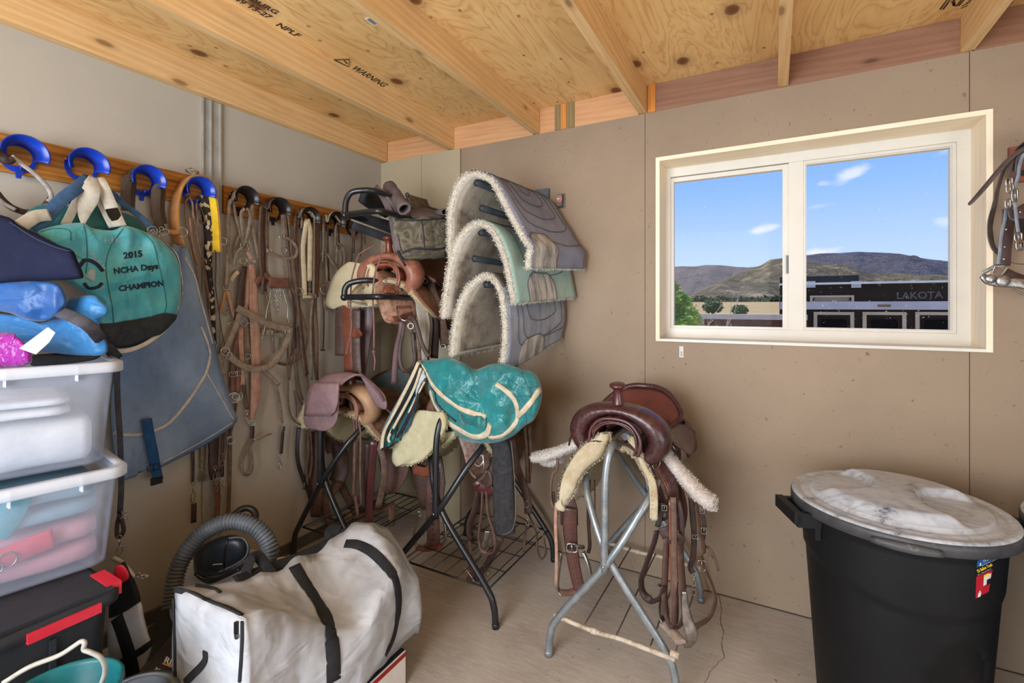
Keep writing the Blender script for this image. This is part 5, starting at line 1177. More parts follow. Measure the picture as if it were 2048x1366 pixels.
def canvas(name, c1, c2, dirt, amt=.6):
    m, nt, N, L, out, p, tc = nodes(name); v = mapping(N, L, tc)
    col = ramp(N, L, noi(N, L, v, 4, 5, .6), [(.35, c1), (.68, c2)])
    col = mix(N, L, ramp(N, L, noi(N, L, mapping(N, L, tc, (9, 9, 3)), 1.2, 6, .7), [(.5, 0.), (.75, amt)]), col, dirt)
    L(col, p.inputs['Base Color']); p.inputs['Roughness'].default_value = .85; p.inputs['Specular IOR Level'].default_value = .2
    addbump(N, L, p, mix(N, L, .4, noi(N, L, mapping(N, L, tc, (30, 30, 160)), 1, 3, .6), noi(N, L, v, 350, 2, .5)), .5, .002); return m
THREAD = pm('dark_thread', srgb(84, 80, 86), None, 30, .9, 0)
PADFL = fleece('pad_fleece', srgb(244, 236, 220), srgb(228, 216, 196), srgb(190, 172, 150), .3)
PADIN = fleece('worn_pad_fleece', srgb(206, 192, 172), srgb(180, 164, 144), srgb(96, 80, 66), .8)
WORN = pm('worn_leather_patch', srgb(196, 192, 184), srgb(120, 116, 114), 9, .65, .3, 60, stretch=(3, 3, .6), lo=.4, hi=.62)
def make_pad(name, label, sec, yf, yb, mat, spine_mat, tri, quilts, patch, th=.030, sag=.0, edge='PD', tilt=0., spine=(.36, .54)):
    """sec: traced outer section left-bottom -> ridge -> right-bottom on plane y=yf"""
    S_ = cr([at(*pxy('PD', x, y), Y=yf) for x, y in sec], 8); acc = [0]
    for a, c in zip(S_, S_[1:]): acc.append(acc[-1]+(c-a).length)
    tot = acc[-1]; pts = list(zip([a/tot for a in acc], S_))
    ctr = sum(S_, Vector())/len(S_)
    def base(s):
        s = max(0, min(1, s)); return interp(pts, s)
    def nrm(s):
        t_ = base(min(1, s+.02))-base(max(0, s-.02)); n = V(-t_.z, 0, t_.x); n.normalize(); return n
    def srf(s, f, off=0):
        p = base(s); L_ = yb-yf; x = p.x+YAWP*f*L_; y = p.y+f*L_; z = p.z
        # right flap: bottom edge follows the traced far corner
        k = max(0, s-.62)/.38; z += tri*k*f; k2 = max(0, .38-s)/.38; x += .02*k2*f; z += .03*k2*f
        z -= sag*math.sin(f*math.pi)*max(0, 1-abs(s-.45)*4)
        n = nrm(s); n = V(n.x, 0, n.z)
        b_ = .004*fn((s*9, f*6, tri*9), 1)
        return V(x, y, z)+n*(off+b_)
    t = thing(name, tuple(ctr), label, 'saddle pad', 'fleece-lined saddle pads on the wall rack')
    ns, nf = 46, 18
    MB().grid([[srf(i/ns, .01+j/nf*.98, 0) for j in range(nf+1)] for i in range(ns+1)], .004).build('canvas_top', mat, t)
    b = MB(); G = [[srf(i/ns, j/nf, -.005) for j in range(nf+1)] for i in range(ns+1)]; b.grid(G, th-.005)
    fz = []
    for i in range(150):
        s = i/149
        for d in (-.006, -.014, -.022, -.030): fz.append((srf(s, 0, d), V(0, -1, 0)+nrm(s)*random.uniform(-.3, .3)))
        fz.append((srf(s, 1, -.015), V(0, 1, 0))); fz.append((srf(s, 0, -.003), nrm(s)*.6+V(0, -1, 0)))
    for i in range(80):
        for d in (-.006, -.016, -.026): fz.append((srf(1, i/79, d), V(0, -.3, -1))); fz.append((srf(0, i/79, d), V(0, -.3, -1)))
    b.fuzz(fz, .009, .0022, 3); b.build('fleece_edge', PADFL, t)
    b = MB(); b.grid([[srf(i/ns, .07+j/nf*.92, -th-.001) for j in range(nf+1)][::-1] for i in range(1, ns)], .003)
    b.build('fleece_underside', PADIN, t)
    if spine_mat: MB().grid([[srf(spine[0]+(spine[1]-spine[0])*i/10, .0+j/16*.99, .0035) for j in range(17)] for i in range(11)], .003).build('spine_strip', spine_mat, t)
    for q in quilts:
        P = cr([V(a, c, 0) for a, c in q], 8); MB().tube([srf(p.x, p.y, .0025) for p in P], .0016, 5).build('quilt_seam', THREAD, t)
    if patch:
        s0, s1, f0, f1 = patch; G = []
        for i in range(13):
            u = i/12; row = []
            for j in range(19):
                w = j/18; e = 1-max(0, (.4-u)/.4)**2*.9*(abs(2*w-1)**3); ff = lerp(f0, f1, .5+(w-.5)*(1-.45*max(0, (.55-u)/.55)**2.2)); row.append(srf(lerp(s0, s1, u), ff, .0045))
            G.append(row)
        MB().grid(G, .003).build('wear_leather', WORN, t)
        MB().tube([r[0] for r in G][::-1]+G[0]+[r[-1] for r in G], .0016, 5).build('patch_seam', THREAD, t)
    return t
def U(s0, s1, f0, f1): return [(s0, f0), (lerp(s0, s1, .5), f0+.0), (lerp(s0, s1, .85), f0+.03), (s1, f0+(f1-f0)*.22), (s1+.01, f0+(f1-f0)*.6), (lerp(s0, s1, .9), f1-.02), (lerp(s0, s1, .6), f1), (s0, f1)]
P1 = make_pad('saddle_pad', 'topmost saddle pad on the wall rack, blue grey canvas over cream fleece', [(112, 620), (97, 500), (96, 380), (112, 240), (160, 125), (225, 68), (295, 62), (375, 105), (440, 210), (505, 330), (565, 440), (612, 510), (602, 585), (600, 640)], -.60, -.06,
    canvas('blue_grey_canvas', srgb(146, 150, 168), srgb(124, 126, 146), srgb(96, 94, 104), .5), pm('brown_grey_suede', srgb(104, 94, 90), srgb(86, 76, 72), 20, .8, .2), .03,
    [U(.50, .60, .35, .55), U(.50, .66, .25, .68), U(.50, .73, .16, .80), U(.50, .80, .10, .90), [(.86, .02), (.86, .3), (.89, .6), (.87, .98)]], (.84, 1.0, .01, .42), spine=(.44, .53))
P2 = make_pad('saddle_pad', 'middle saddle pad on the wall rack, pale mint canvas over cream fleece', [(60, 935), (72, 800), (98, 640), (138, 500), (195, 405), (265, 358), (325, 362), (385, 410), (435, 500), (468, 600), (490, 700), (505, 790), (512, 850)], -.62, -.03,
    canvas('mint_canvas', srgb(176, 202, 192), srgb(150, 180, 172), srgb(120, 136, 130), .5), pm('dark_green_grey_suede', srgb(84, 94, 92), srgb(70, 80, 78), 20, .8, .2), .035,
    [U(.58, .86, .2, .88), U(.58, .80, .3, .75)], (.86, 1.0, .18, .62), spine=(.50, .58))
P3 = make_pad('saddle_pad', 'lowest saddle pad on the wall rack, grey canvas over cream fleece', [(108, 1165), (125, 1010), (150, 880), (195, 775), (255, 705), (325, 668), (385, 690), (428, 760), (452, 860), (462, 980), (458, 1110), (440, 1275)], -.60, -.04,
    canvas('grey_canvas', srgb(164, 168, 178), srgb(128, 132, 142), srgb(82, 84, 92), .7), pm('brown_grey_suede', None), .13,
    [U(.60, .88, .22, .90), U(.60, .78, .30, .78), [(.60, .14), (.75, .15), (.88, .18), (.90, .4), (.9, .95)]], (.87, 1.0, .18, .60), spine=(.50, .60))

# ------------------------------------------------------------------ upper wall racks, two saddles on them
def wall_rack(x, z0, z1, yf, label):
    t = thing('hanging_saddle_rack', (x, -.02, z0), label, 'saddle rack', 'black tube saddle racks on the back wall'); r = .0145; w = .115
    b = MB(); b.tube(cr([V(x-w, yf, z0), V(x-w*.98, yf+.005, z0+(z1-z0)*.55), V(x-w*.8, yf+.02, z1-.012), V(x-w*.35, yf+.05, z1), V(x, yf+.10, z1), V(x+.01, yf+.25, z1-.01)], 6)+[V(x+.01, -.015, z1-.02)], r, 12); b.build('upper_tube', BLACKT, t)
    b = MB(); b.tube([V(x-w, -.015, z0)]+cr([V(x-w, yf+.06, z0), V(x-w, yf+.02, z0), V(x-w+.02, yf, z0), V(x, yf-.004, z0), V(x+w-.02, yf, z0), V(x+w, yf+.02, z0), V(x+w, yf+.06, z0)], 5)+[V(x+w, -.015, z0)], r, 12); b.build('lower_loop', BLACKT, t)
    b = MB(); b.ball((x-w, yf, z0), .019); b.build('corner_joint', BLACKT, t)
    MB().tube([V(x-w+.02, yf+.02, z0-.02), V(x+.05, -.015, z0-.16)], .005, 8).build('brace', pm('grey_rod', srgb(130, 120, 106), None, 20, .5, .1, metal=.5), t)
    MB().box((x-.16, -.03, z0-.19), (x+.16, -.015, z1)).bevel(.004, 2).build('back_plate', BLACKT, t)
    return t
wall_rack(.565, 1.392, 1.475, -.735, 'black tube wall rack under the chestnut saddle with basket stamping')
wall_rack(.570, 1.800, 1.925, -.735, 'black tube wall rack under the camouflage saddle bag')
S3m = dict(fork=CHEB, lip=CHES, horn=leather('oxblood_horn', srgb(120, 54, 36), srgb(96, 40, 30), None, .3, .5), seat=CHES, rim=CHEB, skirt=CHED, fleece=FL_YEL, jock=CHED)
s3, T3 = saddle('western_saddle', (.585, -.585, 1.492), 'chestnut basket-stamped saddle with yellow fleece and steel concho on the wall rack', S3m, bl=.33, br=.22, yaw=6, H=.23, seat=False)
CON = T3
# carved front corner of the right skirt with concho and slot
G = [[at(*pxy('S2', lerp(lx, rx, j/8), y), Y=lerp(-.64, -.47, j/8)-.02*math.sin(j/8*3.14)) for j in range(9)] for y, lx, rx in ((440, 480, 560), (480, 465, 640), (560, 470, 735), (640, 485, 780), (720, 500, 810), (800, 520, 815), (860, 545, 790), (885, 590, 700))]
GG = [cr([r[j] for r in G], 4) for j in range(9)]
flp = MB().grid(GG, .012).build('skirt_corner', leather('carved_dusty_leather', srgb(176, 132, 108), srgb(150, 106, 84), 'tooled', .7, 0, 50, .5, srgb(190, 156, 134)), s3)
tr = bvh(flp)
def disc_on(tree, crop, x, y, r, h, mat, parent, name, off=.001):
    p, n = ray(tree, crop, x, y, off)
    if p is None: p = at(*pxy(crop, x, y), Y=-.6); n = V(.3, -1, 0).normalized()
    M = Matrix.Translation(p) @ n.to_track_quat('Z', 'Y').to_matrix().to_4x4(); return MB().lathe([(r, 0), (r*1.02, h*.4), (r*.85, h*.8), (r*.4, h), (0, h*1.05)], M, 20).build(name, mat, parent)
disc_on(tr, 'S2', 560, 515, .018, .006, STEEL, s3, 'concho'); disc_on(tr, 'S2', 560, 515, .009, .009, STEEL, s3, 'concho'); disc_on(tr, 'S2', 688, 597, .008, .004, STEEL, s3, 'concho')
P, N_ = on(tr, 'S2', [(545, 570), (600, 560), (650, 600), (655, 640), (615, 690), (560, 650), (540, 600), (545, 570)], .003)
if len(P) > 3: MB().tube(P, .0025, 6).build('carved_border', CHES, s3)
lay(tr, 'S2', [(560, 625), (600, 628), (640, 626)], .006, L_BLACK, s3, 'slot'); lay(tr, 'S2', [(548, 610), (600, 590), (648, 615)], .030, CHES, s3, 'inset_leather', t=.002)
lay(tr, 'S2', [(650, 742), (710, 745), (770, 742)], .014, CHES, s3, 'rigging_cap', t=.006); lay(tr, 'S2', [(615, 850), (690, 835), (790, 800)], .030, leather('maker_stamp_leather', srgb(120, 66, 50), srgb(96, 50, 40), 'basket', .5, .2, 80, .8), s3, 'stamped_label', t=.003)
MB().tube(yp('S2', [(655, 745, -.60), (660, 790, -.62), (690, 845, -.63), (735, 862, -.62)], -.6), .0042, 8).build('rigging_dee', STEEL, s3)
STRING = pm('latigo_string', srgb(128, 88, 80), srgb(104, 68, 62), 40, .7, .2)
for pts, w in (([(470, 215), (400, 250), (330, 300), (300, 390), (272, 500), (262, 640), (262, 800), (270, 900), (255, 1000)], .009), ([(545, 215), (515, 330), (475, 440), (455, 560), (452, 700), (460, 900), (460, 1100)], .010), ([(255, 1000), (235, 1080), (225, 1150)], .012), ([(260, 1010), (265, 1080), (258, 1140)], .008), ([(460, 1140), (468, 1200), (462, 1285)], .008)):
    ystrap(s3, 'S2', pts, w, STRING, Y=-.70, t=.004, name='saddle_string', n=NF)
MB().ball(at(*pxy('S2', 460, 1125), Y=-.70), .010).build('knot', STRING, s3); MB().ball(at(*pxy('S2', 655, 850), Y=-.62), .001) if False else None
# fender leathers hanging at the left
for pts, wl2, m, Y in (([(190, 700), (180, 850), (175, 1000), (170, 1160)], [.07, .075, .07, .06], BRD, -.50), ([(260, 700), (262, 900), (265, 1100), (262, 1300)], [.10, .10, .09, .08], CHES, -.53), ([(375, 700), (370, 900), (355, 1100), (330, 1366)], [.11, .11, .09, .07], leather('plum_leather', srgb(96, 60, 58), srgb(74, 46, 46), None, .5, .2), -.50), ([(310, 760), (308, 950), (310, 1150), (320, 1340)], [.05, .05, .05, .055], BRD, -.56)):
    ystrap(s3, 'S2', pts, 0, m, Y=Y, t=.006, name='fender', wl_=wl2)
ystrap(s3, 'S2', [(275, 960), (320, 970), (345, 950)], .045, CHES, Y=-.60, t=.005, name='keeper')
b = MB()
for i in range(9): b.ball(at(*pxy('S2', 305+(i % 2)*6, 800+i*52), Y=-.568), .0035, 1, .6, 1)
b.build('rivets', STEEL, s3)
# mohair cinch, grey straps at the right
MOH = pm('grey_mohair', srgb(188, 178, 164), srgb(150, 140, 128), 14, .95, .6, 260, stretch=(4, 4, .3))
ystrap(s3, 'S2', [(735, 440), (790, 560), (850, 680), (885, 800), (900, 900), (895, 1040), (885, 1200)], 0, MOH, Y=-.46, t=.02, name='mohair_cinch', wl_=[.05, .085, .085, .08, .08, .075, .06])
for dx in range(-3, 4): MB().tube(yp('S2', [(735+dx*7, 450), (790+dx*12, 560), (850+dx*12, 680), (885+dx*11, 800), (900+dx*11, 900), (895+dx*10, 1040), (885+dx*9, 1200)], -.475), .0052, 6).build('mohair_cord', MOH, s3)
for pts, w, m, Y in (([(760, 420), (850, 520), (900, 620), (960, 780), (985, 960), (975, 1180)], .040, L_DARK, -.42), ([(780, 380), (860, 440), (930, 490), (980, 520)], .030, leather('plum_strap', srgb(92, 66, 66), srgb(72, 50, 52), None, .5, .2), -.40), ([(925, 500), (960, 620), (1010, 760), (1045, 920), (1070, 1080)], .050, L_BRN, -.38), ([(750, 830), (800, 850), (835, 940), (870, 1060), (930, 1170)], .022, L_DARK, -.62), ([(700, 870), (690, 960), (660, 1080), (640, 1240), (632, 1400)], .030, leather('plum_leather2', srgb(104, 70, 68), srgb(80, 54, 54), None, .6, .1), -.60), ([(720, 880), (700, 1000), (680, 1120), (690, 1240), (730, 1290), (790, 1260), (810, 1180), (800, 1060), (790, 960)], .018, L_DARK, -.62), ([(740, 880), (790, 980), (800, 1100), (820, 1200), (800, 1366)], .020, L_BRN, -.61), ([(770, 850), (830, 1000), (850, 1200)], .022, L_BRN, -.60)):
    ystrap(s3, 'S2', pts, w, m, Y=Y, t=.005, name='latigo', n=(.6, -.9, .1))
ring(s3, 'P', 0, 0, .02) if False else None
b = MB(); b.torus(at(*pxy('S2', 900, 525), Y=-.44), .010, .0025, NF); b.torus(at(*pxy('S2', 1052, 1085), Y=-.40), .014, .003, NF); b.torus(at(*pxy('S2', 775, 905), Y=-.635), .014, .003, NF); b.build('rings', STEEL, s3)

def fpanel(parent, crop, rows, Ya, Yb, mat, name='fleece_lining', th=.018, edge=None):
    G = [[at(*pxy(crop, lerp(lx, rx, j/10), y), Y=lerp(Ya, Yb, j/10)+.012*math.sin(j/10*3.14)) for j in range(11)] for y, lx, rx in rows]
    G = [cr([r[j] for r in G], 5) for j in range(11)]; b = MB(); b.grid(G, th); n = V(.35, -1, 0).normalized()
    E_ = G[0]+G[-1]+[r[0] for r in G]+[r[-1] for r in G]; c = sum(E_, Vector())/len(E_)
    b.fuzz([(q, (q-c).normalized()+n*.5) for q in E_], .007, .0018, 8); b.fuzz([(q, n) for r in G for q in r], .006, .0018, 3); b.build(name, mat, parent)
    if edge: MB().tube([q+V(0, .006, 0) for q in G[0]], .007, 8).build('skirt_edge', edge, parent)
fpanel(s5, 'S6', ((535, 668, 775), (600, 568, 772), (680, 485, 742), (760, 428, 692), (840, 378, 590), (940, 338, 508), (1040, 316, 468), (1120, 308, 420), (1205, 312, 345)), -.665, -.675, FL_CREAM, th=.03, edge=DKE)
fpanel(s5, 'S6', ((572, 945, 975), (660, 970, 1040), (760, 1010, 1082), (860, 1058, 1130), (960, 1135, 1168), (1100, 1160, 1184), (1300, 1158, 1186)), -.665, -.66, FL_CREAM)
fpanel(s3, 'S2', ((372, 262, 440), (410, 205, 478), (470, 150, 482), (540, 115, 482), (600, 96, 485), (660, 78, 492), (705, 68, 496), (732, 84, 480), (744, 120, 360)), -.50, -.62, FL_YEL, edge=BRR)
fpanel(s2, 'S5', ((322, 215, 330), (350, 168, 350), (400, 132, 352), (450, 108, 330), (500, 90, 300), (545, 78, 265), (580, 80, 225), (604, 100, 165)), -.63, -.70, S2m['fleece'], edge=BRD)
fpanel(s2, 'S5', ((425, 335, 400), (455, 322, 398), (480, 318, 370), (505, 322, 345)), -.62, -.62, S2m['fleece'])
fpanel(s1, 'S4', ((375, 100, 118), (430, 68, 118), (480, 50, 120), (510, 54, 120), (530, 76, 118)), -.68, -.68, FL_YEL)

# ---- camouflage saddle bag over the upper rack, on a black synthetic saddle
def camo(name):
    m, nt, N, L, out, p, tc = nodes(name); v = mapping(N, L, tc)
    col = ramp(N, L, noi(N, L, v, 11, 3, .55, 1.), [(.38, srgb(86, 80, 68)), (.47, srgb(122, 112, 90)), (.56, srgb(70, 66, 60)), (.62, srgb(104, 98, 80))])
    L(col, p.inputs['Base Color']); p.inputs['Roughness'].default_value = .85; addbump(N, L, p, noi(N, L, v, 60, 4, .6), .4, .003); return m
CAMO = camo('faded_camouflage_canvas'); SUEDE = pm('charcoal_suede', srgb(54, 54, 56), srgb(40, 40, 42), 16, .85, .3, 100, dust=srgb(96, 86, 80), dustlo=.62)
TAUPE = pm('taupe_grey_fabric', srgb(112, 98, 98), srgb(92, 80, 82), 14, .8, .3, 120)
s4 = thing('black_saddle', (.6, -.4, 1.75), 'black suede saddle on the highest wall rack in the corner, mostly under the camouflage bag', 'saddle')
G = [[at(*pxy('S1', lerp(lx, rx, j/10), lerp(ly, ry, j/10)), Y=lerp(-.66, -.45, j/10)) for j in range(11)] for lx, ly, rx, ry in ((215, 590, 600, 700), (180, 660, 605, 780), (150, 730, 612, 860), (130, 790, 618, 960))]
MB().grid(G, .012).build('side_flap', SUEDE, s4)
G = [[at(*pxy('S1', lerp(lx, rx, j/8), lerp(ly, ry, j/8)), Y=lerp(-.52, -.30, j/8)) for j in range(9)] for lx, ly, rx, ry in ((310, 360, 470, 360), (280, 420, 520, 470), (240, 500, 560, 640))]
MB().grid(G, .03).build('seat', SUEDE, s4)
G = [[at(*pxy('S1', lerp(lx, rx, j/8), lerp(ly, ry, j/8)), Y=lerp(-.45, -.2, j/8)) for j in range(9)] for lx, ly, rx, ry in ((760, 1150, 1215, 1100), (850, 1230, 1215, 1220), (1000, 1310, 1215, 1330), (1090, 1366, 1205, 1480))]
MB().grid(G, .012).build('brown_skirt', BRR, s4)
sb = thing('camouflage_bag', (.75, -.5, 1.65), 'faded camouflage canvas bag with rolled top draped over the highest rack in the corner', 'bag')
G = [[at(*pxy('S1', lerp(lx, rx, j/16), lerp(ly, ry, j/16)+6*math.sin(j*1.3)), Y=lerp(-.60, -.34, j/16)-.025*math.sin(j/16*math.pi)+.012*fn((j*.4, k*.5, 2), 1)) for j in range(17)] for k, (lx, ly, rx, ry) in enumerate(((590, 675, 1230, 650), (600, 760, 1235, 740), (612, 860, 1240, 830), (630, 960, 1240, 930), (655, 1050, 1240, 1030), (700, 1150, 1240, 1120)))]
fb = MB().grid([cr([r[j] for r in G], 3) for j in range(17)], .03).build('bag_panel', CAMO, sb); tr = bvh(fb)
lay(tr, 'S1', [(690, 1120), (850, 1105), (1000, 1095), (1215, 1070)], .020, pm('olive_webbing', srgb(104, 98, 78), srgb(80, 76, 62), 20, .9, .5, 300), sb, 'bottom_hem', t=.004)
lay(tr, 'S1', [(620, 680), (900, 685), (1200, 660)], .010, SUEDE, sb, 'top_seam'); lay(tr, 'S1', [(930, 700), (950, 850), (960, 1020)], .004, SUEDE, sb, 'centre_seam'); lay(tr, 'S1', [(700, 1060), (860, 1010), (1060, 1020), (1200, 1000)], .012, SUEDE, sb, 'pocket_seam')
MB().tube(yp('S1', [(660, 990, -.61), (665, 1050, -.62), (690, 1110, -.63), (745, 1200, -.63)], -.6), .007, 8).build('edge_cord', SUEDE, sb)
# curved front edge strip, then the rolled part
P = yp('S1', [(400, 310, -.50), (455, 370, -.54), (520, 480, -.58), (580, 620, -.60), (605, 760, -.61), (630, 900, -.62), (660, 1040, -.62)], -.6)
MB().strap(P, .035, .006, NF).build('front_edge', TAUPE, sb)
G = [[at(*pxy('S1', lerp(lx, rx, j/10), lerp(ly, ry, j/10)), Y=lerp(-.58, -.32, j/10)-.02*math.sin(j/10*3.14)) for j in range(11)] for lx, ly, rx, ry in ((470, 330, 640, 420), (500, 400, 780, 470), (560, 500, 980, 560), (600, 600, 1160, 620), (620, 680, 1230, 655))]
MB().grid([cr([r[j] for r in G], 3) for j in range(11)], .01).build('top_flap', TAUPE, sb)
def openroll(p0, p1, r, mat, parent, name, hole=None, seed=0):
    d = (Vector(p1)-Vector(p0)); k = 14; b = MB(); P = [Vector(p0)+d*i/k for i in range(k+1)]; N0 = None
    for rr, inv in ((r, 0), (r*.72, 1)):
        rings = []
        for i, p in enumerate(P):
            t_ = d.normalized(); u = t_.orthogonal().normalized(); w = t_.cross(u)
            rings.append([p+(u*math.cos(a)+w*math.sin(a)*.8)*rr*(1+.12*fn((i*.3, math.cos(a), math.sin(a)), 1.2, seed)) for a in [2*math.pi*q/20 for q in range(20)]])
        if not inv: R1 = rings
        else: R2 = rings
    A_ = [b.ring(r_) for r_ in R1]; B_ = [b.ring(r_) for r_ in R2]
    b.skin(A_); b.skin(B_); b.skin([A_[-1], B_[-1]]); b.skin([A_[0], B_[0]]); return b.build(name, mat, parent)
openroll(at(*pxy('S1', 555, 300), Y=-.42), at(*pxy('S1', 735, 560), Y=-.60), .036, TAUPE, sb, 'rolled_top')
G = [[at(*pxy('S1', lerp(lx, rx, j/10), lerp(ly, ry, j/10)), Y=lerp(-.50, -.28, j/10)) for j in range(11)] for lx, ly, rx, ry in ((760, 385, 990, 450), (780, 450, 1005, 500), (810, 540, 1080, 600))]
MB().grid(G, .01).build('back_flap', CAMO, sb); MB().torus(at(*pxy('S1', 765, 395), Y=-.50), .009, .0035, NF).build('strap_loop', SUEDE, sb)
openroll(at(*pxy('S1', 1060, 610), Y=-.28), at(*pxy('S1', 1190, 590), Y=-.42), .020, TAUPE, sb, 'rolled_end', seed=4)
# ------------------------------------------------------------------ teal blanket, mauve pouches
def crumple(N, L, tc, s):
    v = mapping(N, L, tc, (s, s, s)); w = N('ShaderNodeVectorMath'); w.operation = 'ADD'; n = N('ShaderNodeTexNoise'); n.inputs['Scale'].default_value = 1.6; L(v, n.inputs['Vector']); L(v, w.inputs[0]); L(n.outputs['Color'], w.inputs[1])
    vo = N('ShaderNodeTexVoronoi'); vo.inputs['Scale'].default_value = 1; L(w.outputs[0], vo.inputs['Vector']); return vo.outputs['Distance']
def satin(name, c1, c2, dirt=None, rough=.42, bump=.4, amt=.5, sheen=.2, fold=9, crump=0):
    m, nt, N, L, out, p, tc = nodes(name); v = mapping(N, L, tc)
    col = ramp(N, L, noi(N, L, v, 4, 4, .6), [(.3, c1), (.7, c2)])
    if dirt: col = mix(N, L, ramp(N, L, noi(N, L, v, 7, 6, .7), [(.5, 0.), (.7, amt)]), col, dirt)
    L(col, p.inputs['Base Color']); p.inputs['Roughness'].default_value = rough; p.inputs['Sheen Weight'].default_value = sheen; p.inputs['Specular IOR Level'].default_value = .12 if rough > .7 else .5
    h = mix(N, L, .5, noi(N, L, v, fold, 4, .55, 1.2), noi(N, L, v, fold*4, 3, .5, .5))
    if crump: h = mix(N, L, .5, h, crumple(N, L, tc, crump))
    addbump(N, L, p, h, bump, .02); return m
TEAL = satin('teal_quilted_nylon', srgb(30, 132, 132), srgb(20, 106, 110), srgb(96, 148, 154), .36, 1., .4, crump=13)
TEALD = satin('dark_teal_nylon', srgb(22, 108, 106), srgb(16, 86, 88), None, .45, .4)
BEIGE = pm('beige_binding', srgb(206, 192, 166), srgb(182, 168, 142), 30, .85, .4, 300)
tb = thing('teal_blanket', (1.07, -.5, .95), 'folded teal quilted horse blanket with beige binding on the middle saddle', 'blanket')
b = blob('S5', [(200, 62), (270, 52), (350, 38), (430, 60), (500, 100), (580, 75), (660, 70), (745, 100), (810, 118), (846, 180), (850, 260), (815, 360), (760, 400), (700, 452), (620, 485), (520, 490), (440, 475), (385, 425), (330, 370), (290, 300), (262, 240), (240, 150)], (530, 280), Y=-.60, depth=.16, p=.55, back=.9, nz=.045, ns=9, ridge=1.3, seed=2, rings=22, n=5)
body = b.build('quilted_body', TEAL, tb); tr = bvh(body)
lay(tr, 'S5', [(212, 70), (240, 110), (275, 180), (330, 240), (420, 305), (500, 335), (560, 352)], .024, BEIGE, tb, 'binding', t=.008)
lay(tr, 'S5', [(265, 215), (290, 290), (350, 370), (430, 425), (500, 455), (560, 440), (580, 390)], .030, BEIGE, tb, 'binding', t=.008)
lay(tr, 'S5', [(575, 460), (640, 450), (700, 400), (725, 350), (715, 280), (680, 230), (610, 178)], .022, BEIGE, tb, 'binding', t=.008)
lay(tr, 'S5', [(725, 350), (780, 290), (840, 205)], .024, BEIGE, tb, 'binding', t=.008)
lay(tr, 'S5', [(290, 225), (310, 290), (400, 375)], .010, L_BLACK, tb, 'zip', t=.004); lay(tr, 'S5', [(245, 110), (270, 190), (295, 225)], .008, L_BLACK, tb, 'zip', t=.004)
# shade in the fold's hollow, painted as a darker teal strip
lay(tr, 'S5', [(430, 365), (500, 375), (560, 385)], .05, TEALD, tb, 'fold_shade', t=.006)
# quilting
for pts in ([(500, 100), (515, 150), (480, 200), (440, 280)], [(620, 110), (700, 170), (760, 200), (830, 190)], [(650, 180), (720, 220), (770, 300)], [(740, 110), (770, 180), (800, 260), (790, 340)], [(700, 250), (760, 240), (830, 260)], [(690, 330), (760, 330), (810, 350)], [(660, 110), (690, 200), (760, 320), (770, 390)]): seam(tr, 'S5', pts, .0016, TEALD, tb, 'quilt_seam')
# left flap hanging down
def strip(crop, A, B, YA, YB, n=8, th=.012, nz=.008):
    a = cr([V(x, y, 0) for x, y in A], 6); c = cr([V(x, y, 0) for x, y in B], 6); G = []
    for i in range(len(a)):
        k = i/(len(a)-1); q = c[min(int(k*(len(c)-1)), len(c)-1)]
        G.append([at(*pxy(crop, lerp(a[i].x, q.x, j/n), lerp(a[i].y, q.y, j/n)), Y=lerp(YA, YB, j/n)+nz*fn((k*3, j*.5, 1), 1.)-nz*1.5*math.sin(j/n*3.14)) for j in range(n+1)])
    return MB().grid(G, th)
LIN = pm('white_print_lining', srgb(200, 206, 206), srgb(150, 166, 176), 40, .7, .2)
LINB = pm('blue_patterned_lining', srgb(70, 110, 146), srgb(40, 62, 92), 60, .7, .2)
strip('S5', [(205, 62), (150, 160), (90, 270), (35, 370), (8, 440), (5, 525)], [(215, 85), (180, 180), (130, 300), (85, 400), (60, 470), (50, 510)], -.66, -.68, th=.02).build('hanging_flap', TEAL, tb)
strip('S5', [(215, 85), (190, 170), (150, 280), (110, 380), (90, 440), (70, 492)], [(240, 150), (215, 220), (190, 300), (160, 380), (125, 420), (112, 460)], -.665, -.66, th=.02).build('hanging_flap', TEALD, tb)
strip('S5', [(222, 100), (195, 170), (185, 220)], [(245, 150), (215, 200), (195, 240)], -.685, -.68, th=.006).build('lining', LIN, tb)
strip('S5', [(175, 240), (150, 320), (120, 400), (110, 450)], [(190, 260), (180, 330), (160, 390), (140, 420)], -.675, -.67, th=.006).build('lining', LINB, tb)
for pts, w, m in (([(203, 64), (160, 160), (105, 270), (55, 370), (20, 440), (8, 522)], .018, BEIGE), ([(215, 95), (180, 200), (130, 300), (75, 400), (45, 460), (50, 485)], .014, BEIGE), ([(205, 120), (165, 220), (120, 300), (80, 380), (60, 440)], .014, L_BLACK), ([(208, 80), (175, 170), (120, 270), (70, 360), (35, 430), (25, 515)], .008, L_BLACK), ([(240, 150), (205, 220), (180, 290), (140, 370), (90, 460)], .012, L_BLACK), ([(235, 165), (190, 250), (150, 330)], .010, BEIGE), ([(8, 522), (50, 510), (75, 485)], .012, L_BLACK)):
    ystrap(tb, 'S5', pts, w, m, Y=-.70, t=.006, name='edge_binding')

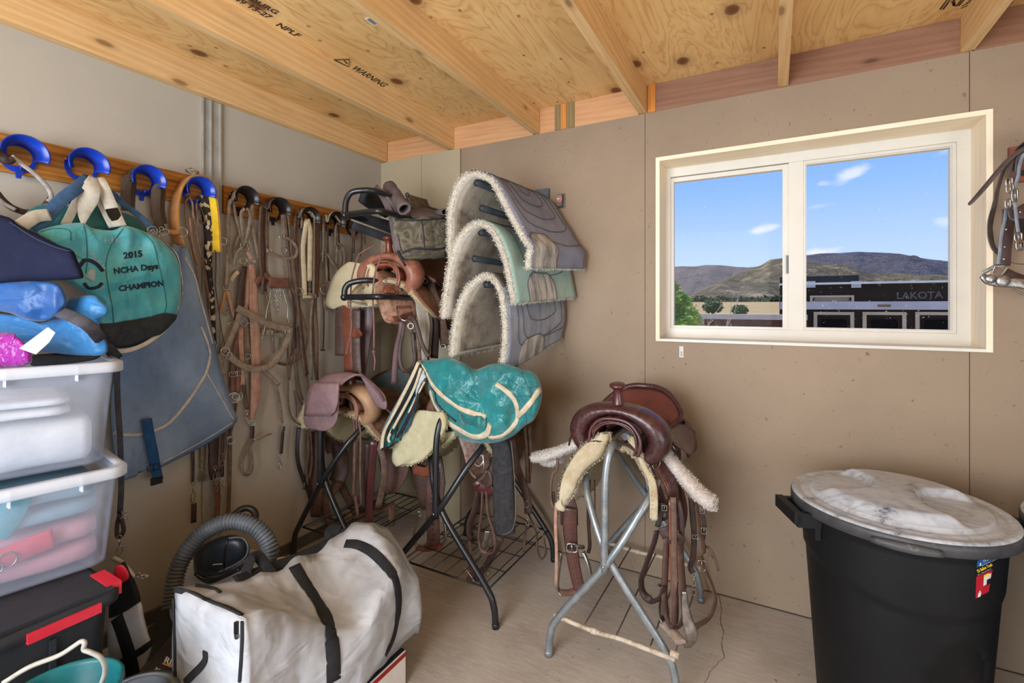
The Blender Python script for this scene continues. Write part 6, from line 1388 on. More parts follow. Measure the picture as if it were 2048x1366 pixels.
MAUVE = pm('mauve_canvas', srgb(152, 122, 124), srgb(128, 102, 104), 9, .85, .35, 200, dust=srgb(170, 146, 144), dustlo=.58)
mp = thing('mauve_saddle_pouches', (.3, -.66, .75), 'pair of mauve canvas pouches laid over the fork of the dusty tan saddle', 'pouches')
b = blob('S4', [(150, 235), (230, 222), (330, 232), (338, 300), (330, 440), (310, 505), (250, 552), (170, 545), (105, 520), (92, 440), (110, 330)], (215, 390), Y=-.735, depth=.035, p=.4, nz=.006, ns=10); pb = b.build('pouch', MAUVE, mp); tr = bvh(pb)
P = [at(*pxy('S4', x, y), Y=-.775) for x, y in ((155, 232), (333, 232), (322, 350), (300, 425), (270, 450), (96, 440), (112, 330))]
G = [[at(*pxy('S4', lerp(lx, rx, j/10), y), Y=-.772-.006*math.sin(j/10*3.14)) for j in range(11)] for y, lx, rx in ((228, 160, 332), (290, 128, 330), (360, 108, 324), (420, 98, 308), (446, 98, 280))]
MB().grid(G, .004).build('flap', MAUVE, mp); MB().strap([G[-1][j] for j in range(11)], .008, .005, NF).build('flap_hem', pm('mauve_binding', srgb(118, 92, 96), None, 30, .9, .2), mp)
# piece over the fork between the pouches, hole for the horn
G = [[at(*pxy('S4', lerp(lx, rx, j/14), lerp(ly, ry, j/14)-h*math.sin(j/14*3.14)), Y=Yv) for j in range(15)] for lx, ly, rx, ry, h, Yv in ((180, 235, 345, 240, 8, -.74), (205, 195, 400, 195, 26, -.70), (245, 165, 470, 165, 18, -.655), (285, 160, 520, 185, 8, -.62))]
MB().grid([cr([r[j] for r in G], 4) for j in range(15)], .006).build('connecting_panel', MAUVE, mp)
b = blob('S4', [(470, 155), (520, 180), (600, 250), (650, 310), (665, 370), (650, 408), (590, 380), (550, 320), (510, 230)], (570, 280), Y=-.60, depth=.030, p=.5, nz=.004, ns=12); b.build('pouch', MAUVE, mp)
MB().tube(yp('S4', [(480, 160, -.64), (540, 215, -.645), (600, 290, -.645), (640, 350, -.64)], -.64), .006, 8).build('flap_hem', pm('mauve_binding', None), mp)
# dusty dark green bag behind
b = blob('P', [(745, 765), (770, 745), (800, 735), (822, 750), (815, 790), (790, 810), (755, 800)], (785, 775), Y=-.28, depth=.05, nz=.01, ns=9)
b.build('stuff_sack', pm('dark_green_mesh', srgb(92, 104, 102), srgb(66, 78, 78), 14, .8, .3, 200), None, 'dusty grey green sack behind the tan saddle, against the back wall', 'sack')
# ------------------------------------------------------------------ left side: bins, bags, vacuum
CROPS.update(L5=(0, 1000, 3.413), L6=(300, 960, 3.365), R=(1900, 260, 3.595), T=(1480, 860, 2.699))
def clearplastic(name, col, alpha=.45, rough=.35):
    m, nt, N, L, out, p, tc = nodes(name)
    p.inputs['Base Color'].default_value = c4(col); p.inputs['Roughness'].default_value = rough
    t = N('ShaderNodeBsdfTransparent'); t.inputs[0].default_value = (.96, .97, .99, 1)
    a = N('ShaderNodeMixShader'); L(ramp(N, L, noi(N, L, mapping(N, L, tc), 6, 3, .6), [(.3, alpha-.03), (.7, alpha+.05)]), a.inputs[0]); L(t.outputs[0], a.inputs[1]); L(p.outputs[0], a.inputs[2]); L(a.outputs[0], out.inputs[0]); return m
CLEAR = clearplastic('milky_clear_plastic', srgb(206, 214, 230), .19); CLEARR = clearplastic('milky_rim_plastic', srgb(226, 230, 238), .62)
def rrect(L_, W_, r, n=5):
    o = []
    for cx, cy, a0 in ((L_-r, W_-r, 0), (r, W_-r, 90), (r, r, 180), (L_-r, r, 270)):
        for i in range(n+1): a = R(a0+90*i/n); o.append((cx+math.cos(a)*r, cy+math.sin(a)*r))
    return o
def bin_(C, ldir, z0, z1, label, matb, matr, L_=.60, W_=.42, group=None, name='storage_bin', black=False):
    """C front-right rim corner; long side runs along ldir"""
    l = Vector((ldir[0], ldir[1], 0)).normalized(); w = Vector((l.y, -l.x, 0))
    if w.x > 0: w = -w
    base = Vector((C[0], C[1], z0)); t = thing(name, tuple(base+l*L_/2+w*W_/2-V(0, 0, 0)), label, 'storage bin', group)
    def loop(e, z, dz=0): return [base+l*(x-0)+w*(y)+V(0, 0, z-z0) for x, y in [(e+a*(L_-2*e)/L_, e+b_*(W_-2*e)/W_) for a, b_ in rrect(L_, W_, .045)]]
    H = z1-z0; b = MB(); prof = [(.055, z0), (.045, z0+.008), (.022, z1-.03), (.022, z1-.004)]
    rings = [b.ring(loop(e, z)) for e, z in prof]; ins = [b.ring(loop(e+.003, z+.003)) for e, z in prof[::-1]]
    b.skin(rings+ins, caps=True); b.build('tub', matb, t)
    b = MB(); rings = [b.ring(loop(e, z)) for e, z in ((.021, z1-.03), (.004, z1-.032), (.0, z1-.028), (0, z1-.004), (.004, z1), (.026, z1), (.026, z1-.006), (.021, z1-.01))]
    b.skin(rings, loop=True); b.build('rim', matr, t)
    for k in (.18, .42, .66, .9) if not black else ():
        p = base+l*L_*k+w*.004+V(0, 0, H-.05); b = MB(); b.box(p-V(.0, 0, 0), p+l*.006+w*.02+V(0, 0, .045)); b.build('rim_rib', matr, t)
    return t, base, l, w, H
def inbox(B, x, y, z): base, l, w, H = B; return base+l*x+w*y+V(0, 0, z)
zr1, zr2, zr3 = 1.18, .868, .572
C1 = at(252, 722, Z=zr1); C2 = at(262, 930, Z=zr2); C3 = at(250, 1168, Z=zr3)
t1, *B1 = bin_(C1, (-.24, -.97), zr2+.003, zr1, 'clear plastic storage bin holding white towels, topmost of the stack at the left edge', CLEAR, CLEARR, group='clear storage bins stacked at the left')
t2, *B2 = bin_(C2, (-.17, -.985), zr3+.003, zr2, 'clear plastic storage bin with folded blue and pink woven pads, second from the top', CLEAR, CLEARR, group='clear storage bins stacked at the left')
TOTE = pm('black_tote_plastic', srgb(44, 46, 50), srgb(34, 36, 40), 10, .5, .15, 80, dust=srgb(90, 88, 88), dustlo=.66)
REDP = pm('red_latch_plastic', srgb(214, 44, 62), srgb(196, 36, 54), 12, .4, .05)
t3, *B3 = bin_(C3, (-.02, -1), .0, zr3-.012, 'black storage tote with red latches at the bottom of the bin stack', TOTE, TOTE, L_=.72, W_=.48, name='storage_tote', black=True)
base, l, w, H = B3
b = MB(); b.box((0, 0, 0), (.001, .001, .001)); b = MB()
def lbox(b, B, x0, x1, y0, y1, z0, z1):
    ps = [inbox(B, x, y, z) for x in (x0, x1) for y in (y0, y1) for z in (z0, z1)]; vs = [b.b.verts.new(p) for p in ps]
    for f in ((0, 1, 3, 2), (4, 6, 7, 5), (0, 4, 5, 1), (2, 3, 7, 6), (0, 2, 6, 4), (1, 5, 7, 3)): fc = b.b.faces.new([vs[i] for i in f]); fc.smooth = False
for x0, x1 in ((.055, .20), (.36, .50)):
    b = MB(); lbox(b, B3, x0, x1, -.008, .022, H-.034, H-.010); b.bevel(.003, 2); b.build('latch', REDP, t3)
b = MB(); lbox(b, B3, -.004, .03, .03, .14, H-.024, H+.012); b.bevel(.006, 2); b.build('corner_latch', REDP, t3)
b = MB(); lbox(b, B3, .02, .70, .02, .46, H-.004, H+.010); b.bevel(.003, 1); b.build('lid', TOTE, t3)
for x in (.14, .28, .42, .56):
    b = MB(); lbox(b, B3, x, x+.012, .017+.0, .030, .1, H-.06); b.bevel(.003, 1); b.build('side_rib', TOTE, t3)
# contents of the bins
TOWEL = pm('white_terry', srgb(238, 236, 232), srgb(222, 220, 218), 14, .95, .5, 220)
def folded(B, name, label, mat, x0, x1, y0, y1, z0, z1, seed, cat='towel', grp=None, layers=3):
    p0 = inbox(B, (x0+x1)/2, (y0+y1)/2, z0); t = thing(name, tuple(p0), label, cat, grp); hh = (z1-z0)/layers
    for k in range(layers):
        b = MB(); rings = []
        za, zb = z0+hh*k+.001, z0+hh*(k+1)-.001; n = 16
        for i in range(n+1):
            f = i/n; x = lerp(x0, x1, f); e = .006*fn((x*9, k*3., seed), 1)
            sec = []
            for a in range(20):
                an = 2*math.pi*a/20; cc, ss = math.cos(an), math.sin(an); cc = math.copysign(abs(cc)**.35, cc); ss = math.copysign(abs(ss)**.7, ss)
                q = .82 if i in (0, n) else 1
                sec.append(inbox(B, x, (y0+y1)/2+(y1-y0)/2*cc*q+e, (za+zb)/2+(zb-za)/2*ss*q+e*.6))
            rings.append(b.ring(sec))
        b.skin(rings, caps=True); b.build('fold', mat, t)
    return t
folded(B1, 'folded_towels', 'white folded towel lying on top inside the upper clear bin', TOWEL, .12, .54, .05, .37, .155, .215, 1, layers=2)
folded(B1, 'towel_bundle', 'plump white wrapped bundle inside the upper clear bin, at its right', TOWEL, .07, .29, .055, .36, .006, .145, 5, layers=1)
folded(B1, 'towel_bundle', 'plump white wrapped bundle inside the upper clear bin, at its left', TOWEL, .30, .53, .055, .36, .006, .15, 8, layers=1)
def woven(name, a, c, s=160):
    m, nt, N, L, out, p, tc = nodes(name); ck = N('ShaderNodeTexBrick'); ck.inputs['Scale'].default_value = 1; ck.inputs['Mortar Size'].default_value = .18
    ck.inputs[1].default_value = c4(a); ck.inputs[2].default_value = c4(tuple(x*.92 for x in a)); ck.inputs[3].default_value = c4(c); L(mapping(N, L, tc, (s, s, s), (.5, .3, .2)), ck.inputs[0]); L(ck.outputs[0], p.inputs['Base Color']); p.inputs['Roughness'].default_value = .95; return m
WB = woven('blue_white_weave', srgb(222, 228, 230), srgb(130, 160, 176)); WPk = woven('pink_white_weave', srgb(236, 216, 212), srgb(214, 150, 158))
folded(B2, 'folded_saddle_blanket', 'blue and white woven blanket folded inside the lower clear bin', WB, .06, .54, .075, .37, .150, .255, 3, 'blanket', layers=2)
folded(B2, 'folded_saddle_blanket', 'pink and white woven blanket folded at the bottom inside the lower clear bin', WPk, .06, .54, .08, .37, .008, .142, 6, 'blanket', layers=2)
def bstrap(B, pts, w_, mat, parent, name, t=.004, loop=False):
    P = cr([inbox(B, *p) for p in pts], 6); return MB().strap(P, w_, t, -B[2]).build(name, mat, parent)
it = thing('teal_halter_strap', tuple(inbox(B2, .3, .03, .05)), 'teal webbing strap across the blue woven blanket in the lower clear bin', 'strap')
bstrap(B2, [(.235, .066, .255), (.25, .066, .21), (.28, .066, .16)], .066, pm('teal_webbing', srgb(40, 170, 186), None, 30, .8, .3, 300), it, 'webbing')
it = thing('coral_webbing_halter', tuple(inbox(B2, .3, .03, .0)), 'coral red halter with navy padding and steel rings inside the lower clear bin', 'halter')
CORAL = pm('coral_webbing', srgb(224, 84, 96), srgb(206, 66, 80), 30, .85, .3, 300)
bstrap(B2, [(.16, .066, .115), (.22, .066, .105), (.29, .066, .09)], .055, CORAL, it, 'webbing'); bstrap(B2, [(.34, .066, .10), (.34, .066, .05), (.31, .066, .02)], .03, CORAL, it, 'webbing')
bstrap(B2, [(.36, .066, .085), (.42, .066, .06), (.50, .066, .05)], .045, pm('navy_padding', srgb(42, 48, 82), None, 20, .8, .2), it, 'padding'); bstrap(B2, [(.36, .066, .03), (.44, .066, .01+.01), (.52, .066, .03)], .03, pm('navy_padding', None), it, 'padding')
b = MB(); 
for x, y, z, r in ((.255, .060, .09, .020), (.275, .060, .075, .014), (.32, .060, .07, .016)): b.torus(inbox(B2, x, y, z), r, .0022, -B2[2])
b.build('ring', STEEL, it)
# things lying on the top bin
NAVY = satin('navy_twill', srgb(27, 31, 54), srgb(20, 24, 44), srgb(40, 43, 66), .8, .25, .4, 0)
b = blob('A', [(-480, 480), (0, 545), (120, 610), (240, 670), (360, 730), (440, 760), (470, 820), (508, 915), (470, 935), (300, 945), (120, 948), (-480, 960)], (150, 810), D=1.42, depth=.07, p=.5, nz=.010, ns=7)
nb = thing('navy_bag', tuple(at(40, 560, D=1.42)), 'dark navy folded cloth bag lying on top of the pile at the left edge', 'bag'); o = b.build('bag_body', NAVY, nb); tr = bvh(o)
seam(tr, 'A', [(60, 590), (200, 680), (330, 740), (440, 770)], .002, pm('navy_padding', None), nb, 'hem')
BLU = satin('bright_blue_nylon', srgb(26, 88, 152), srgb(18, 68, 130), None, .45, 1., fold=5, crump=8); BLUL = satin('light_blue_nylon', srgb(46, 124, 184), srgb(34, 104, 164), None, .45, 1., fold=6, crump=9)
bb = thing('blue_nylon_sheet', tuple(at(100, 690, D=1.48)), 'crumpled bright blue nylon sheet lying on the upper clear bin under the navy bag', 'cloth')
blob('A', [(-480, 930), (60, 950), (220, 945), (350, 965), (395, 1030), (400, 1090), (350, 1150), (270, 1190), (150, 1180), (0, 1130), (-480, 1100)], (150, 1060), D=1.44, depth=.06, p=.38, nz=.036, ns=8, ridge=1., seed=1).build('upper_fold', BLU, bb)
blob('A', [(400, 1080), (440, 1045), (570, 1035), (620, 1075), (655, 1110), (650, 1150), (610, 1170), (600, 1240), (645, 1310), (640, 1390), (500, 1400), (300, 1380), (100, 1340), (-480, 1300), (-480, 1130), (60, 1150), (240, 1200), (320, 1170)], (330, 1280), D=1.50, depth=.05, p=.38, nz=.032, ns=8, ridge=1., seed=4).build('lower_fold', BLUL, bb)
MAG = satin('magenta_foil', srgb(150, 10, 142), srgb(112, 4, 114), None, .28, 1., fold=14, crump=26)
mg = blob('G', [(-420, 40), (30, 40), (90, 60), (135, 95), (170, 140), (175, 200), (150, 215), (60, 232), (-420, 240)], (50, 145), D=1.34, depth=.05, p=.55, nz=.014, ns=16, ridge=.8).build('shiny_pouch', MAG, None, 'shiny magenta plastic pouch at the left edge, lying on the upper clear bin', 'pouch')
tg = thing('paper_tag', tuple(at(75, 690, D=1.30)), 'blank white paper tag standing up beside the magenta pouch', 'tag')
MB().poly([at(*pxy('G', x, y), D=1.29) for x, y in ((105, 128), (262, 12), (302, 42), (268, 95), (196, 160), (160, 148))], (CAM-at(75, 690, D=1.3)), .0015).build('paper', pm('white_tag', srgb(206, 206, 204), srgb(192, 192, 190), 20, .6, .05), tg)
blob('G', [(170, 220), (180, 165), (420, 150), (560, 140), (530, 185), (430, 205), (260, 225)], (350, 190), D=1.52, depth=.04, p=.6, nz=.01).build('dark_cloth', pm('black_green_cloth', srgb(40, 46, 50), srgb(26, 30, 34), 12, .8, .4), None, 'dark cloth tucked under the blue sheet inside the upper clear bin', 'cloth')

# ---- blue canvas cover on the wall
DEN = canvas('faded_blue_canvas', srgb(138, 158, 184), srgb(108, 130, 160), srgb(74, 86, 112), .5)
dc = thing('blue_canvas_cover', tuple(at(340, 760, X=.04)), 'faded blue canvas cover with beige piping hanging on the left wall behind the teal bag', 'cover')
rows = [((350, 490), (372, 498), .05, .05), ((290, 560), (398, 585), .05, .07), ((255, 640), (418, 650), .05, .08), ((235, 720), (440, 745), .05, .09), ((222, 800), (463, 815), .05, .09), ((225, 880), (470, 842), .05, .08), ((235, 930), (420, 880), .05, .07), ((245, 960), (330, 925), .04, .05)]
G = []
for k, (a, c, xa, xb) in enumerate(rows):
    G.append([at(lerp(a[0], c[0], j/16), lerp(a[1], c[1], j/16), X=lerp(xa, xb, j/16)+.015*math.sin(j*.55+k*.3)*.8) for j in range(17)])
GG = [cr([r[j] for r in G], 5) for j in range(17)]; cb = MB().grid(GG, .012).build('canvas', DEN, dc); tr = bvh(cb)
PIP = pm('beige_piping', srgb(204, 198, 186), srgb(176, 170, 158), 30, .8, .2)
lay(tr, 'G', [(1150, 165), (1128, 255), (1080, 340), (1010, 440), (930, 530), (860, 570), (760, 598), (680, 600), (620, 585)], .014, PIP, dc, 'flap_binding', t=.004)
lay(tr, 'G', [(1128, 262), (1170, 335), (1225, 430), (1278, 522)], .006, PIP, dc, 'piping', t=.003); lay(tr, 'G', [(1274, 530), (1180, 590), (1060, 660), (960, 712), (885, 752)], .007, PIP, dc, 'piping', t=.003); lay(tr, 'G', [(1098, 10), (1120, 60), (1138, 110), (1150, 165)], .010, PIP, dc, 'piping', t=.003)
lay(tr, 'A', [(1120, 800), (1180, 920), (1215, 1060), (1250, 1180), (1290, 1330)], .008, PIP, dc, 'piping', t=.004)
BLW = pm('blue_webbing', srgb(34, 84, 132), srgb(24, 66, 110), 30, .8, .5, 400)
MB().strap(wp('G', [(800, 515), (815, 600), (835, 700), (850, 780), (865, 850)], .105), .036, .003, NW).build('webbing_strap', BLW, dc); buckle(dc, 'G', 840, 780, .042, .026, X=.112, mat=BLACKP); b = MB(); p = at(*pxy('G', 858, 850), X=.108); b.box(p-V(.006, .022, .014), p+V(.006, .018, .014)).bevel(.003, 2).build('clip', BLACKP, dc)
# ---- teal carry bag on blue hook 2
BAGT = satin('teal_bag_nylon', srgb(84, 184, 198), srgb(56, 156, 172), srgb(130, 196, 204), .5, 1., .5, fold=7, crump=8)
BAGB = pm('black_mesh_bottom', srgb(58, 62, 66), srgb(40, 44, 48), 40, .8, .6, 400)
bg = thing('teal_carry_bag', tuple(at(230, 690, X=.12)), 'teal padded carry bag with 2015 champion lettering hanging from the second blue hook', 'bag')
back = blob('A', [(150, 560), (200, 500), (300, 475), (420, 490), (560, 485), (700, 520), (820, 560), (900, 640), (920, 760), (800, 800), (400, 780), (200, 700)], (540, 640), X=.10, depth=.05, p=.6, nz=.012, ns=8).build('back_compartment', TEALD, bg)
body = blob('A', [(225, 650), (300, 620), (400, 600), (505, 595), (560, 625), (680, 640), (760, 612), (860, 640), (960, 690), (1040, 760), (1085, 840), (1100, 940), (1098, 1060), (1070, 1150), (1020, 1240), (900, 1310), (760, 1350), (660, 1340), (600, 1240), (610, 1100), (540, 1040), (420, 960), (390, 900), (440, 790), (400, 740), (300, 700)], (760, 950), X=.20, depth=.10, p=.5, back=.5, nz=.042, ns=7, ridge=1.1, seed=3, rings=24, n=5).build('bag_body', BAGT, bg)
tr = bvh(body)
P = [(612, 1205), (700, 1200), (800, 1185), (900, 1165), (985, 1142), (1065, 1150)]
for k in range(9): pass
G = []
top = cr([V(x, y, 0) for x, y in P], 6); bot = cr([V(x, y, 0) for x, y in ((625, 1275), (665, 1335), (760, 1348), (890, 1310), (985, 1255), (1055, 1180))], 6)
for a, c in zip(top, bot):
    row = []
    for j in range(9):
        q = a.lerp(c, j/8*.97); h, nn = ray(tr, 'A', q.x, q.y, .004)
        row.append(h if h else at(*pxy('A', q.x, q.y), X=.24))
    G.append(row)
MB().grid(G, .003).build('mesh_bottom', BAGB, bg)
INKT = pm('navy_print', srgb(26, 40, 66), None, 30, .7, 0); PRT = pm('pale_print', srgb(168, 196, 204), None, 30, .7, 0)
for txt, x, y, s in (('2015', 752, 812, 52), ('NCHA Days', 690, 905, 48), ('CHAMPION', 722, 1010, 48)): surftext(txt, s, 'A', x, y, 1, -.12 if y < 1000 else -.13, tr, INKT, bg, 'lettering', bold=.045, sx=1.1)
surftext('HFK', 52, 'A', 630, 720, 1, -.05, tr, PRT, bg, 'lettering', sx=1.1)
# circular club print on the left, bird and lettering
P, N_ = on(tr, 'A', [(480, 860), (520, 820), (580, 840), (625, 890)], .002); 
if len(P) > 3: MB().strap(P, .012, .001, N_).build('emblem_arc', INKT, bg)
P, N_ = on(tr, 'A', [(510, 960), (540, 990), (590, 985), (620, 960)], .002)
if len(P) > 3: MB().strap(P, .010, .001, N_).build('emblem_arc', INKT, bg)
for ch, (x, y), an in zip('Oregon', ((462, 805), (486, 786), (502, 778), (515, 778), (528, 782), (540, 790)), (-.9, -.5, -.2, .1, .3, .5)): surftext(ch, 34 if ch == 'O' else 22, 'A', x, y, math.cos(an), math.sin(an), tr, PRT, bg, 'emblem_lettering')
for i, ch in enumerate('Cutting'): an = .35+i*.11; surftext(ch, 36, 'A', 548+i*12.5, 800+i*9+i*i*.35, math.cos(an), math.sin(an), tr, PRT, bg, 'emblem_lettering', bold=.02)
G = [[ray(tr, 'A', x, y, .002)[0] for x in xs] for y, xs in ((875, (548, 560, 578)), (900, (525, 555, 580)), (925, (512, 550, 582)), (950, (560, 568, 575)))]
if all(all(r) for r in G): MB().grid(G, .001).build('emblem_bird', PRT, bg)
surftext('OF', 26, 'A', 608, 1000, .9, -.4, tr, PRT, bg, 'emblem_lettering')
for pts in ([(505, 600), (525, 700), (530, 820), (520, 900)], [(760, 615), (680, 720), (645, 820), (650, 940), (680, 1100), (690, 1200)], [(860, 650), (930, 720), (960, 840), (990, 960), (1010, 1080), (1000, 1140)], [(225, 655), (330, 630), (420, 640), (430, 700)]): seam(tr, 'A', pts, .0018, TEALD, bg, 'seam')
MB().tube(wp('A', [(1010, 720), (1075, 790), (1100, 900), (1108, 1020), (1080, 1130)], .17), .0035, 6).build('zip', STEEL, bg)
# bag straps
def wst(pts, w, mat, nm='webbing_strap', X=.14, t=.003, n=NW): return MB().strap(wp('A', pts, X), w, t, n).build(nm, mat, bg)
CRW = pm('cream_bag_webbing', srgb(208, 204, 192), srgb(186, 180, 166), 30, .8, .4, 300); DBW = pm('dusty_blue_webbing', srgb(64, 98, 136), srgb(48, 78, 114), 30, .8, .4, 300)
wst([(620, 1365, .26), (760, 1372, .27), (880, 1330, .27), (980, 1260, .25), (1020, 1215, .23)], .016, CRW)
wst([(575, 322, .12), (545, 345, .15), (510, 400, .16), (470, 460, .16), (430, 540, .17), (395, 610, .18)], .026, CRW); wst([(560, 320, .13), (570, 380, .17), (545, 470, .17), (515, 540, .18), (505, 600, .19)], 0, CRW) if False else None
MB().strap(wp('A', [(565, 318, .13), (560, 380, .17), (535, 450, .175), (510, 540, .18), (505, 600, .19)]), [.03, .05, .060, .035, .012], .004, NW).build('webbing_strap', CRW, bg)
wst([(590, 322, .13), (620, 370, .16), (655, 450, .17), (690, 530, .18), (728, 615, .20)], .042, CRW, t=.004); wst([(575, 360, .14), (610, 450, .15), (650, 540, .16), (690, 620, .18)], .030, CRW)
p = at(*pxy('A', 693, 543), X=.185); u = (at(*pxy('A', 728, 615), X=.19)-at(*pxy('A', 655, 450), X=.18)).normalized(); M = frame(p, u, V(0, 1, 0)); b = MB(); b.box((-.022, -.018, -.006), (.022, .018, .006)).bevel(.004, 2); bmesh.ops.transform(b.b, matrix=M, verts=b.b.verts); b.build('clip', BLACKP, bg)
wst([(540, 320, .13), (470, 380, .17), (380, 450, .19), (290, 550, .21), (200, 630, .23)], .040, DBW, t=.004); wst([(300, 545, .22), (220, 555, .225), (160, 590, .23), (130, 610, .23)], .040, CRW, t=.005)
wst([(500, 335, .13), (440, 400, .14), (400, 470, .15)], .03, L_BLACK); wst([(600, 340, .11), (660, 410, .12), (740, 470, .13), (830, 540, .14), (900, 600, .15), (935, 630, .15)], .022, DBW); wst([(640, 390, .10), (700, 430, .11), (760, 500, .12)], .02, DBW)
snap(bg, 'A', 940, 640, .10, X=.16, ang=-.95, mat=STEEL); ring(bg, 'A', 925, 640, .016, X=.16); snap(bg, 'A', 985, 620, .06, X=.15, ang=-.4, mat=STEEL); buckle(bg, 'A', 1000, 650, .03, .02, X=.15, ang=.5)
# dark grey lead strap in front of the blue canvas
ld = thing('grey_lead_strap', tuple(at(238, 1000, D=1.75)), 'long dark grey strap with snap hanging between the clear bins and the blue canvas', 'strap')
MB().strap(cr([at(*pxy('A', 345, 1130), D=1.42), at(*pxy('A', 440, 1165), D=1.40), at(*pxy('A', 540, 1220), D=1.41), at(*pxy('A', 610, 1300), D=1.47), at(*pxy('G', 640, 180), D=1.7)], 6), .034, .004, (1, -.6, .4)).build('webbing', pm('charcoal_webbing', srgb(74, 72, 78), srgb(56, 54, 60), 30, .85, .4, 300), ld)
MB().strap(cr([at(*pxy('G', x, y), D=1.78) for x, y in ((640, 180), (640, 320), (645, 450), (655, 600), (660, 760), (662, 900), (655, 1030))], 6), .018, .004, (1, -.6, 0)).build('webbing', pm('charcoal_webbing', None), ld)
snap(ld, 'G', 0, 0, .03, pos=at(*pxy('G', 678, 1010), D=1.75), n=(.8, -.5, 0), mat=STEEL); snap(ld, 'G', 0, 0, .07, pos=at(*pxy('G', 652, 1150), D=1.75), n=(.8, -.5, 0), mat=STEEL)
MB().strap(cr([at(*pxy('G', x, y), D=1.76) for x, y in ((655, 1030), (640, 1090), (640, 1150), (655, 1160), (675, 1120), (665, 1060), (660, 1030))], 5), .014, .003, (1, -.6, 0)).build('leather_loop', L_DARK, ld)

# ---- white insulated bag with black straps behind the tote
wbg = thing('white_black_bag', tuple(at(270, 1330, D=1.62)), 'white bag with black straps and red lining standing right of the black tote', 'bag')
BBL = pm('black_webbing', srgb(34, 34, 36), srgb(24, 24, 26), 30, .8, .5, 400)
wo = blob('L5', [(745, 800), (860, 740), (958, 690), (985, 800), (1010, 900), (1035, 1000), (1000, 1120), (960, 1220), (900, 1300), (760, 1300), (740, 1150), (735, 950)], (870, 1020), D=1.60, depth=.07, p=.4, nz=.004).build('body', pm('white_vinyl', srgb(212, 216, 226), srgb(190, 194, 206), 8, .45, .1), wbg); tr = bvh(wo)
bt = blob('L5', [(760, 560), (800, 470), (850, 420), (890, 500), (925, 560), (960, 690), (900, 750), (840, 790), (750, 835), (745, 700)], (850, 640), D=1.60, depth=.065, p=.45, nz=.004).build('black_top', BBL, wbg)
MB().tube(cr([at(*pxy('L5', x, y), D=1.60) for x, y in ((770, 395), (820, 420), (870, 470), (915, 530))], 5), .007, 8).build('top_hem', PIP, wbg)
blob('L5', [(780, 470), (830, 440), (870, 480), (880, 530), (830, 570), (775, 585)], (825, 510), D=1.52, depth=.012, p=.6).build('red_lining', REDP, wbg)
lay(tr, 'L5', [(800, 800), (830, 880), (870, 1000), (900, 1120), (915, 1220), (920, 1280)], .045, BBL, wbg, 'webbing_strap', t=.003); lay(tr, 'L5', [(1030, 975), (960, 1030), (860, 1090), (760, 1140)], .022, BBL, wbg, 'webbing_strap', t=.003)
snap(wbg, 'L5', 0, 0, .03, pos=at(*pxy('L5', 930, 505), D=1.55), n=(.8, -.5, 0), mat=STEEL, ang=.9)

# ---- vacuum with ribbed hose
vb = at(437, 1165, D=1.98); vx, vy = vb.x, vb.y
vc = thing('shop_vacuum', (vx, vy, 0), 'black shop vacuum with grey ribbed hose standing by the left wall behind the translucent bag', 'vacuum')
VBK = pm('vacuum_black', srgb(38, 42, 48), srgb(28, 32, 38), 10, .35, .1, 60, dust=srgb(86, 88, 92), dustlo=.62)
MB().lathe([(.13, .0), (.15, .01), (.165, .15), (.168, .24), (.172, .25), (.172, .262), (.16, .27), (0, .272)], Matrix.Translation((vx, vy, 0)), 28).build('drum', pm('pale_grey_drum', srgb(196, 200, 208), srgb(176, 180, 190), 8, .45, .05), vc)
cap = blob('L5', [(1320, 430), (1335, 350), (1420, 285), (1550, 242), (1650, 250), (1702, 310), (1690, 390), (1600, 455), (1490, 505), (1370, 520), (1330, 500)], (1510, 385), D=1.92, depth=.09, p=.6, back=1, n=5).build('motor_head', VBK, vc); tr = bvh(cap)
P, N_ = on(tr, 'L5', [(1560, 262), (1650, 262), (1690, 320), (1670, 390), (1590, 445), (1500, 485)], .002); MB().tube(P, .004, 6).build('cap_edge', pm('grey_trim', srgb(96, 100, 104), None, 20, .5, 0), vc) if len(P) > 3 else None
lay(tr, 'L5', [(1560, 250), (1540, 330), (1530, 400), (1525, 490)], .007, BLACKP, vc, 'cord', t=.006); MB().torus(at(*pxy('L5', 1670, 120), D=2.02), .040, .014, (CAM-at(489, 1035, D=2.0))*1+V(0, 0, 1.2), 24, 8).build('hose_port', BLACKP, vc)
lay(tr, 'L5', [(1455, 440), (1490, 436), (1530, 434)], .004, PIP, vc, 'label_line', t=.001)
hp = cr([at(*pxy('L5', x, y), D=d) for x, y, d in ((1170, 740, 1.72), (1180, 640, 1.74), (1200, 520, 1.76), (1240, 410, 1.78), (1310, 300, 1.80), (1400, 215, 1.82), (1510, 160, 1.83), (1620, 145, 1.84), (1730, 180, 1.84), (1810, 250, 1.84), (1845, 330, 1.84), (1840, 400, 1.84))], 22)
acc = 0; rl = []; pr = None
for q in hp: acc += (q-pr).length if pr else 0; pr = q; rl.append(.0285+.0035*math.sin(acc*2*math.pi/.0125))
MB().tube(hp, rl, 18).build('hose', pm('grey_ribbed_hose', srgb(92, 96, 100), srgb(70, 74, 78), 10, .4, .05), vc)
MB().tube([at(*pxy('L5', 1842, 380), D=1.84), at(*pxy('L5', 1846, 470), D=1.84)], [.031, .034, .034, .031], 18).build('hose_cuff', VBK, vc)
blob('L5', [(1880, 400), (1940, 385), (1965, 400), (1950, 430), (1890, 430)], (1920, 408), D=1.84, depth=.014).build('cork_plug', pm('cork_tan', srgb(170, 146, 120), None, 20, .8, .2), vc)
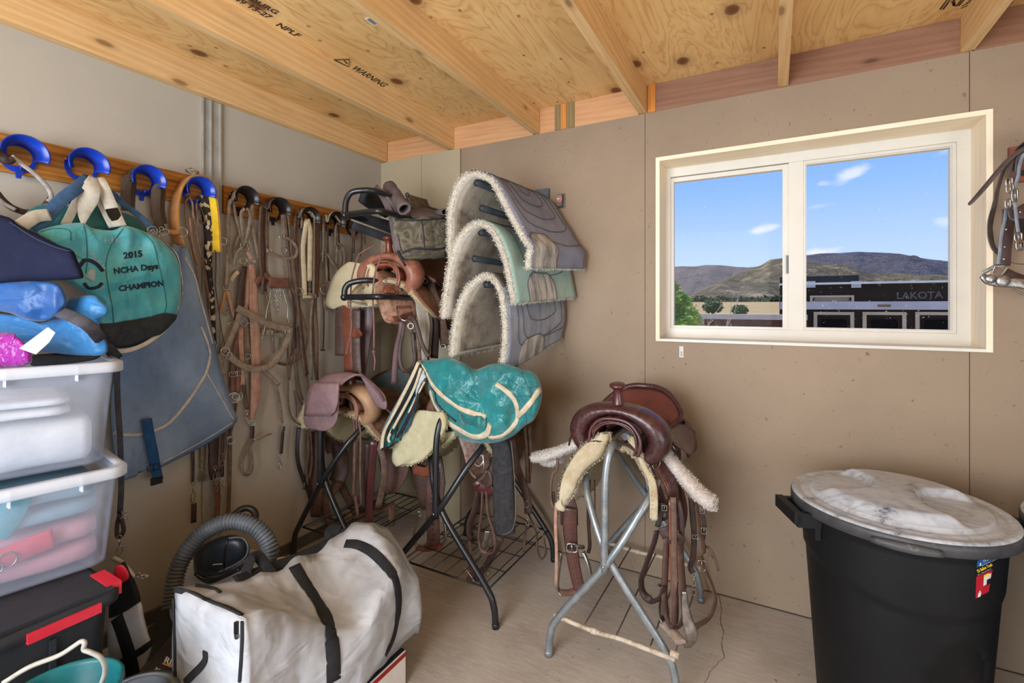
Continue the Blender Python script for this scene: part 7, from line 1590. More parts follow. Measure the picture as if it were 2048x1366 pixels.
for pts in ([(1330, 500), (1400, 540), (1500, 530), (1600, 480), (1690, 420)], [(1350, 520), (1430, 560), (1540, 520), (1640, 470)]): MB().tube(cr([at(*pxy('L5', x, y), D=1.84) for x, y in pts], 6), .0065, 8).build('cord', BLACKP, vc)

# ---- dark carton printed with its maker's name
bxq = [at(*pxy('L5', x, y), Z=.24) for x, y in ((1175, 925), (955, 1190), (1010, 1600), (1600, 1450), (1520, 1000))]
bx = thing('dark_carton', tuple(sum(bxq, Vector())/5-V(0, 0, .24)), 'dark brown printed carton lying left of the translucent bag on the floor', 'box')
MB().poly([p-V(0, 0, .12) for p in bxq], (0, 0, 1), .24).build('carton', pm('dark_brown_carton', srgb(52, 45, 40), srgb(38, 34, 30), 8, .5, .1), bx)
ctr = bvh(bpy.data.objects[bx.children[0].name] if bx.children else [o for o in bpy.data.objects if o.parent is bx][0])
WPR = pm('white_print', srgb(216, 212, 206), None, 30, .6, 0); OPR = pm('orange_print', srgb(206, 138, 60), None, 30, .6, 0)
surftext('RIDGID', 62, 'L5', 1115, 1108, 1, .45, ctr, WPR, bx, 'lettering', bold=.03, off=.0008); surftext('PORTABLE', 44, 'L5', 1052, 1168, 1, .50, ctr, WPR, bx, 'lettering', bold=.01, sx=.72, off=.0008); surftext('VAC', 44, 'L5', 1150, 1218, 1, .42, ctr, OPR, bx, 'lettering', bold=.03, sx=.72, off=.0008)
lay(ctr, 'L5', [(1110, 1118), (1140, 1131), (1172, 1145)], .005, OPR, bx, 'orange_line', t=.0008)
MB().tube([at(*pxy('L5', 1180, 935), D=1.62), at(*pxy('L5', 950, 1190), D=1.45)], .006, 8).build('lid_edge', BLACKP, bx)
dk = thing('black_plastic_case', tuple(at(325, 1275, D=1.75)-V(0, 0, .1)), 'flat black plastic case on the floor between the white bag and the vacuum', 'case')
q = [at(*pxy('L5', x, y), Z=.13) for x, y in ((1010, 870), (1190, 760), (1420, 830), (1190, 960), (1000, 1170))]
MB().poly([p-V(0, 0, .064) for p in q], (0, 0, 1), .128).bevel(.006, 2).build('shell', BLACKP, dk)

# ---- teal bucket and grey tub rim
bc = at(119, 1389, Z=.47); bk = thing('teal_bucket', (bc.x, bc.y, 0), 'teal plastic bucket with grey wire handle at the bottom left corner', 'bucket'); rb = .108
TB = pm('teal_bucket_plastic', srgb(18, 104, 108), srgb(12, 84, 90), 6, .4, .1, dust=srgb(176, 160, 130), dustlo=.63)
MB().lathe([(.085, 0), (.095, .3), (rb, .46), (rb+.006, .462), (rb+.007, .472), (rb, .474), (rb-.004, .465), (.090, .33), (.0, .33)], Matrix.Translation((bc.x, bc.y, 0)), 40).build('pail', TB, bk)
MB().tube(cr([at(*pxy('L5', x, y), D=d) for x, y, d in ((20, 1250, 1.03), (200, 1140, 1.05), (400, 1062, 1.07), (500, 1000, 1.08), (552, 966, 1.085), (578, 975, 1.085), (572, 1020, 1.085), (620, 1040, 1.085), (680, 1070, 1.09), (712, 1120, 1.10), (716, 1180, 1.11), (690, 1260, 1.12))], 6), .0052, 8).build('handle', pm('grey_handle', srgb(176, 172, 162), srgb(150, 146, 136), 20, .5, .1), bk)
g2 = at(262, 1400, Z=.29); MB().lathe([(.07, 0), (.082, .28), (.084, .286), (.085, .294), (.081, .296), (.108, .29), (0, .10)], Matrix.Translation((g2.x, g2.y, 0)), 36).build('grey_tub', pm('grey_tub_plastic', srgb(128, 134, 140), srgb(108, 114, 120), 10, .5, .1), None, 'small grey round tub peeking up at the bottom edge beside the teal bucket', 'tub')

# ---- translucent woven bag on a white box
def tarp():
    m, nt, N, L, out, p, tc = nodes('translucent_woven_poly'); v = mapping(N, L, tc)
    big = noi(N, L, v, 5, 4, .6); col = ramp(N, L, big, [(.35, srgb(206, 210, 216)), (.6, srgb(186, 186, 188)), (.75, srgb(160, 150, 144))])
    br = N('ShaderNodeTexBrick'); br.inputs['Scale'].default_value = 1; br.inputs['Mortar Size'].default_value = .14; L(mapping(N, L, tc, (210, 210, 210), (.5, .9, .4)), br.inputs[0])
    col = mix(N, L, ramp(N, L, br.outputs['Fac'], [(0., 0.), (1., .25)]), col, srgb(150, 150, 154))
    L(col, p.inputs['Base Color']); p.inputs['Roughness'].default_value = .34; p.inputs['Specular IOR Level'].default_value = .6
    h = mix(N, L, .5, noi(N, L, mapping(N, L, tc, (5, 5, 9), (.3, .5, .2)), 1.4, 2, .45, .6), crumple(N, L, tc, 3.4)); h = mix(N, L, .04, h, br.outputs['Fac']); addbump(N, L, p, h, .8, .05)
    t = N('ShaderNodeBsdfTransparent'); a = N('ShaderNodeMixShader'); a.inputs[0].default_value = .90; L(t.outputs[0], a.inputs[1]); L(p.outputs[0], a.inputs[2]); L(a.outputs[0], out.inputs[0]); return m
TARP = tarp()
tw = thing('translucent_storage_bag', tuple(at(600, 1400, D=1.6)), 'large translucent white zip bag with black webbing handles in the middle foreground', 'bag')
SEC = [  # t, front-top, back-top (px, py, D), sag of the top
    (0.00, (489, 1236, 1.22), (350, 1172, 1.39), .000), (.15, (545, 1216, 1.29), (430, 1160, 1.47), .006), (.30, (600, 1232, 1.36), (520, 1140, 1.56), .02), (.45, (655, 1250, 1.42), (590, 1118, 1.66), .035),
    (.60, (722, 1258, 1.50), (640, 1097, 1.76), .030), (.74, (768, 1180, 1.60), (678, 1062, 1.86), -.01), (.86, (800, 1142, 1.68), (722, 1040, 1.93), -.03), (1.0, (838, 1158, 1.78), (775, 1055, 2.00), -.01)]
def secpts(ft, bt_, sag, k):
    A_ = at(ft[0], ft[1], D=ft[2]); Bp = at(bt_[0], bt_[1], D=bt_[2]); zb = .128
    # end sections narrow a little towards the bottom
    fa = V(A_.x, A_.y, zb); fb = V(Bp.x, Bp.y, zb); n = []
    out = (A_-Bp); out.z = 0; out.normalize()
    for i in range(9): s = i/8; n.append(fa.lerp(A_, s)+out*.022*math.sin(s*math.pi))
    for i in range(1, 10): s = i/10; q = A_.lerp(Bp, s); n.append(q-V(0, 0, sag*math.sin(s*math.pi)))
    for i in range(9): s = i/8; n.append(Bp.lerp(fb, s)-out*.02*math.sin(s*math.pi))
    return n
S_ = [secpts(a, c, s, t_) for t_, a, c, s in SEC]; cols = [cr([s[j] for s in S_], 7) for j in range(len(S_[0]))]
b = MB(); rings = []
for i in range(len(cols[0])):
    row = []
    for j, c in enumerate(cols):
        p = c[i].copy(); cc = (cols[4][i]+cols[-5][i])/2; o_ = (p-cc).normalized()
        p += o_*(.016*fn(p, 7, 5)-.036*abs(fn(p, 8, 2))+.010*abs(fn(p, 19, 7)))*(1 if 0 < i < len(cols[0])-1 else .3); row.append(p)
    rings.append(b.ring(row))
b.skin(rings)
for r_, sgn in ((rings[0], -1), (rings[-1], 1)):
    P = [v.co.copy() for v in r_]; c = sum(P, Vector())/len(P); cur = r_
    ax = (cols[0][1]-cols[0][0] if sgn < 0 else cols[0][-1]-cols[0][-2]); ax.normalize(); ax = ax*(-1 if sgn < 0 else 1)
    for k in (.75, .5, .25, .05):
        nr = b.ring([c.lerp(p, k)+ax*.035*(1-k*k)*(1 if sgn > 0 else .35)+ax*.010*fn(c.lerp(p, k), 9, 1) for p in P]); b.skin([cur, nr]); cur = nr
    try: b.b.faces.new(cur)
    except ValueError: pass
tb_ = b.build('bag_body', TARP, tw); tr = bvh(tb_)
def bl(pts, w_, nm='webbing_strap', t=.003, off=.003, mat=None): return lay(tr, 'P', pts, w_, mat or BBL, tw, nm, t, off)
bl([(588, 1132), (605, 1160), (625, 1190), (645, 1222), (655, 1245), (662, 1275), (666, 1310), (667, 1362)], .042)
bl([(690, 1088), (715, 1090), (745, 1105), (770, 1130), (788, 1155), (796, 1190), (795, 1230), (786, 1275), (770, 1310)], .034)
bl([(352, 1178), (385, 1188), (420, 1205), (455, 1218), (482, 1232)], .016, 'zip_tape', .006); bl([(486, 1242), (486, 1280), (484, 1320), (481, 1362)], .010, 'zip_tape', .005); bl([(349, 1185), (350, 1240), (352, 1300), (352, 1360)], .010, 'edge_binding', .005)
bl([(355, 1168), (390, 1172), (425, 1178), (440, 1186)], .012, 'edge_binding', .005); bl([(412, 1302), (412, 1318), (404, 1332), (388, 1348), (372, 1364)], .022, 'side_handle', .004)
bl([(752, 1042), (790, 1058), (822, 1084), (832, 1120)], .010, 'edge_binding', .006)
p, nn = ray(tr, 'P', 477, 1242, .006)
if p is not None: b = MB(); b.box(p-V(.004, .004, .03), p+V(.004, .004, .0)); b.torus(p-V(0, 0, .036), .006, .0022, nn); b.build('zip_pull', BLACKP, tw)
# black handles and webbing bunched behind the bag
for pts, w_ in (([(700, 1060, 1.92), (660, 1085, 1.88), (620, 1105, 1.82), (570, 1125, 1.76), (520, 1142, 1.70), (470, 1160, 1.62)], .040), ([(490, 1160, 1.66), (500, 1120, 1.70), (515, 1112, 1.72), (530, 1130, 1.72), (545, 1150, 1.68)], .036), ([(680, 1060, 1.95), (660, 1060, 1.97), (655, 1090, 1.94), (625, 1105, 1.88)], .04), ([(530, 1150, 1.72), (600, 1128, 1.80), (660, 1090, 1.86)], .05)):
    MB().strap(cr([at(a, c, D=d) for a, c, d in pts], 6), w_, .004, (.3, -.6, .8)).build('webbing_handle', BBL, tw)
MB().tube(cr([at(a, c, D=1.60) for a, c in ((432, 1183), (438, 1172), (452, 1170), (462, 1180), (455, 1190))], 5), .004, 8).build('cord_loop', BLACKP, tw)
# white carton with red stripe under it
q0, q1 = at(811, 1300, Z=.125), at(735, 1371, Z=.125); d = (q1-q0).normalized(); wv = V(d.y, -d.x, 0)
if wv.x*.877+wv.y*.48 > 0: wv = -wv
mbx = thing('white_carton', tuple(q0+d*.3), 'white carton with red and navy stripes under the translucent zip bag', 'box')
P = [q0, q0+d*.62, q0+d*.62+wv*.30, q0+wv*.30]; MB().poly([p-V(0, 0, .0625) for p in P], (0, 0, 1), .125).build('carton', pm('white_cardboard', srgb(232, 228, 222), srgb(220, 214, 208), 8, .6, .05), mbx)
for z, h, m in ((.112, .016, pm('red_print', srgb(206, 48, 44), None, 20, .6, 0)), ):
    b = MB(); o_ = -wv*.0012; b.strap([q0+o_+V(0, 0, z-.125), q0+d*.62+o_+V(0, 0, z-.125)], h, .0016, wv); b.build('stripe', m, mbx)
b = MB(); b.strap([q0+V(0, 0, .0008)+wv*.012, q0+d*.62+V(0, 0, .0008)+wv*.012], .02, .0014, (0, 0, 1)); b.build('stripe', pm('navy_print', None), mbx)
# ------------------------------------------------------------------ trash cans
CANB = pm('black_can_plastic', srgb(20, 21, 23), srgb(16, 17, 19), 8, .5, .12, 150, spec=.25, dust=srgb(34, 36, 40), dustlo=.74)
def lidmat(name, base):
    m, nt, N, L, out, p, tc = nodes(name); v = mapping(N, L, tc)
    n1 = noi(N, L, v, 9, 5, .65, .8); n2 = noi(N, L, mapping(N, L, tc, (6, 16, 6), (0, 0, .7)), 2, 5, .7, 1.6)
    f = mix(N, L, .5, n1, n2); col = ramp(N, L, f, [(.38, srgb(84, 92, 106)), (.43, base), (.54, srgb(186, 192, 200)), (.8, srgb(204, 204, 200))])  # pale tones: dust, plus sheen of the window sky painted into the colour
    L(col, p.inputs['Base Color']); L(ramp(N, L, f, [(.3, .22), (.6, .45)]), p.inputs['Roughness']); addbump(N, L, p, n1, .1, .002); return m
LID = lidmat('dusty_sheen_lid', srgb(156, 160, 166)); LIDS = pm('lid_side_plastic', srgb(74, 74, 76), srgb(56, 56, 58), 14, .5, .15, 80, dust=srgb(150, 144, 138), dustlo=.6)
def make_can(x, y, label, ang=0, dz=0, lid=LID):
    t = thing('trash_can', (x, y, 0), label, 'trash can', 'lidded trash cans along the back wall'); n = 72; T = Matrix.Translation((x, y, 0)) @ Matrix.Rotation(R(ang), 4, 'Z')
    def bd(b, nm, m): bmesh.ops.transform(b.b, matrix=T, verts=b.b.verts); return b.build(nm, m, t)
    b = MB(); rings = []; zs = [0, .01, .04]+[.04+i*.0125 for i in range(1, 50)]+[.665, .67, .685, .70]
    for z in zs:
        row = []
        for k in range(n):
            a = 2*math.pi*k/n; r = .212+.045*min(z, .66)/.66-(.01 if z < .005 else 0)
            # arched recess on the sides and a stepped, waving shoulder
            for ac in (-.72, -.72+math.pi):
                da = (a-ac+math.pi) % (2*math.pi)-math.pi; w = abs(da)/.40; top = .40*math.sqrt(max(0, 1-w*w))+.0 if w < 1 else 0
                if w < 1 and .03 < z < .24+top*.45: r -= .012*sstep((1-w)*6)*sstep((.24+top*.45-z)*40)
            wave = .50+.028*math.sin(a*2+.6)
            r += .006*sstep((z-wave)*90)
            if .665 <= z: r += .010 if z < .69 else .004
            row.append(V(r*math.cos(a), r*math.sin(a), z))
        rings.append(b.ring(row))
    inner = [b.ring([V(rr*math.cos(2*math.pi*k/n), rr*math.sin(2*math.pi*k/n), z) for k in range(n)]) for rr, z in ((.258, .70), (.25, .6), (.205, .02))]
    b.skin(rings+inner, caps=True); bd(b, 'bin_body', CANB)
    # side handles
    for s in (0, 1):
        M = Matrix.Rotation(R(219+180*s), 4, 'Z'); b = MB()
        b.box((.255, -.075, .640), (.325, -.055, .685)); b.box((.255, .055, .640), (.325, .075, .685)); b.box((.312, -.075, .650), (.336, .075, .688)); b.bevel(.006, 2)
        b.box((.255, -.070, .600), (.272, .070, .645)); bmesh.ops.transform(b.b, matrix=M, verts=b.b.verts); bd(b, 'side_handle', CANB)
    # lid: polar height field with raised grip
    b = MB(); rings = []; NR = 64; NA = 128; RL = .290
    def hz(r, a):
        x_, y_ = r*math.cos(a), r*math.sin(a); q = r/RL; z = .708
        if q < .985: z = .716
        if q < .93: z = .712
        if q < .90: z = .712+.004*sstep((.90-q)*25)
        if q < .86: z = .716+.030*sstep((.86-q)*1.5)
        if q < .80:
            z = .722+.024*sstep((.80-q)*7)+.012*(1-q*q); d_ = math.hypot(abs(x_)-.185, y_)
            if d_ < .135: z = lerp(z, .722+.01*(1-q*q)+.020*max(0, (d_-.05)/.085)*0, sstep((.135-d_)*55))
        return z+dz
    for i in range(NR+1):
        r = RL*(1-i/NR); rings.append(b.ring([V(max(r, .001)*math.cos(2*math.pi*k/NA), max(r, .001)*math.sin(2*math.pi*k/NA), hz(r, 2*math.pi*k/NA)) for k in range(NA)]))
    b.skin(rings); bd(b, 'lid', lid)
    b = MB(); b.lathe([(RL-.006, .674+dz), (RL+.003, .676+dz), (RL+.003, .700+dz), (RL, .709+dz), (RL-.004, .7095+dz), (RL-.005, .69+dz)], None, 96); bd(b, 'lid_skirt', LIDS)
    for s in (0,):
        pts = [V(math.cos(a)*(RL+.006), math.sin(a)*(RL+.006), .688+dz-.004) for a in [R(-92+i*3) for i in range(11)]]; b = MB(); b.tube(pts, [.010, .014, .014, .010], 8, flat=.8, up=(0, 0, 1)); bd(b, 'lid_lock', LIDS)
    return t
make_can(2.672, -.46, 'black trash can with dusty lid and a red and blue label, right foreground', ang=-18, lid=LID)
make_can(3.285, -.42, 'second black trash can with pale grey lid, cut off by the right edge', ang=-30, dz=.006, lid=lidmat('pale_lid', srgb(178, 170, 160)))
can = bpy.data.objects['trash_can']; cbody = [o for o in bpy.data.objects if o.parent is can and o.name.startswith('bin_body')][0]; tr = bvh(cbody)
LB = [pm('label_blue', srgb(24, 88, 158), None, 20, .4, 0), pm('label_black', srgb(20, 20, 22), None, 20, .4, 0), pm('label_red', srgb(176, 24, 44), None, 20, .4, 0)]
def patch(tree, crop, q, mat, parent, name, off=.001, n=8, th=.0006):
    G = []
    for i in range(n+1):
        row = []
        for j in range(n+1):
            u, v = i/n, j/n; x = lerp(lerp(q[0][0], q[1][0], u), lerp(q[3][0], q[2][0], u), v); y = lerp(lerp(q[0][1], q[1][1], u), lerp(q[3][1], q[2][1], u), v)
            h, nn = ray(tree, crop, x, y, off)
            if h is None: return None
            row.append(h)
        G.append(row)
    return MB().grid(G).build(name, mat, parent)
patch(tr, 'T', [(1279, 706), (1368, 662), (1366, 700), (1276, 742)], LB[0], can, 'label')
patch(tr, 'T', [(1276, 742), (1366, 700), (1362, 752), (1273, 792)], LB[1], can, 'label')
patch(tr, 'T', [(1273, 792), (1362, 752), (1340, 872), (1269, 908)], LB[2], can, 'label')
WPR = pm('white_print', None); YP = pm('yellow_print', srgb(236, 208, 40), None, 20, .5, 0)
surftext("DON'T THROW", 17, 'T', 1312, 712, 1, -.48, tr, WPR, can, 'label_lettering', off=.002); surftext('ENVASE PARA BASURA', 9, 'T', 1302, 734, 1, -.48, tr, WPR, can, 'label_lettering', off=.002); surftext('32 Gallon Trash', 22, 'T', 1279, 768, 1, -.48, tr, YP, can, 'label_lettering', sx=.62, bold=.03, off=.002); surftext('121 L  Bote de Basura', 9, 'T', 1279, 784, 1, -.48, tr, WPR, can, 'label_lettering', off=.002)
patch(tr, 'T', [(1312, 790), (1352, 770), (1346, 820), (1310, 840)], WPR, can, 'label_panel', off=.0018); patch(tr, 'T', [(1312, 782), (1340, 769), (1338, 782), (1311, 796)], YP, can, 'label_panel', off=.0022); patch(tr, 'T', [(1328, 806), (1350, 796), (1345, 826), (1326, 836)], LB[1], can, 'label_panel', off=.0024)
patch(tr, 'T', [(1282, 878), (1298, 872), (1294, 896), (1278, 902)], WPR, can, 'label_icon', off=.002); patch(tr, 'T', [(1288, 866), (1294, 864), (1293, 876), (1287, 878)], WPR, can, 'label_icon', off=.002)
patch(tr, 'T', [(1290, 716), (1298, 712), (1297, 730), (1289, 734)], WPR, can, 'label_icon', off=.002)

# white plastic clip under the window
p = at(1363, 704, Y=-.002); b = MB(); b.box((p.x-.010, -.006, p.z-.026), (p.x+.010, -.0005, p.z+.028)).bevel(.003, 2); b.tube([V(p.x, -.006, p.z+.002), V(p.x, -.012, p.z-.010), V(p.x, -.006, p.z-.016)], .0035, 8)
b.build('wall_hook' if False else 'adhesive_clip', pm('white_clip', srgb(214, 208, 202), None, 20, .4, 0), None, 'small white adhesive clip on the wall just below the window, at its left end', 'clip')

# ------------------------------------------------------------------ bridle at the right edge
bd_ = thing('hook_board', tuple(at(2060, 380, Y=-.01)), 'reddish wooden board at the right edge carrying the bridle beside the window', 'board')
x0 = at(*pxy('R', 412, 130), Y=0).x; z1 = at(*pxy('R', 412, 125), Y=-.02).z; z0 = z1-.13
MB().box((x0, -.022, z0), (x0+.9, -.001, z1)).bevel(.003, 2).build('plank', wood('reddish_board', srgb(150, 92, 72), srgb(118, 66, 54), 0, knots=False), bd_)
hkr = make_hook(BLACKP, (0, 0, 0), 'black hook at the right edge under the silver trimmed bridle', 'black bridle hooks')
hp_ = at(*pxy('R', 570, 215), Y=-.024); hkr.location = hp_; hkr.rotation_euler = (0, 0, R(-90)); WORLDLOC[hkr.name] = hp_
SL = pm('silver_plate', srgb(190, 188, 182), srgb(120, 118, 116), 60, .35, .5, 160, metal=.8)
BRL = pm('aged_brown_black_leather', srgb(92, 80, 78), srgb(64, 56, 56), 24, .35, .2, 160, spec=.6)
rb_ = thing('show_bridle', tuple(at(2010, 520, Y=-.12)), 'dark leather bridle with silver curb noseband hanging at the right edge beside the window', 'bridle')
def rs(pts, w, mat=None, Y=-.10, n=(.4, -1, 0), nm='strap', wl_=None, t=.004, rnd=False): return MB().strap(yp('R', pts, Y), wl_ or w, t, n, rnd).build(nm, mat or BRL, rb_)
rs([(640, 110), (560, 120), (480, 165), (400, 235), (330, 315), (260, 400), (190, 480), (135, 540)], .018, Y=-.16, wl_=[.016, .018, .018, .018, .014], n=(-.5, -.8, .5), rnd=True, nm='loose_strap')
rs([(560, 130), (470, 180), (400, 260), (350, 400), (320, 540), (290, 660), (290, 760), (310, 840), (350, 890), (400, 960)], .030, Y=-.07, n=(.8, -.7, 0), wl_=[.012, .016, .02, .03, .034, .026, .014], nm='curved_rein')
rs([(620, 140), (540, 155), (490, 200), (475, 300), (460, 400), (455, 480)], .012, Y=-.15, nm='crown_strap'); rs([(600, 165), (530, 180), (500, 260), (490, 330), (462, 440), (470, 560), (485, 700), (500, 790)], .012, Y=-.17, mat=pm('blue_grey_strap_edge', srgb(140, 148, 158), srgb(110, 118, 128), 30, .35, .1), nm='cheek_strap')
rs([(455, 200), (430, 290), (425, 350)], .014, Y=-.12); rs([(405, 560), (395, 640), (370, 760), (355, 900), (345, 965)], .012, Y=-.14, mat=pm('blue_grey_strap_edge', None), nm='cheek_strap')
rs([(420, 570), (415, 700), (400, 850), (390, 975)], .040, Y=-.12, mat=leather('plum_cheek_leather', srgb(84, 62, 60), srgb(66, 48, 48), None, .45, .2), nm='cheek_piece'); rs([(440, 540), (430, 600), (450, 640), (475, 640)], .014, Y=-.15)
rs([(415, 940), (470, 960), (540, 965), (640, 960)], .004, Y=-.10); rs([(480, 560), (530, 600), (600, 640)], .05, Y=-.09, mat=leather('plum_cheek_leather2', srgb(84, 62, 60), srgb(66, 48, 48), None, .45, .2)); rs([(500, 640), (515, 760), (560, 830)], .035, Y=-.14, mat=L_BLACK)
for x, y, w, h in ((425, 375, .02, .03), (430, 420, .022, .03), (415, 530, .016, .03), (465, 470, .018, .04), (490, 770, .022, .028), (505, 830, .026, .03)): buckle(rb_, 'R', 0, 0, w, h, n=(.4, -1, 0), pos=at(*pxy('R', x, y), Y=-.18), r=.003)
b = MB()
for x, y in ((405, 715), (395, 840), (387, 928), (505, 590)): b.ball(at(*pxy('R', x, y), Y=-.145), .004, 1, .6, 1)
b.build('rivets', STEEL, rb_)
# silver noseband
rs([(232, 1030), (270, 1010), (330, 980), (400, 970)], .014, SL, Y=-.10, nm='silver_band'); rs([(228, 1045), (270, 1075), (330, 1090), (400, 1100), (480, 1100), (640, 1130)], .030, SL, Y=-.17, t=.010, nm='silver_band', wl_=[.02, .034, .036, .030, .034, .036])
for x, y, r in ((290, 1070, .016), (382, 1085, .021)): MB().lathe([(r, 0), (r*.9, .004), (r*.5, .007), (0, .008)], Matrix.Translation(at(*pxy('R', x, y), Y=-.178)) @ V(.2, -1, 0).to_track_quat('Z', 'Y').to_matrix().to_4x4(), 18).build('concho', SL, rb_)
MB().tube(yp('R', [(285, 1050), (310, 1010), (325, 975)], -.15), .003, 6).build('wire_link', STEEL, rb_); MB().tube(yp('R', [(360, 1050), (395, 1010), (410, 985)], -.15), .003, 6).build('wire_link', STEEL, rb_); MB().tube(yp('R', [(340, 980), (400, 995), (415, 1000)], -.15), .003, 6).build('wire_link', STEEL, rb_)
rs([(400, 1020), (460, 1050), (540, 1080)], .03, Y=-.13, mat=L_DARK); MB().tube(yp('R', [(450, 1140), (500, 1170), (560, 1200)], -.14), .0035, 6).build('wire_link', STEEL, rb_)
# ------------------------------------------------------------------ outside the window
CROPS.update(O=(1600, 520, 6.0235), W=(1280, 200, 2.530))
TRK = pm('black_trailer_panel', srgb(62, 52, 44), srgb(50, 42, 37), .8, .7, .02, 3, spec=.1); ALU = pm('trailer_aluminium', srgb(206, 200, 206), srgb(186, 182, 190), 1.2, .35, .02, metal=.3); TBG = pm('beige_window_frame', srgb(216, 196, 168), srgb(200, 180, 152), 2, .5, .02); TGL = pm('dark_trailer_glass', srgb(14, 12, 12), srgb(20, 18, 16), 2, .5, 0, spec=.1)
Yt = 13.5
def o(x, y, Y=Yt): return at(*pxy('O', x, y), Y=Y)
tx0, tx1 = at(1560, 600, Y=Yt).x, at(2120, 600, Y=Yt).x; zt = o(1200, 275).z; zb0, zb1 = o(900, 597).z, o(900, 500).z
tl = thing('horse_trailer', ((tx0+tx1)/2, Yt+1.1, GZ), 'long black horse trailer with pale belt rail and framed windows, outside the window', 'trailer')
MB().box((tx0, Yt, GZ+.35), (tx1, Yt+2.2, zt)).bevel(.05, 3).build('body', TRK, tl)
MB().box((tx0-.01, Yt-.05, zt-.012), (tx1+.01, Yt+2.2, zt+.045)).bevel(.01, 2).build('roof_edge', pm('bright_roof_metal', srgb(246, 244, 238), None, 2, .3, 0, metal=.2), tl)
MB().box((tx0, Yt-.05, zb0), (tx1, Yt-.001, zb1)).bevel(.012, 2).build('belt_rail', ALU, tl)
# hay pod on the roof at the left
px0, px1 = tx0, o(718, 230).x; MB().box((px0, Yt+.1, zt+.03), (px1, Yt+1.6, o(400, 190, Yt+.1).z)).bevel(.02, 2).build('roof_pod', pm('charcoal_pod', srgb(44, 42, 44), None, 2, .5, .02), tl)
for x in (125, 670):
    p = o(x, 290); MB().box((p.x-.1, Yt-.03, p.z-.10), (p.x+.12, Yt+.3, p.z+.08)).bevel(.01, 2).build('pod_bracket', ALU, tl)
v0, v1 = o(120, 520), o(650, 425); b = MB(); rect_frame(b, v0.x, v1.x, v0.z, v1.z, Yt-.04, Yt-.001, .06, .06, .05, .05); b.build('vent_frame', TBG, tl)
b = MB(); b.box((v0.x, Yt-.006, v0.z), (v1.x, Yt-.002, v1.z)); b.build('vent_back', TGL, tl); b = MB()
nh = 26
for i in range(nh+1):
    x = lerp(v0.x+.05, v1.x-.05, i/nh); dx = (v1.z-v0.z)*.6
    if x+dx < v1.x-.03: b.tube([V(x, Yt-.02, v0.z+.04), V(x+dx, Yt-.02, v1.z-.04)], .007, 4); b.tube([V(x+dx, Yt-.02, v0.z+.04), V(x, Yt-.02, v1.z-.04)], .007, 4)
b.build('vent_mesh', TBG, tl)
for x0_, x1_ in ((163, 650), (752, 1278), (1385, 1935)):
    a, c = o(x0_, 625), o(x1_, 1150); w = MB(); zt_ = a.z; zb_ = zt_-1.0
    rect_frame(w, a.x, c.x, zb_, zt_, Yt-.045, Yt-.001, .085, .085, .08, .08); wf_ = w.build('drop_window', TBG, tl)
    P = [V(a.x+.16+q[0], 0, zb_+.14+q[1]) for q in rrect(c.x-a.x-.32, zt_-zb_-.32, .09)]; MB().poly([V(p.x, Yt-.012, p.z) for p in P], (0, 1, 0), .02).build('pane', TGL, wf_)
    b = MB(); b.tube([V(p.x, Yt-.022, p.z) for p in P], .012, 6, loop=True); b.build('pane_seal', TRK, wf_)
h0 = o(1010, 550); b = MB(); b.box((h0.x-.14, Yt-.07, h0.z-.03), (h0.x+.14, Yt-.05, h0.z+.03)).bevel(.008, 2); b.build('marker_light', pm('amber_light', srgb(196, 140, 80), srgb(80, 50, 30), 6, .4, 0), tl)
p = o(1160, 470, Yt-.004); text('LAKOTA', .25, frame(p, (1, 0, .02), (0, 0, 1)), pm('faint_grey_lettering', srgb(104, 96, 88), None, 3, .4, 0), 'lettering', tl, .004, bold=.006, sx=.96)
for x in (tx0+2.2, tx0+3.0):
    MB().lathe([(.38, 0), (.38, .2), (.2, .22), (0, .2)], Matrix.Translation((x, Yt+.15, GZ+.38)) @ Matrix.Rotation(R(90), 4, 'X'), 28).build('wheel', pm('tyre_black', srgb(30, 30, 30), None, 5, .8, .1), tl)
# long low brown wall with pale coping
Yw = 11.2
c0, c1 = at(1300, 640, Y=Yw), at(*pxy('W', 742, 1100), Y=Yw); zc_ = at(1480, 631, Y=Yw).z
lw = thing('low_brown_wall', ((c0.x+c1.x)/2, Yw, GZ), 'low brown wall with white coping outside, left of the black trailer', 'wall')
rust = pm('rusty_brown_panel', srgb(122, 82, 58), srgb(78, 50, 38), 3, .8, .3, 20, dust=srgb(196, 176, 160), dustlo=.64)
xw0 = at(*pxy('W', 325, 1120), Y=Yw).x; xw1 = at(1615, 640, Y=Yw).x
MB().box((xw0, Yw, GZ), (xw1, Yw+.25, zc_-.10)).build('panel', rust, lw); MB().box((c0.x, Yw-.03, zc_-.10), (xw1, Yw+.4, zc_+.03)).bevel(.01, 2).build('coping', pm('white_coping', srgb(222, 208, 196), srgb(204, 190, 178), 2, .6, .1), lw); MB().box((c0.x, Yw+.02, GZ), (xw0, Yw+.25, zc_-.10)).build('pale_panel', pm('pale_stucco', srgb(190, 170, 150), srgb(170, 150, 132), 3, .8, .2), lw)
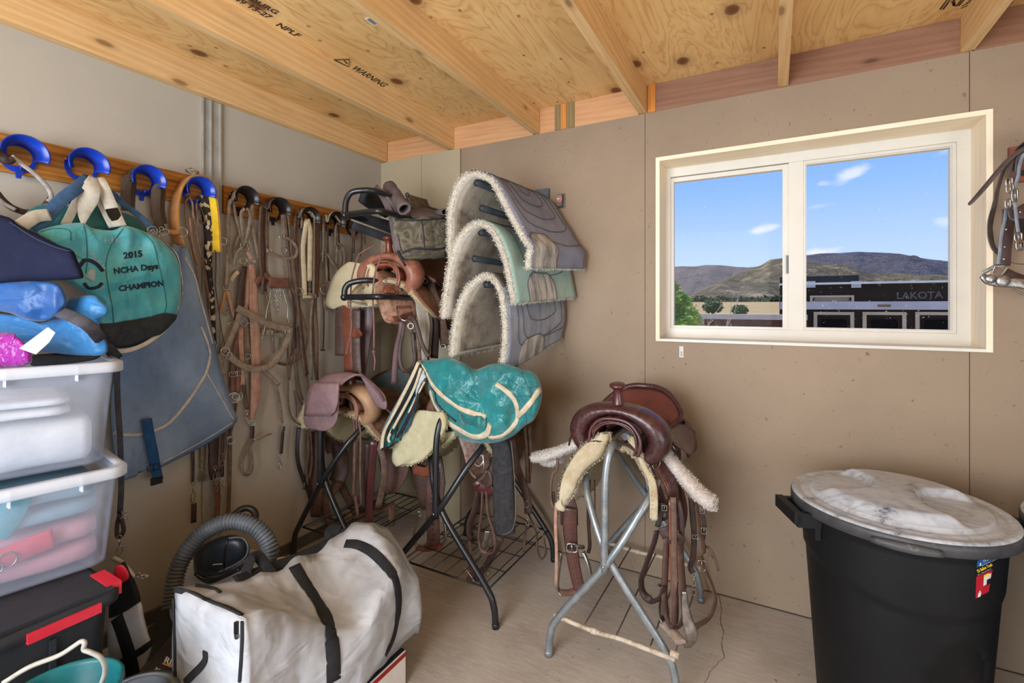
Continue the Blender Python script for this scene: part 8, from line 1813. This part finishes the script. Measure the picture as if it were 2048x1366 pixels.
# leafy bush against the window
LEAF = pm('fresh_green_leaf', srgb(170, 204, 60), srgb(104, 150, 36), 3, .5, 0, lo=.4, hi=.6); LEAFD = pm('dusty_green_leaf', srgb(96, 120, 62), srgb(70, 92, 46), 3, .7, 0); BARK = pm('grey_twig', srgb(206, 190, 168), srgb(176, 158, 138), 5, .8, .1)
def leaves(b, cpt, rad, n, size, seed=0):
    rnd = random.Random(seed)
    for _ in range(n):
        d = Vector((rnd.gauss(0, 1), rnd.gauss(0, 1), rnd.gauss(0, 1))).normalized(); p = Vector(cpt)+Vector((d.x*rad[0], d.y*rad[1], d.z*rad[2]))*rnd.uniform(.55, 1.05)
        u = Vector((rnd.gauss(0, 1), rnd.gauss(0, 1), rnd.gauss(0, .6))).normalized(); w = u.orthogonal().normalized(); s = size*rnd.uniform(.6, 1.3)
        a = [b.b.verts.new(p+u*s), b.b.verts.new(p+w*s*.42), b.b.verts.new(p-u*s*.8), b.b.verts.new(p-w*s*.42)]; b.b.faces.new(a)
Yb = 3.6
bs = thing('green_bush', tuple(V(at(1352, 650, Y=Yb).x, Yb, GZ)), 'bright green leafy bush outside at the lower left corner of the window', 'bush')
b = MB()
for k, (x, y, r) in enumerate(((1345, 590, .17), (1352, 615, .22), (1372, 625, .18), (1340, 640, .25), (1378, 645, .18), (1360, 665, .25), (1340, 570, .09), (1330, 620, .25), (1390, 660, .12), (1372, 600, .08), (1340, 700, .3), (1380, 700, .25))):
    leaves(b, at(x, y, Y=Yb+.1*math.sin(k)), (r*.8, r*.8, r*.8), int(900*r), .036, k)
b.build('foliage', LEAF, bs, kind=None); b = MB(); p0 = V(at(1352, 650, Y=Yb).x, Yb, GZ)
for k, (x, y) in enumerate(((1345, 580), (1360, 600), (1380, 620), (1335, 600), (1385, 650))): q = at(x, y, Y=Yb); b.tube(cr([p0, p0.lerp(q, .5)+V(.05*math.sin(k*2), .04, .05), q], 5), [.014, .008, .003], 6)
b.build('stems', BARK, bs)
def twiggy(px_, py0, Yv, h, label, seed, n=26, spread=.7, green=0):
    rnd = random.Random(seed); base = at(px_, py0, Y=Yv); base = V(base.x, Yv, GZ); t = thing('bare_shrub', tuple(base), label, 'shrub'); b = MB(); tips = []
    def br(p, d, l, r, k):
        q = [p]
        for i in range(4): d = (d+Vector((rnd.gauss(0, .16), rnd.gauss(0, .16), rnd.gauss(.02, .10)))).normalized(); q.append(q[-1]+d*l/4)
        b.tube(cr(q, 2), [r, r*.45], 5); tips.append(q[-1])
        if k < 3:
            for _ in range(3 if k < 2 else 2): j = rnd.randint(1, 3); br(q[j], (d+Vector((rnd.gauss(0, spread), rnd.gauss(0, spread), rnd.gauss(.1, .3)))).normalized(), l*rnd.uniform(.45, .75), r*.5, k+1)
    for i in range(5): br(base+V(rnd.gauss(0, .04), rnd.gauss(0, .04), 0), Vector((rnd.gauss(0, .35), rnd.gauss(0, .3), 1)).normalized(), h*rnd.uniform(.6, .8), .034*h/2, 0)
    b.build('branches', BARK, t)
    if green:
        b = MB()
        for p in tips[::3]: leaves(b, p, (.12, .12, .12), green, .03, int(p.x*100))
        b.build('foliage', LEAFD, t)
    return t
twiggy(1424, 640, 6.2, 1.75, 'tall bare twiggy shrub outside, right of the green bush', 3)
twiggy(1402, 640, 7.2, 1.6, 'pale leafless shrub outside, just behind the green bush', 8)
twiggy(1450, 640, 8.0, 1.2, 'low sparse shrub with a few dusty leaves outside, in front of the brown wall', 12, green=8)
for px_, py, Yv, r, lab in ((1425, 613, 14., .30, 'small round olive bush in the dry field, left one beyond the brown wall'), (1480, 620, 30., .45, 'tiny dark round bush alone in the middle of the dry field')):
    p = at(px_, py, Y=Yv); b = MB(); leaves(b, p, (r, r, r*.7), 500, .07 if Yv < 20 else .12, int(px_)); b.ball(p, r*.75, 1, 1, .7, nz=.2, ns=2); b.tube([V(p.x, Yv, GZ), p], .04, 6); b.build('field_bush', LEAFD, None, lab, 'bush')
# scrub line at the foot of the hills
b = MB(); rnd = random.Random(5)
for i in range(150):
    px_ = rnd.uniform(1330, 1600); Yv = rnd.uniform(125, 150); p = at(px_, 603, Y=Yv); p.z = rnd.uniform(2.0, 3.2); leaves(b, p, (2.2, 2, .7), 26, .7, i)
b.build('distant_scrub', pm('dark_scrub', srgb(84, 88, 56), srgb(62, 66, 44), .1, .9, 0), None, 'dark band of scrub at the foot of the rocky hills', 'scrub', kind='stuff')
